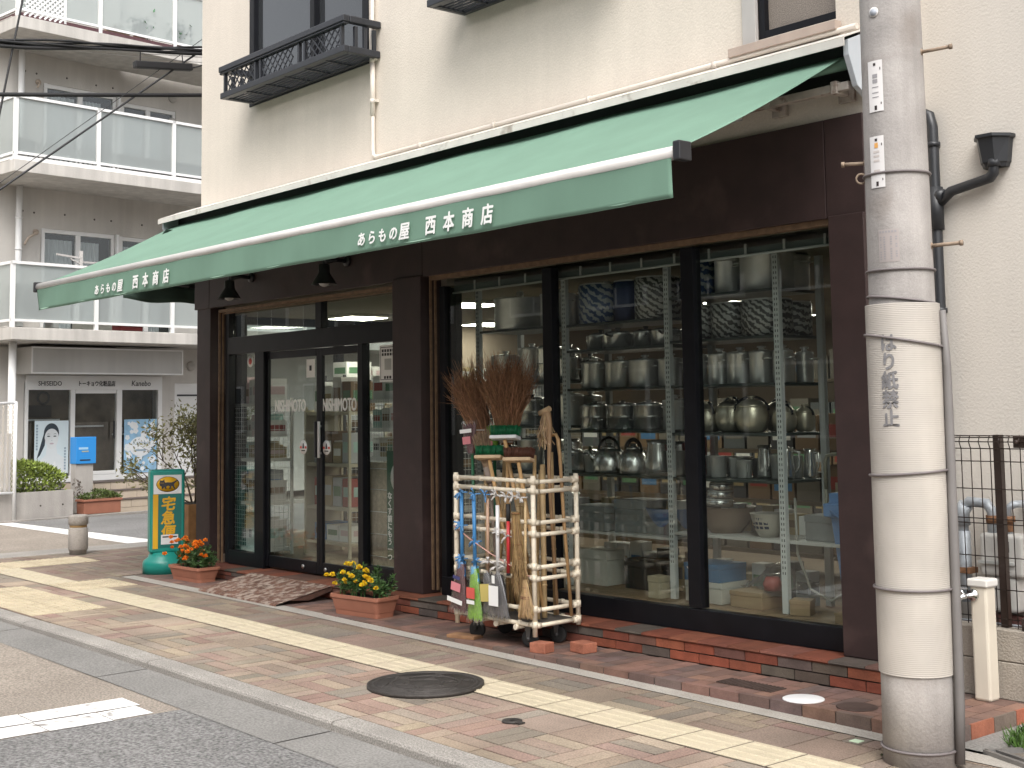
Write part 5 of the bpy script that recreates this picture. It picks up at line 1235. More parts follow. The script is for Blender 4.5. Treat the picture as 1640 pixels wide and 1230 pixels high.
PLAN = {(0, 0): 'A.30.22 S.20.27', (0, 1): 'S.24.16 S.20.20 T.22.24 P.20.13', (0, 2): 'A.26.17 T.24.22 S.18.15 S.2.2', (0, 3): 'P.2.12 S.2.2 J.13.2 P.18.11', (0, 4): 'G.3.13 A.28.17 G.24.16',
        (1, 0): 'B.26.27 N.17.24 W.24.28', (1, 1): 'P.18.09 P.2.1 P.17.09 P.2.1', (1, 2): 'S.16.17 S.18.16 S.18.22 S.14.17', (1, 3): 'T.18.19 T.2.21 T.19.22 S.15.15', (1, 4): 'C.09.1 K.17.15 K.16.15 J.14.21 C.1.13', (1, 5): 'G.3.14 G.26.18 G.24.12',
        (2, 0): 'B.22.18 A.2.17 A.36.21', (2, 1): 'W.16.19 W.18.19 W.24.24', (2, 2): 'S.15.2 S.16.22 S.18.21 S.16.2 S.13.17', (2, 3): 'R.18.13 R.21.15 R.21.15 R.15.12', (2, 4): 'C.08.1 C.08.11 C.1.11 C.08.1 C.09.09 J.09.17 C.08.12 J.09.16'}
shelfn = ['top shelf', 'second shelf down', 'third shelf down', 'fourth shelf down', 'fifth shelf down', 'lowest shelf']
for (b, s), plan in PLAN.items():
    x0, x1, zz = BAYS[b]; its = [q.split('.') for q in plan.split()]; fk = min(1.45, (x1 - x0 - .07) / sum(float('.' + q[1]) for q in its)); hmx = ((zz[s - 1] - zz[s]) if s else .34) - .06; tot = fk * sum(float('.' + q[1]) for q in its); gap = (x1 - x0 - .08 - tot) / (len(its)); x = x0 + .04 + gap / 2
    cnt = {}
    for q in its: cnt[q[0]] = cnt.get(q[0], 0) + 1
    seen = {}
    for i, q in enumerate(its):
        nm, kind, lab, cat, mt = K[q[0]]; w_, h = float('.' + q[1]) * fk, min(float('.' + q[2]) * 1.25, hmx * (.82 if kind in ('roundpot', 'kettle', 'steamer', 'stockpot', 'saucepan') else 1))
        k = seen[q[0]] = seen.get(q[0], 0) + 1
        L_ = f"{lab} on the {shelfn[s]} of {bayn[b]}"
        if cnt[q[0]] > 1: L_ = f"{ORD[k - 1]} {lab} from door side, {shelfn[s]}, {bayn[b]}"
        item(nm, kind, w_ * .94, min(h, 1) * .96, mt, (x + w_ / 2, 6.53 + random.uniform(-.03, .06), zz[s]), L_, cat, 'cookware in the shop window', random.uniform(-.6, .6) if kind not in ('box', 'can') else random.uniform(-.1, .1))
        if kind != 'box' and s < 5: item(nm, kind, w_ * .8, min(h, 1) * .9, mt, (x + w_ / 2 + .04, 6.72, zz[s]), 'back-row ' + L_.replace('tall ', '').replace('small ', ''), cat, 'cookware in the back row of the window')
        x += w_ + gap
def one(name, kind, w_, h, mt, loc, label, cat, rz=0.0): return item(name, kind, w_, h, mt, loc, label, cat, 'goods in the shop window', rz)
one('basin', 'bowl', .40, .17, bluepl, (-6.13, 6.60, .66), 'blue plastic basin on the lowest shelf across the shelving post', 'basin')
one('mixing_bowl', 'bowl', .38, .16, M('tan bowl', (.21, .155, .115), .5), (-5.66, 6.56, .70), 'big brown bowl on the white shelf under the cups', 'bowl')
for k in range(3): one('tin', 'can', .18 - .012 * k, .038, steel2, (-5.66 + .012 * k, 6.50, .865 + .052 * k), ('lowest', 'middle', 'topmost')[k] + ' flat tin of the stack standing in the brown bowl', 'tin')
b_ = one('pail', 'bowl', .22, .14, M('pail white', (.42, .40, .35), .5), (-5.27, 6.50, .70), 'off-white pail with dark lettering on the white shelf', 'pail')
m = MB()
for i in range(3):
    for k in range(4): m.box(-.055 + .03 * k, -.033 + .03 * k, -.085 - .010 * (2 - i) * -1 - .018, -.083 - .010 * (2 - i) * -1 - .0165, .104 - .026 * i, .12 - .026 * i)
m.v = [(x, -math.sqrt(max(0, (.076 + (z - .03) * .28) ** 2 - x * x)) - .004, z) for x, y_, z in m.v]
obj('lettering', m, M('navy ink', (.04, .05, .10), .6), b_)
one('storage_tub', 'box', .30, .15, greybox, (-4.82, 6.6, .70), 'grey tub standing on the shelf between post and blue bins', 'tub')
one('canister', 'can', .13, .24, redpl, (-6.03, 6.72, 1.052), 'red canister just behind the middle shelving post', 'canister')
one('shoe_box', 'box', .30, .13, whitebox, (-5.70, 6.50, .272), 'white cardboard box on the window floor under the blue box', 'box')
bb = one('shoe_box', 'box', .29, .11, bluebox, (-5.71, 6.50, .403), 'blue box with white stripes stacked on the white box', 'box')
m = MB(); 
for k in (-.09, -.06, -.03): m.add([(k - .03, -.1345, .085), (k - .022, -.1345, .085), (k + .008, -.1345, .045), (k, -.1345, .045)], [(0, 1, 2, 3)])
obj('stripe', m, white_vinyl, bb)
one('cardboard_box', 'box', .25, .10, card, (-5.36, 6.50, .272), 'low brown cardboard box right beside the white box', 'box')
one('cardboard_box', 'box', .12, .09, card, (-4.97, 6.42, .272), 'small cardboard box at the foot of the last shelving post', 'box', .4)
one('cardboard_box', 'box', .16, .06, card, (-4.56, 6.36, .272), 'flat cardboard box on the floor under the blue bins', 'box')
one('cardboard_box', 'box', .10, .14, creambox, (-6.06, 6.35, .272), 'cream box on the floor just before the middle mullion', 'box')
one('carton', 'box', .26, .24, whitebox, (-6.82, 6.62, .272), 'tall whitish carton on the floor behind the cart corner', 'carton')
one('carton', 'box', .34, .20, M('dark carton', (.03, .03, .03), .6), (-6.38, 6.66, .272), 'black carton on the floor of the middle bay', 'carton')
t = thing('plastic_bag', 'crumpled clear plastic bag lying over the floor boxes', 'plastic bag', (-5.25, 6.6, .3))
m = MB(); m.grid(lambda u, v: (-5.5 + u * .42 + random.uniform(-.01, .01), 6.50 + v * .26, .385 + .14 * math.sin(u * 3.1) * math.sin(v * 2.6) + random.uniform(-.02, .02)), 14, 9, smooth=False); obj('film', m, glassy('bag film', (.9, .9, .9), .12, .25, (.35, .34, .33), .15), t, world=True)
m = MB(); m.lathe([(.05, 0), (.06, .04), (.04, .08)], 14, (-5.22, 6.46, .385)); obj('red_pack', m, M('red pack', (.30, .07, .06), .5), t, world=True)
for args in ((-5.93, -5.08, .702, .17, 9, 'small dim packet at the back of the white lower shelf near the pole', 'packets on the lower shelf near the pole'), (-6.92, -5.98, .662, .22, 9, 'small dim packet at the back of the lower shelf in the middle bay', 'packets on the lower shelf of the middle bay'),
             (-5.9, -5.1, .272, .26, 7, 'carton or packet piled at the back of the window floor near the pole', 'packets on the window floor'), (-6.9, -6.0, .272, .3, 7, 'carton or packet at the back of the window floor, middle bay', 'packets on the window floor, middle bay'), (-5.0, -4.5, .702, .2, 5, 'small packet behind the grey tub at the shelf end', 'packets behind the grey tub')):
    LATER.append(args)
# open end of the window: nested blue bins, board, hooks, mat sign, tubing
def bin_(loc, s, lab):
    t = thing('plastic_bin', lab, 'bin', loc, group='nested blue bins'); m = MB()
    sq = lambda r, z: [(-r, -r, z), (r, -r, z), (r, r, z), (-r, r, z)]
    lv = [sq(.10 * s, 0), sq(.145 * s, .52 * s), sq(.175 * s, .525 * s), sq(.175 * s, .60 * s), sq(.15 * s, .60 * s), sq(.15 * s, .66 * s), sq(.13 * s, .66 * s), sq(.10 * s, .05)]
    vs = [p for l in lv for p in l]; m.add(vs, [(i * 4 + k, i * 4 + (k + 1) % 4, i * 4 + 4 + (k + 1) % 4, i * 4 + 4 + k) for i in range(7) for k in range(4)] + [(3, 2, 1, 0), (28, 29, 30, 31)]); obj('tub', m, M('bin blue', (.13, .26, .52), .4, var=.05), t, bevel=.008)
    m = MB(); m.tube([(-.12 * s, -.18 * s, .56 * s), (0, -.20 * s, .50 * s), (.12 * s, -.18 * s, .56 * s)], .007, 8); obj('handle', m, M('bin blue'), t)
bin_((-4.60, 6.56, .33), 1.0, 'large pale blue bin at the right edge of the window'); bin_((-4.60, 6.60, .80), .72, 'smaller blue bin nested on top of the large one')
t = thing('display_board', 'tall leaning cardboard panel with blue tape beside the pilaster', 'panel', (-4.62, 7.0, 1.3)); m = MB(); m.add([(-4.88, 7.02, 1.32), (-4.48, 7.02, 1.32), (-4.48, 7.10, 2.02), (-4.86, 7.10, 2.06), (-4.88, 7.04, 1.32), (-4.48, 7.04, 1.32), (-4.48, 7.12, 2.02), (-4.86, 7.12, 2.06)], [(0, 1, 2, 3), (7, 6, 5, 4), (0, 4, 5, 1), (1, 5, 6, 2), (2, 6, 7, 3), (3, 7, 4, 0)]); obj('panel', m, creambox, t, world=True); m = MB(); m.bar((-4.90, 7.07, 2.01), (-4.46, 7.07, 1.95), .06, .07); obj('tape', m, M('blue tape', (.05, .07, .25), .5), t, world=True)
t = thing('mat_sign', 'dark door mat sign standing in the window beside the post', 'sign', (-4.72, 6.75, 1.27)); m = MB(); m.box(-4.93, -4.45, 6.84, 6.86, 1.26, 1.42); obj('panel', m, M('mat dark', (.03, .028, .026), .8), t, world=True); tm = text_mb('DOOR MAT', .062, .001, .001); obj('lettering', place(tm, (-4.70, 6.838, 1.335)), M('grey print'), t, world=True); m = MB(); m.box(-4.93, -4.45, 6.87, 6.90, 1.0, 1.26); m.box(-4.9, -4.88, 6.87, 6.9, .7, 1.0); m.box(-4.5, -4.48, 6.87, 6.9, .7, 1.0); obj('stand', m, M('stand navy', (.02, .03, .10), .5), t, world=True)
t = thing('hook_rack', 'cream bent-tube rack with metal hooks beside the blue bins', 'rack', (-4.7, 6.7, .7)); m = MB(); m.tube([(-4.98, 6.7, .99), (-4.98, 6.7, 1.16), (-4.965, 6.7, 1.19), (-4.93, 6.7, 1.20), (-4.44, 6.7, 1.205)], .012, 9); m.tube([(-4.98, 6.7, .70), (-4.98, 6.7, 1.0)], .010, 8); obj('frame', m, M('cream tube', (.40, .38, .30), .4), t, world=True); m = MB()
for q in (-4.86, -4.74, -4.62): m.tube([(q, 6.69, 1.19), (q, 6.68, 1.13), (q + .03, 6.68, 1.10), (q + .06, 6.68, 1.13), (q + .045, 6.68, 1.155)], .006, 7)
obj('hooks', m, steel, t, world=True); m = MB(); m.box(-4.92, -4.72, 6.71, 6.74, .94, 1.03); obj('price_card', m, creambox, t, world=True)
t = thing('hose', 'loop of clear hose hanging below the shelf by the blue bins', 'hose', (-4.85, 6.6, .3)); m = MB(); m.tube([(-5.0, 6.42, .95), (-5.0, 6.43, .62), (-4.93, 6.45, .42), (-4.80, 6.47, .36), (-4.68, 6.48, .44), (-4.66, 6.50, .56), (-4.76, 6.52, .68)], .008, 8); obj('tubing', m, M('hose grey', (.28, .27, .24), .4), t, world=True)

# ------------------------------------------------------------------ goods seen through the entrance
wire = M('white wire', (.76, .76, .74), .5)
def rack(name, lab, x0, x1, y0, y1, zs_, grid_, cat='rack', frame=wire):
    t = thing(name, lab, cat, ((x0 + x1) / 2, (y0 + y1) / 2, .16)); m = MB()
    for x in (x0, x1):
        for y in (y0, y1): m.box(x - .012, x + .012, y - .012, y + .012, .161, max(zs_) + .05)
    obj('frame', m, frame, t, world=True)
    for z in zs_:
        m = MB(); m.box(x0, x1, y0, y1, z - .03, z); obj('shelf', m, frame, t, world=True)
    m = MB()
    if grid_ in ('front', 'both'):
        q = x0 + .03
        while q < x1: m.tube([(q, y0 - .005, .18), (q, y0 - .005, max(zs_))], .0018, 4); q += .035
        q = .2
        while q < max(zs_): m.tube([(x0, y0 - .007, q), (x1, y0 - .007, q)], .0018, 4); q += .042
    if grid_ in ('side', 'both'):
        q = y0 + .03
        while q < y1: m.tube([(x1 + .004, q, .18), (x1 + .004, q, max(zs_))], .002, 4); q += .05
        q = .2
        while q < max(zs_): m.tube([(x1 + .006, y0, q), (x1 + .006, y1, q)], .002, 4); q += .06
    if m.v: obj('wire_grid', m, wire, t, world=True)
    return t
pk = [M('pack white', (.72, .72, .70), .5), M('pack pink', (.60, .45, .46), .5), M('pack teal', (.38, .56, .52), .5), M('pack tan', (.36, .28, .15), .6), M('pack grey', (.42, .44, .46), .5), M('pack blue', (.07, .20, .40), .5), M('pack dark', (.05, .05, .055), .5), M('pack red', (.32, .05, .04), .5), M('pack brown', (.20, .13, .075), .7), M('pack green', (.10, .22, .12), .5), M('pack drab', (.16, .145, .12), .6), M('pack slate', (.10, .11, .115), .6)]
PK = {}
def packs(x0, x1, y0, y1, z, h, idx, n, lab, grp, ax='x'):
    for k in range(n):
        mt = pk[random.choice(idx)]; s = (x1 - x0) / n if ax == 'x' else (y1 - y0) / n; hh = h * random.uniform(.6, 1)
        key = (mt.name, n, round(h, 2), ax, k % 3, round(s, 3))
        if key not in PK:
            m = MB(); a, b = (s * .45, (y1 - y0) * .42) if ax == 'x' else ((x1 - x0) * .42, s * .45); m.box(-a, a, -b, b, 0, hh); m.box(-a * .8, a * .8, -b - .001, -b, hh * .35, hh * .7, 1); m.box(a, a + .001, -b * .8, b * .8, hh * .35, hh * .7, 1)
            o = obj('packaged_goods', m, [mt, random.choice(pk)], None, bevel=.003); PK[key] = o
        else: o = PK[key].copy(); COL.objects.link(o)
        o.location = ((x0 + s * (k + .5), (y0 + y1) / 2, z + .001) if ax == 'x' else ((x0 + x1) / 2, y0 + s * (k + .5), z + .001)); tag(o, lab, 'packaged goods', grp)
rack('wire_rack', 'white wire rack of small goods behind the far sidelight', -11.66, -11.10, 6.30, 6.62, (.23, .66, 1.07, 1.59), 'both')
for z, ii, h in ((.231, (0, 0, 4), .34), (.661, (0, 4, 0, 5), .3), (1.071, (3, 3, 2), .17), (1.591, (0, 4, 0, 1), .26)): packs(-11.64, -11.12, 6.33, 6.60, z, h, ii, 8, 'small packet on the wire rack behind the far sidelight', 'packets on the wire rack')
packs(-11.64, -11.12, 6.36, 6.60, 1.27, .24, (1, 0, 2, 0), 8, 'small packet hung high on the wire rack behind the far sidelight', 'packets hung on the wire rack')
cream_st = M('cream steel', (.50, .46, .36), .5, var=.06)
rack('goods_shelf', 'cream steel shelf unit with boxes seen through the near door leaf', -11.05, -10.30, 6.75, 7.15, (.30, .62, 1.02, 1.50), 'none', 'shelf unit', cream_st)
m = MB(); m.box(-11.07, -11.052, 6.74, 7.16, .161, 1.52); obj('side_panel', m, cream_st, [c for c in COL.objects if c.name == 'goods_shelf'][0], world=True)
packs(-11.0, -10.35, 6.78, 7.1, .302, .16, (8, 5, 0), 3, 'low box on the bottom shelf of the cream unit', 'boxes on the cream shelf unit')
packs(-11.0, -10.35, 6.78, 7.1, .622, .30, (3, 7, 4), 4, 'box on the second shelf up of the cream unit', 'boxes on the second shelf of the cream unit')
packs(-11.0, -10.35, 6.78, 7.1, 1.022, .30, (8, 4, 3, 6), 4, 'box on the waist-high shelf of the cream unit', 'boxes on the waist-high shelf of the cream unit')
packs(-11.0, -10.35, 6.78, 7.1, 1.502, .34, (4, 3, 8, 0), 4, 'package on top of the cream shelf unit', 'packages on top of the cream unit')
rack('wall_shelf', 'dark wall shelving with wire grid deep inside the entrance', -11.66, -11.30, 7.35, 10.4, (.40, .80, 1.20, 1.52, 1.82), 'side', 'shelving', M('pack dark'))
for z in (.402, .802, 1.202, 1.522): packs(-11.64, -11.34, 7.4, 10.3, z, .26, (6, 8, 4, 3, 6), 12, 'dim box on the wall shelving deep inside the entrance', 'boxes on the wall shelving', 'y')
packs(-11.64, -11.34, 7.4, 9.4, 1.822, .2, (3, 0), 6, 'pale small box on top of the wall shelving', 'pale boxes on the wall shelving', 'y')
rack('wire_rack', 'white wire rack behind the near sidelight above the straw screen', -9.35, -8.80, 6.30, 6.58, (1.12, 1.36, 1.60), 'front')
packs(-9.33, -8.82, 6.33, 6.55, 1.601, .22, (9, 0, 9), 3, 'green and white packet on top of the rack by the near sidelight', 'packets on the near sidelight rack'); packs(-9.33, -8.82, 6.33, 6.55, 1.361, .2, (9, 2, 0), 4, 'packet on the rack shelf behind the near sidelight', 'packets on the near rack shelf'); packs(-9.33, -8.82, 6.33, 6.55, 1.121, .18, (4, 0, 3), 5, 'small packet on the lower rack shelf, near sidelight', 'packets on the lower near rack')
t = thing('straw_screen', 'pale reed screen standing behind the near sidelight glass', 'screen', (-9.0, 6.25, .16)); m = MB(); q = -9.28
while q < -8.6: m.tube([(q, 6.24 + .003 * math.sin(q * 90), .25), (q + .002, 6.24, 1.08)], .006, 5); q += .0118
obj('reeds', m, M('reed', (.40, .33, .235), .8, var=.2, scale=30), t, world=True); m = MB()
for z in (.32, .5, .68, .86, 1.03): m.tube([(-9.28, 6.232, z), (-8.6, 6.232, z)], .003, 5)
m.box(-9.3, -8.58, 6.21, 6.27, .19, .25, 1); obj('binding', m, [wire, whitebox], t, world=True)
t = thing('green_banner', 'dark green banner with white characters inside the near sidelight', 'banner', (-8.75, 6.2, .3)); m = MB(); m.grid(lambda u, v: (-8.90 + u * .30, 6.19 + .006 * math.sin(u * 9), .32 + v * .86), 14, 8); o = obj('cloth', m, M('banner green', (.015, .085, .04), .7, var=.08), t, world=True); o.modifiers.new('t', 'SOLIDIFY').thickness = .002
m = MB()
for cx, cz, r in ((-8.70, .97, .13), (-8.64, .75, .08), (-8.63, .60, .08), (-8.64, .47, .07)): m.lathe([(r, 0), (r, .001)], 24, X=Matrix.Translation((cx, 6.178, cz)) @ Matrix.Rotation(R_(90), 4, 'X'))
obj('emblem', m, white_vinyl, t, world=True); tm = text_mb('合', .16, .001, .004); obj('lettering', place(tm, (-8.70, 6.176, .905)), M('banner green'), t, world=True)
tm = text_mb('なくす前にもう一つ', .062, .001, .002, vertical=True, line=.98); obj('lettering', place(tm, (-8.845, 6.179, .80)), white_vinyl, t, world=True)
for x0, x1, z, h, n, lab, grp in LATER: packs(x0, x1, 6.66, 6.78, z, h, (4, 0, 8, 10, 11, 3, 0), n, lab, grp)
# low gondolas and back-wall shelving, dim and far
for yy, lab, hh in ((8.45, 'low goods gondola running across the middle of the shop', (.35, .75, 1.15)), (10.6, 'tall rear shelving at the back of the shop', (.4, .85, 1.3, 1.75))):
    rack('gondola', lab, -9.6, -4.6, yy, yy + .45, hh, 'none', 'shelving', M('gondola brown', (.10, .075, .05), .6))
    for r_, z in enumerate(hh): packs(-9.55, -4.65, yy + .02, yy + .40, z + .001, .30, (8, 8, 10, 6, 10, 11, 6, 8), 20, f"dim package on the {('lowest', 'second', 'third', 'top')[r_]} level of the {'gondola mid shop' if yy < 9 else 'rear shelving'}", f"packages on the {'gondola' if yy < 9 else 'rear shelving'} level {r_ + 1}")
# ------------------------------------------------------------------ apartment block over a cosmetics shop, across the side street
AP = R_(96.95)
apt = thing('apartment_building', 'grey concrete apartment block with frosted balconies above a cosmetics shop', 'building', (-20.3, 7.2, 0), AP)
AM = Matrix.Translation((-20.3, 7.2, 0)) @ Matrix.Rotation(AP, 4, 'Z')
acon = M('fair-faced concrete', (.58, .555, .52), .9, var=.07, scale=1.6, bump=.25, bscale=40, speck=.04, streak=.06)
acon2 = M('slab concrete', (.54, .515, .48), .9, var=.08, scale=1.6, bump=.25, bscale=40, speck=.04, streak=.14)
wframe = M('white frame', (.80, .80, .79), .45, var=.04)
frosted = glassy('frosted balcony', (.80, .84, .83), .05, .42, (.50, .535, .53), .3)
agl = glassy('flat window', (.85, .87, .87), .05)
drape = M('pale drape', (.66, .68, .69), .9, var=.06, scale=3); droom = M('dark room', (.035, .033, .03), .9)
def A(name, mb, mats, par=None, **k): return obj(name, mb, mats, par or apt, **k)
D = 1.3
FZ = [2.67, 5.27, 7.54]           # underside of the three balcony slabs
# upper walls: stepped forward a little left of x = 2.5, with tie holes
WN = [(1.14, 2.50, 4.62), (2.62, 3.75, 4.62), (1.14, 2.50, 7.10), (2.62, 3.75, 7.02)]
m = MB()
ops = []
for lv, top in ((2.87, 4.62), (5.47, 7.08)): ops += [(1.14, 2.50, lv, top)]
wall_open(m, -6, 2.55, 2.62, 12, D, D + .15, ops); ops = []
for lv, top in ((2.87, 4.62), (5.47, 7.02)): ops += [(2.66, 3.78, lv, top)]
wall_open(m, 2.55, 10, 2.62, 12, D + .12, D + .3, ops); m.box(2.549, 2.55, D, D + .12, 2.62, 12)
for z in (3.4, 4.85, 6.1, 7.2):
    for x in (-.2, .25, .8, 1.0, 1.55, 2.1, 2.42, 3.1, 3.7): m.lathe([(.018, 0), (.018, .002)], 8, X=Matrix.Translation((x, D - .001 if x < 2.55 else D + .119, z + .03 * math.sin(x * 9))) @ Matrix.Rotation(R_(90), 4, 'X'), mi=1)
A('upper_wall', m, [acon, M('tie hole', (.10, .09, .08), .9)])
m = MB(); m.box(-6, 10, D + .4, 8, 0, 12.2, 0); A('inner_block', m, M('dark room'))
for k, z in enumerate(FZ):
    m = MB(); m.box(0, 10, 0, D - .002, z, z + .19); m.box(0, 10, .0 + .2, D - .003, z + .191, z + .21); A('balcony_slab', m, acon2, bevel=.008)
    if k: 
        m = MB(); m.box(.02, 10, .03, .10, z + .192, z + .255); m.box(.03, .10, .101, D - .01, z + .192, z + .255); A('balcony_kick', m, M('maroon steel', (.085, .035, .04), .5, var=.3, scale=20) if k == 2 else wframe)
    zb = z + .19
    rail = MB(); rail.bar((0.0, .045, zb + 1.0), (10, .045, zb + 1.0), .05, .045); rail.bar((.0, .045, zb + .11), (10, .045, zb + .11), .04, .04)
    rail.bar((.03, .0, zb + 1.0), (.03, D, zb + 1.0), .05, .045); rail.bar((.03, .05, zb + .11), (.03, D, zb + .11), .04, .04)
    rl = A('balcony_rail', rail, wframe)
    for i in range(5):
        x = .03 + 1.41 * i; m = MB(); m.box(x - .03, x + .03, .02, .075, zb + .001, zb + 1.02); A('rail_post', m, wframe, rl)
        m = MB(); m.box(x + .035, x + 1.37, .05, .058, zb + .13, zb + .975); A('frosted_panel', m, frosted, rl)
    m = MB(); m.box(.03, .038, .10, D - .02, zb + .13, zb + .975); A('frosted_panel', m, frosted, rl)
# sliding windows on the two floors in view
for lv, top in ((2.87, 4.62), (5.47, 7.08)):
    for x0, x1, yy, tp in ((1.14, 2.50, D, top), (2.66, 3.78, D + .12, top - (.06 if lv > 5 else 0))):
        m = MB(); m.box(x0 - .02, x0 + .06, yy + .0, yy + .10, lv, tp); m.box(x1 - .06, x1, yy + .02, yy + .10, lv, tp); m.box(x0 + .051, x1 - .051, yy + .02, yy + .10, tp - .07, tp + .02); xm = (x0 + x1) / 2; m.box(xm - .045, xm + .045, yy + .03, yy + .09, lv, tp - .051)
        if x0 < 2: m.box(x1 + .0, x1 + .05, yy - .06, yy + .02, lv, tp)
        wn = A('window', m, wframe, bevel=.003)
        m = MB(); m.box(x0 + .05, xm - .035, yy + .06, yy + .066, lv, tp - .05); A('pane', m, agl, wn); m = MB(); m.box(xm + .035, x1 - .05, yy + .05, yy + .056, lv, tp - .05); A('pane', m, agl, wn)
        m = MB(); m.grid(lambda u, v: (x0 + .05 + u * (xm - x0 - .09), yy + .14 + .018 * math.sin(u * 45), lv + v * (tp - lv - .16)), 60, 1); m.grid(lambda u, v: (xm + .04 + u * (x1 - xm - .28), yy + .14 + .018 * math.sin(u * 37), lv + v * (tp - lv - .16)), 60, 1); A('curtain', m, drape, wn)
        m = MB(); m.box(x0 + .05, x1 - .05, yy + .20, yy + .22, lv, tp); A('room_shade', m, droom, wn)
# pipes and vents
m = MB(); m.tube([(.68, D - .12, 2.87), (.68, D - .12, 5.26)], .052, 12); m.tube([(.68, D - .12, 5.47), (.68, D - .12, 7.53)], .052, 12); m.tube([(.30, .55, .0), (.30, .55, 2.66)], .06, 12)
for z in (4.2, 6.7, 4.72): m.tube([(.68, D - .12, z), (.68, D - .12, z + .03)], .06, 12)
A('drain_pipe', m, wframe)
m = MB(); m.tube([(1.02, D, 4.53), (1.0, D - .12, 4.52), (.85, D - .12, 4.42), (.78, D - .12, 4.30)], .022, 8); m.lathe([(.05, 0), (.05, .02)], 14, X=Matrix.Translation((1.03, D - .001, 4.54)) @ Matrix.Rotation(R_(90), 4, 'X')); m.tube([(1.02, D, 7.05), (1.0, D - .12, 7.02), (.96, D - .12, 6.95)], .02, 8); m.lathe([(.05, 0), (.05, .02)], 14, X=Matrix.Translation((1.03, D - .001, 7.07)) @ Matrix.Rotation(R_(90), 4, 'X'))
A('vent_pipe', m, M('vent beige', (.46, .38, .31), .6, var=.2, scale=20))
m = MB()
for x, y, z in ((3.70, D + .12, 7.25), (3.7, D + .12, 6.8), (4.05, D, 2.36)): m.lathe([(.085, 0), (.085, .03), (.05, .06), (.0, .065)], 18, X=Matrix.Translation((x, y, z)) @ Matrix.Rotation(R_(90), 4, 'X'))
A('wall_vent', m, M('vent grey', (.48, .46, .43), .5))
# ground floor shop front
m = MB(); wall_open(m, -6, 10, 0, 2.66, D, D + .3, [(.88, 3.46, .0, 2.05), (3.72, 4.62, .35, 2.05)]); A('ground_wall', m, acon)
m = MB(); m.box(.74, 3.56, .80, D - .001, 2.18, 2.615); A('fascia_sign', m, M('sign enamel', (.50, .49, .47), .4, var=.06, scale=1.5, streak=.05), bevel=.006)
fs_ = [c for c in apt.children if c.name.startswith('fascia_sign')][0]
m = MB()
for a in ((.74, .795 - .03, 2.18, 2.615), (3.53, 3.56, 2.18, 2.615), (.766, 3.529, 2.18, 2.205), (.766, 3.529, 2.59, 2.615)): m.box(a[0], a[1], .788, .7995, a[2], a[3])
A('sign_border', m, wframe, fs_)
m = MB(); m.box(.90, 3.45, D - .03, D + .05, 1.93, 2.17)
for x0, x1 in ((.90, .95), (1.70, 1.78), (2.56, 2.66), (3.37, 3.45)): m.box(x0, x1, D - .028, D + .05, .42, 1.929)
m.box(.951, 3.369, D - .02, D + .05, .40, .50); m.box(1.79, 2.55, D - .025, D + .03, 1.87, 1.928); m.box(1.79, 2.55, D - .024, D + .03, .501, .56)
sf = A('shop_front', m, wframe, bevel=.004)
for a, b in ((.95, 1.70), (1.78, 2.56), (2.66, 3.37)):
    m = MB(); m.box(a, b, D + .02, D + .026, .50, 1.93); A('pane', m, agl, sf)
m = MB(); m.box(2.48, 2.50, D - .07, D - .05, 1.1, 1.4); A('handle', m, darkmetal, sf)
for tx, cx, sz, sh_ in (('SHISEIDO', 1.32, .105, 0), ('トーキョウ化粧品店', 2.17, .098, 0), ('Kanebo', 3.02, .13, .12)):
    m = text_mb(tx, sz, .001, .001 if sz > .1 else .0022, shear=sh_, sx=.95 if sz > .1 else .8); A('lettering', place(m, (cx, D - .034, 2.0)), blackv, sf)
m = MB(); m.box(.9, 3.46, D + .04, D + .05, 0, .4); A('base', m, acon2)
m = MB(); m.box(3.72, 4.62, D + .02, D + .06, .36, 2.05); m.box(3.78, 4.5, D + .005, D + .019, 1.82, 1.85, 1); A('side_door', m, [wframe, darkmetal], bevel=.004)
# dim interior of the cosmetics shop
m = MB(); m.box(.9, 3.5, D + .38, D + .399, .4, 2.1); A('shop_interior', m, M('cosmetics interior', (.22, .17, .125), .8, var=.5, scale=2.5))
m = MB(); m.box(1.0, 1.68, D + .30, D + .36, 1.42, 1.45); m.box(2.7, 3.35, D + .30, D + .36, 1.15, 1.18); m.box(1.85, 2.5, D + .3, D + .36, 1.3, 1.33); A('shop_shelf', m, wframe)
m = MB(); m.tube([(1.38 + .1 * math.cos(k * .5), D + .3, 1.80 + .1 * math.sin(k * .5)) for k in range(14)], .02, 8, cap=False); m.box(1.15, 1.55, D + .34, D + .37, 1.48, 1.68); A('wall_clock', m, M('clock brown', (.05, .04, .035), .6))
m = MB()
for k in range(9): q = 2.72 + .07 * k; m.lathe([(.02, 0), (.024, .04), (.018, .1), (.0, .12)], 10, (q, D + .32, 1.18), k % 3)
A('bottles', m, [M('bottle red', (.30, .04, .04), .3), M('bottle green', (.10, .16, .08), .4), whiteh])
# posters in the windows
pale = M('poster pale blue', (.66, .77, .82), .45, var=.04); skin = M('poster face', (.72, .77, .80), .5, var=.03); hair = M('poster hair', (.03, .045, .06), .5); ltb = M('poster sky', (.30, .52, .72), .45, var=.2, scale=6); pw = M('poster white', (.82, .85, .87), .5)
t = thing('poster', 'pale blue cosmetics poster of a dark-haired woman in shop window', 'poster', (-20.3, 7.2, 0), AP, 'window posters')
px0, px1, pz0, pz1, py = 1.06, 1.66, .55, 1.42, D - .035
m = MB(); m.box(px0, px1, py, py + .004, pz0, pz1); obj('sheet', m, pale, t)
def flat(poly, y, mat, nm, par=t):
    m = MB(); n = len(poly); m.prism([(a, b) for a, b in poly], -.0006, .0006, 0, Matrix(((1, 0, 0, 0), (0, 0, 1, y), (0, 1, 0, 0), (0, 0, 0, 1)))); return obj(nm, m, mat, par)
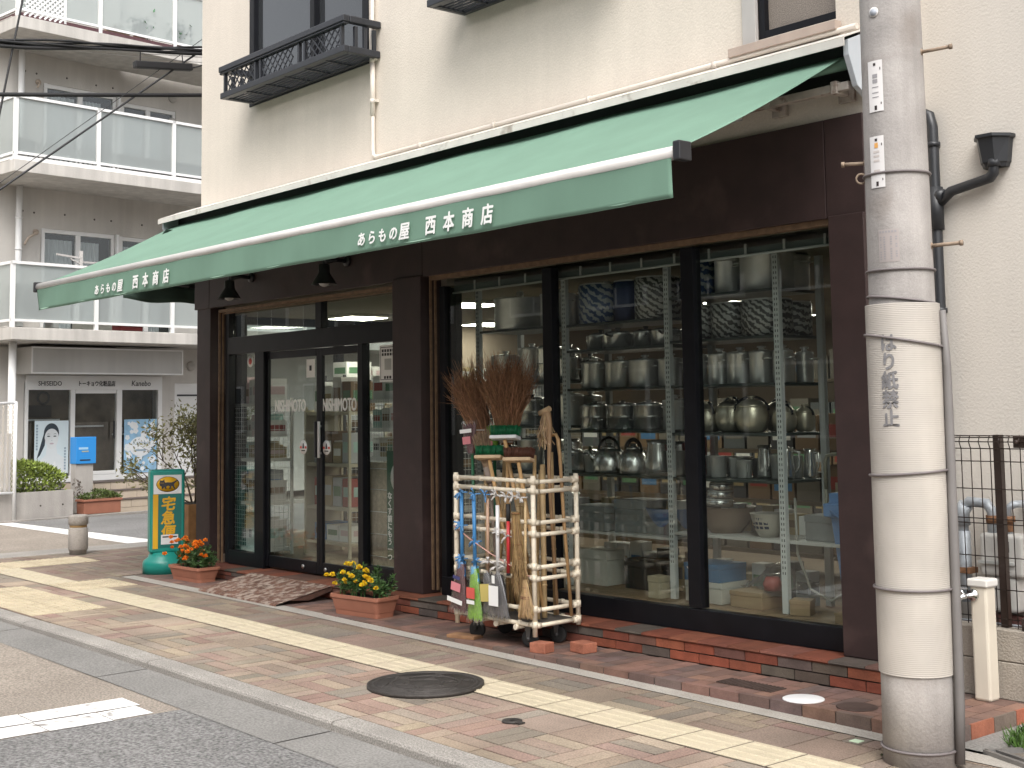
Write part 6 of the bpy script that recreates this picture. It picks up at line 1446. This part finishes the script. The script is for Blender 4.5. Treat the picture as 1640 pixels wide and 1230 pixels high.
ell = lambda cx, cz, rx, rz_, n=24, a0=0, a1=360: [(cx + rx * math.cos(R_(a0 + (a1 - a0) * k / (n - (0 if a1 - a0 == 360 else 1)))), cz + rz_ * math.sin(R_(a0 + (a1 - a0) * k / (n - (0 if a1 - a0 == 360 else 1))))) for k in range(n)]
fc, fz = 1.36, 1.14
flat(ell(fc - .005, fz + .075, .135, .165) , py - .001, hair, 'hair'); flat([(fc - .13, fz + .1), (fc - .10, fz + .12), (fc - .12, fz - .12), (fc - .20, fz - .28), (fc - .26, fz - .34), (fc - .20, fz - .14)], py - .0012, hair, 'hair')
flat([(fc - .08, fz - .12), (fc + .08, fz - .12), (fc + .10, fz - .26), (fc + .27, fz - .36), (fc + .28, pz0 + .01), (fc - .22, pz0 + .01), (fc - .24, fz - .40), (fc - .10, fz - .28)], py - .0016, skin, 'figure')
flat([(fc + .125 * math.cos(a) * (1 if math.sin(a) > 0 else .93 - .25 * math.sin(a) ** 2 * 0), fz + (.15 if math.sin(a) > 0 else .185) * math.sin(a)) for a in [2 * math.pi * k / 28 for k in range(28)]], py - .0022, M('poster skin light', (.68, .72, .74), .5), 'face')
for s in (-1, 1):
    flat(ell(fc + s * .055, fz + .025, .028, .010, 14), py - .003, hair, 'eye'); flat([(fc + s * .02, fz + .058), (fc + s * .06, fz + .07), (fc + s * .092, fz + .058), (fc + s * .06, fz + .062)], py - .003, hair, 'brow')
flat([(fc - .012, fz - .05), (fc + .014, fz - .05), (fc + .006, fz - .038), (fc - .004, fz - .038)], py - .003, M('poster shadow', (.44, .50, .55), .5), 'nose'); flat(ell(fc, fz - .095, .038, .013, 14), py - .003, M('poster lips', (.50, .42, .47), .5), 'mouth')
for cx, z1, n_ in ((1.10, 1.36, 9), (1.60, .98, 8)):
    m = MB()
    for k in range(n_): m.box(cx - .016, cx + .016, py - .0035, py - .002, z1 - k * .048 - .034, z1 - k * .048); 
    obj('caption', m, M('poster ink', (.30, .40, .48), .6), t)
m = MB(); m.box(1.40, 1.43, py - .004, py - .002, pz0 + .02, pz0 + .2); obj('product', m, pw, t)
t2 = thing('poster', 'blue Kanebo poster with white flowers behind the shrub', 'poster', (-20.3, 7.2, 0), AP, 'window posters')
t2['label'] = 'blue poster with white flowers and script lettering in the window behind the shrub'
q0, q1 = 2.70, 3.34
m = MB(); m.box(q0, q1, py, py + .004, .50, 1.42); obj('sheet', m, ltb, t2)
random.seed(5)
m = MB()
for _ in range(26):
    cx, cz, r = random.uniform(q0 + .06, q1 - .06), random.uniform(.56, 1.37), random.uniform(.03, .075)
    if abs(cx - 3.02) < .17 and .82 < cz < 1.1: continue
    for k in range(5): a = k * 1.2566 + cx * 9; m.prism(ell(cx + r * .55 * math.cos(a), cz + r * .55 * math.sin(a), r * .5, r * .5, 10), -.0004, .0004, 0, Matrix(((1, 0, 0, 0), (0, 0, 1, py - .002 - .0003 * k - .00005 * _), (0, 1, 0, 0), (0, 0, 0, 1))))
obj('flowers', m, pw, t2)
flat(ell(3.02, .95, .22, .17, 28), py - .0005 - .004, pw, 'panel', t2)
m = text_mb('Kanebo', .105, .001, .001, shear=.15); obj('lettering', place(m, (3.02, py - .006, .98)), M('poster ink'), t2)
m = MB(); m.box(2.92, 3.12, py - .0062, py - .0052, .87, .90); obj('caption', m, M('poster ink'), t2)
random.seed(21)
# steps
stt = M('step tile', (.50, .42, .33), .7, var=.10, scale=4, speck=.06); stj = M('step edge', (.10, .08, .07), .8)
stp = thing('entrance_steps', 'beige tiled steps up to the cosmetics shop door', 'steps', (-20.3, 7.2, 0), AP)
for k, (yy, z) in enumerate(((.10, .14), (.42, .27), (.74, .40))):
    x = 1.55; m = MB()
    while x < 4.7: m.box(x, x + .292, yy, 1.26, z - .13 + (.0 if k else .0), z - .012); x += .30
    m.box(1.55, 4.7, yy - .012, 1.26, z - .011, z - .0, 1); m.box(1.551, 4.695, yy + .005, 1.255, -.08, z - .131, 0); m.box(1.552, 4.69, yy + .01, 1.25, z - .13, z - .0125, 1); obj('step', m, [stt, stj], stp)
# hedge planter, pedestal box, small trough, mesh screen
ltc = M('planter concrete', (.40, .375, .35), .9, var=.10, scale=3, bump=.3, bscale=50, streak=.12)
m = MB(); m.box(-6, 9, -.62, -.50, -.2, -.02); kb = struct('far_kerb', m, kerb_m); kb.matrix_world = AM
hp = thing('hedge_planter', 'concrete planter box with clipped green hedge at the far kerb', 'planter', (-20.3, 7.2, 0), AP)
m = MB(); m.box(-3, .83, -.42, -.34, -.05, .37); m.box(.75, .83, -.339, .25, -.05, .37); m.box(-3, .749, .17, .25, -.05, .37); m.box(-3, .749, -.339, .169, -.05, .30, 1)
for x in (-.1, .3, .66): m.lathe([(.014, 0), (.014, .002)], 8, X=Matrix.Translation((x, -.421, .16)) @ Matrix.Rotation(R_(90), 4, 'X'), mi=1)
obj('box', m, [ltc, soil], hp, bevel=.008)
m = MB()
for _ in range(8000):
    x, y = random.uniform(-2.5, .74), random.uniform(-.40, .2); edge = min(1, (.80 - x) / .25); top = .31 + .47 * edge ** .5 * (1 - .25 * abs((y + .1) / .35) ** 2) + .03 * math.sin(x * 9) + .02 * math.sin(x * 23 + y * 9)
    z = .33 + (top - .33) * (1 - random.random() ** 2.4); g_ = random.uniform(.45, 1.5)
    d = (random.uniform(-1, 1), random.uniform(-1, .4), random.uniform(.0, 1.2)); m.leaf((x, y, z), d, random.uniform(.05, .085), .03, 0, (.20 * g_, .26 * g_, .045 * g_))
obj('hedge', m, leafm, hp)
bx = thing('mail_pedestal', 'bright blue box on a grey concrete pedestal before the cosmetics shop', 'pedestal box', (-20.3, 7.2, 0), AP)
m = MB(); m.box(1.10, 1.40, .0, .16, -.03, .74); obj('pedestal', m, ltc, bx, bevel=.006)
m = MB(); m.box(1.09, 1.43, -.03, .17, .741, 1.16); bl = obj('box', m, M('letterbox blue', (.025, .24, .62), .4, var=.04), bx, bevel=.006)
m = MB(); m.box(1.13, 1.29, -.033, -.0305, .965, 1.0); m.box(1.15, 1.33, -.033, -.0305, .79, .81, 1); m.box(1.18, 1.3, -.033, -.0305, .925, .945, 2); obj('slot_label', m, [M('box text', (.30, .50, .66), .5), darkmetal, M('box text tan', (.34, .36, .28), .5)], bl)
tp_ = thing('flower_planter', 'small terracotta trough of low green plants by the blue box', 'flower planter', (-20.3, 7.2, 0), AP)
m = MB(); m.box(1.08, 1.72, -.30, -.08, -.03, .16); m.box(1.06, 1.74, -.32, -.06, .161, .195); obj('trough', m, terra, tp_, bevel=.006)
m = MB()
for _ in range(900):
    x, y = random.uniform(1.08, 1.72), random.uniform(-.31, -.07); g_ = random.uniform(.5, 1.5); m.leaf((x, y, .19 + random.random() * .13 * (1.2 - abs(x - 1.4) / .4)), (random.uniform(-1, 1), random.uniform(-1, .3), random.uniform(0, 1)), .045, .02, 0, (.09 * g_, .13 * g_, .03 * g_))
for _ in range(60):
    x = random.uniform(1.0, 1.16); m.leaf((x, -.1, .2 + random.random() * .3), (random.uniform(-1, 1), random.uniform(-1, 1), 1), .05, .02, 0, (.12, .09, .07))
obj('plants', m, leafm, tp_)
ms = thing('mesh_screen', 'white framed expanded-metal screen at the left edge of the far planter', 'screen', (-20.3, 7.2, 0), AP)
m = MB(); m.tube([(-.16, -.50, -.03), (-.16, -.50, 1.72)], .028, 10); m.tube([(-.16, -.50, 1.70), (-2.2, -.50, 1.66)], .02, 8); m.tube([(-.16, -.50, .38), (-2.2, -.50, .38)], .02, 8); obj('frame', m, wframe, ms)
m = MB()
for k in range(30):
    for s in (1, -1):
        a = -.18 - k * .075
        pts = [(a + s * q * .0375 * (1 if (i % 2 == 0) else 1) if False else a - .037 * ((i + (0 if s > 0 else 1)) % 2), -.50, .40 + i * .075) for i, q in enumerate(range(18))]
        m.tube(pts, .006, 4)
obj('mesh', m, M('mesh cream', (.58, .53, .46), .5), ms)
m = MB(); m.box(-2.2, -.2, -.46, -.455, .40, 1.25); obj('backing', m, M('backing white', (.62, .60, .58), .6), ms)
# things standing on the balconies
def bal(z): return z + .215
ac = thing('air_conditioner', 'round-fan air conditioner behind the frosted first balcony panel', 'air conditioner', (-20.3, 7.2, 0), AP)
m = MB(); m.box(.16, .95, .22, .50, bal(FZ[0]) + .10, bal(FZ[0]) + .68); m.box(.2, .3, .22, .5, bal(FZ[0]), bal(FZ[0]) + .099, 1); m.box(.8, .9, .22, .5, bal(FZ[0]), bal(FZ[0]) + .099, 1); obj('case', m, [M('ac case', (.55, .54, .52), .5), wframe], ac, bevel=.01)
m = MB(); X = Matrix.Translation((.52, .219, bal(FZ[0]) + .40)) @ Matrix.Rotation(R_(90), 4, 'X'); m.lathe([(.25, 0), (.25, .012), (.07, .012), (.07, .013)], 30, X=X); obj('fan_grille', m, M('fan dark', (.03, .03, .03), .6), ac)
ac2 = thing('air_conditioner', 'small boxy air conditioner low behind the upper balcony corner panel', 'air conditioner', (-20.3, 7.2, 0), AP)
m = MB(); m.box(.12, .42, .18, .42, bal(FZ[1]), bal(FZ[1]) + .36); 
for k in range(6): m.box(.14, .40, .175, .1795, bal(FZ[1]) + .04 + k * .05, bal(FZ[1]) + .06 + k * .05, 1)
obj('case', m, [M('ac case'), darkmetal], ac2)
lt = thing('accordion_trellis', 'black expanding lattice standing inside the middle balcony railing', 'trellis', (-20.3, 7.2, 0), AP)
m = MB(); z0 = bal(FZ[1]) - .02
x = .22
while x < 5:
    w_ = .17 if x < 1.75 else .055
    for s in (1, -1): a, b = (x, x + w_) if s > 0 else (x + w_, x); m.bar((a, .085 + .003 * s, z0), (b, .085 + .003 * s, z0 + .32), .016, .018)
    x += w_ * .5
obj('lattice', m, blk, lt)
wt = thing('lattice_panel', 'white diagonal lattice panel on the top balcony', 'lattice panel', (-20.3, 7.2, 0), AP)
m = MB(); z0 = bal(FZ[2])
for k in range(-9, 13):
    for s in (1, -1):
        x0 = .12 + k * .085
        a, b = (x0, x0 + .8) if s > 0 else (x0 + .8, x0); za, zb2 = z0, z0 + .8
        pts = []
        for f in [i / 40 for i in range(41)]:
            x = a + (b - a) * f
            if .12 <= x <= .82: pts.append((x, .035 - .004 * s, za + (zb2 - za) * f))
        if len(pts) > 1: m.bar(pts[0], pts[-1], .006, .03)
m.box(.80, .84, .03, .045, z0, z0 + .85); obj('lattice', m, wframe, wt)
for (x, w_, h, mt, nm, lab, cat) in ((1.55, .55, .20, M('cushion peach', (.58, .40, .28), .8), 'cushion', 'peach coloured heap of cloth behind the top balcony panel', 'cloth'),):
    t = thing(nm, lab, cat, (-20.3, 7.2, 0), AP); m = MB(); m.prism([(x, 0), (x + w_, 0), (x + w_ * .75, h * .6), (x + w_ * .35, h), (x + .05, h * .4)], -.1, .1, 0, Matrix(((1, 0, 0, 0), (0, 0, 1, .2), (0, 1, 0, z0), (0, 0, 0, 1)))); obj('heap', m, mt, t)
for x, z_, lab in ((2.30, z0, 'leafy potted plant seen blurred through the top balcony glass'), (3.05, z0 + .05, 'small dark green plant behind the last top balcony panel')):
    t = thing('potted_plant', lab, 'potted plant', (-20.3, 7.2, 0), AP); m = MB(); m.lathe([(.08, 0), (.11, .14)], 14, (x, .25, z_)); obj('pot', m, terra, t); m = MB()
    for _ in range(220): g_ = random.uniform(.5, 1.3); m.leaf((x + random.gauss(0, .10), .2 + random.gauss(0, .06), z_ + .26 + random.gauss(0, .09)), (random.uniform(-1, 1), random.uniform(-1, 1), random.uniform(-1, 1)), .09, .04, 0, (.05 * g_, .13 * g_, .06 * g_))
    obj('leaves', m, leafm, t)
dr = thing('laundry_pole', 'white folding laundry pole bracket on the first balcony', 'laundry bracket', (-20.3, 7.2, 0), AP)
m = MB(); z1 = FZ[0] + 1.19; m.bar((1.25, .2, z1 - .3), (1.25, .2, z1 + .28), .05, .03); m.bar((1.25, .2, z1 + .16), (.80, .15, z1 + .19), .03, .03); m.bar((1.25, .2, z1 + .06), (1.05, .18, z1 + .14), .02, .02); m.bar((1.25, .22, z1 + .10), (1.75, .3, z1 + .12), .03, .03); obj('bracket', m, M('laundry grey', (.50, .48, .46), .5), dr)
for (x0, x1, h, mt, nm, lab, cat) in ((2.0, 2.42, .10, M('red crate', (.22, .03, .03), .5), 'crate', 'red crate on the first balcony floor', 'crate'), (1.30, 1.85, .14, whitebox, 'storage_box', 'white box standing on the first balcony floor', 'box')):
    t = thing(nm, lab, cat, (-20.3, 7.2, 0), AP); m = MB(); m.box(x0, x1, .25, .55, bal(FZ[0]) - .003, bal(FZ[0]) + h - .03); m.box(x0 - .01, x1 + .01, .24, .56, bal(FZ[0]) + h - .029, bal(FZ[0]) + h); obj('shell', m, mt, t, bevel=.006)

# ------------------------------------------------------------------ overhead cables left of the shop
cab = M('cable black', (.015, .015, .017), .5)
def cable(name, pts, r, lab, n=6):
    m = MB(); m.tube(pts, r, n); return tag(obj(name, m, cab), lab, 'cable')
def sagline(p, q, s, n=16): p, q = Vector(p), Vector(q); return [p.lerp(q, i / n) + Vector((0, 0, -s * 4 * (i / n) * (1 - i / n))) for i in range(n + 1)]
m = MB(); random.seed(3)
for k in range(6):
    p, q = Vector((-13.2, 1.5, 4.86 + .012 * k)), Vector((-13.2, 9.5, 5.90 + .01 * k))
    pts = sagline(p, q, .05, 30)
    pts = [a + Vector((.02 * math.sin(i * .7 + k * 2.1), 0, .018 * math.sin(i * .9 + k * 1.7) * (1 if 8 < i < 22 else .4))) for i, a in enumerate(pts)]
    m.tube(pts, .013 if k else .02, 6)
tag(obj('cable_bundle', m, cab), 'bundle of loose black cables crossing in front of the upper balcony', 'cable')
cable('cable', sagline((-13.2, 1.5, 4.30), (-13.2, 9.5, 5.42), .02), .023, 'single thick black cable crossing below the cable bundle')
cable('cable', sagline((-13.2, 3.6, 2.98), (-13.2, 7.0, 5.75), .0), .012, 'thin cable slanting up to the splice box, in front of the balconies')
cable('cable', sagline((-13.0, 4.2, 3.55), (-13.3, 7.4, 6.2), .0), .004, 'very thin wire slanting beside the thicker slanting cable')
cable('cable', sagline((-13.2, 4.40, 3.80), (-13.2, 4.78, 6.0), .0), .011, 'black cable running steeply down at the left edge of the view')
m = MB()
for k, (a, b) in enumerate(((4.95, 5.75), (5.02, 5.62))): m.tube(sagline((-13.25, 1.5, a + .0), (-13.25, 9.5, b), .02), .004, 5)
tag(obj('wire_pair', m, M('wire pale', (.45, .43, .41), .5)), 'pair of thin pale wires above the cable bundle', 'wire')
t = thing('splice_box', 'black oblong cable splice box hanging from the bundle by the wall', 'splice box', (-13.2, 6.26, 5.26)); m = MB(); m.bar((-13.2, 5.93, 5.235), (-13.2, 6.60, 5.305), .08, .075); obj('case', m, cab, t, world=True, bevel=.01); m = MB(); m.tube([(-13.2, 6.0, 5.27), (-13.2, 6.0, 5.42)], .006, 5); m.tube([(-13.2, 6.5, 5.32), (-13.2, 6.48, 5.48)], .006, 5); m.tube([(-13.2, 6.60, 5.30), (-13.2, 6.75, 5.36), (-13.2, 7.0, 5.5)], .01, 6); obj('hanger', m, cab, t, world=True)

# ------------------------------------------------------------------ buildings across the main road, seen only as reflections in the glass
for x0, x1, h, c, lab in ((-44, -25, 8.0, (.26, .245, .22), 'tan building beyond the main road, mirrored in the shop glass'), (-24.5, -7, 6.6, (.13, .125, .12), 'grey building across the main road, mirrored in the shop glass'), (-6.5, 6, 9, (.16, .14, .12), 'brown building across the main road behind the viewpoint')):
    t = thing('opposite_building', lab, 'building', ((x0 + x1) / 2, -7.5, 0)); m = MB(); m.box(x0, x1, -14, -7.5, -.2, h); m.box(x0 - .2, x1 + .2, -14.2, -7.2, h + .001, h + .3); obj('wall', m, M('opposite ' + lab[:4], c, .9, var=.1, scale=.6, streak=.1), t, world=True)
    x = x0 + 1.2
    while x < x1 - 2:
        for z in (.9, 3.6, 6.2):
            if z + 1.5 > h: continue
            m = MB(); m.box(x, x + 1.7, -7.5, -7.42, z, z + 1.4); w_ = obj('window', m, wframe, t, world=True); m = MB()
            m.box(x + .06, x + .82, -7.419, -7.41, z + .06, z + 1.34); m.box(x + .88, x + 1.64, -7.419, -7.41, z + .06, z + 1.34); obj('pane', m, M('opposite pane', (.05, .06, .07), .1), w_, world=True)
        x += 2.6
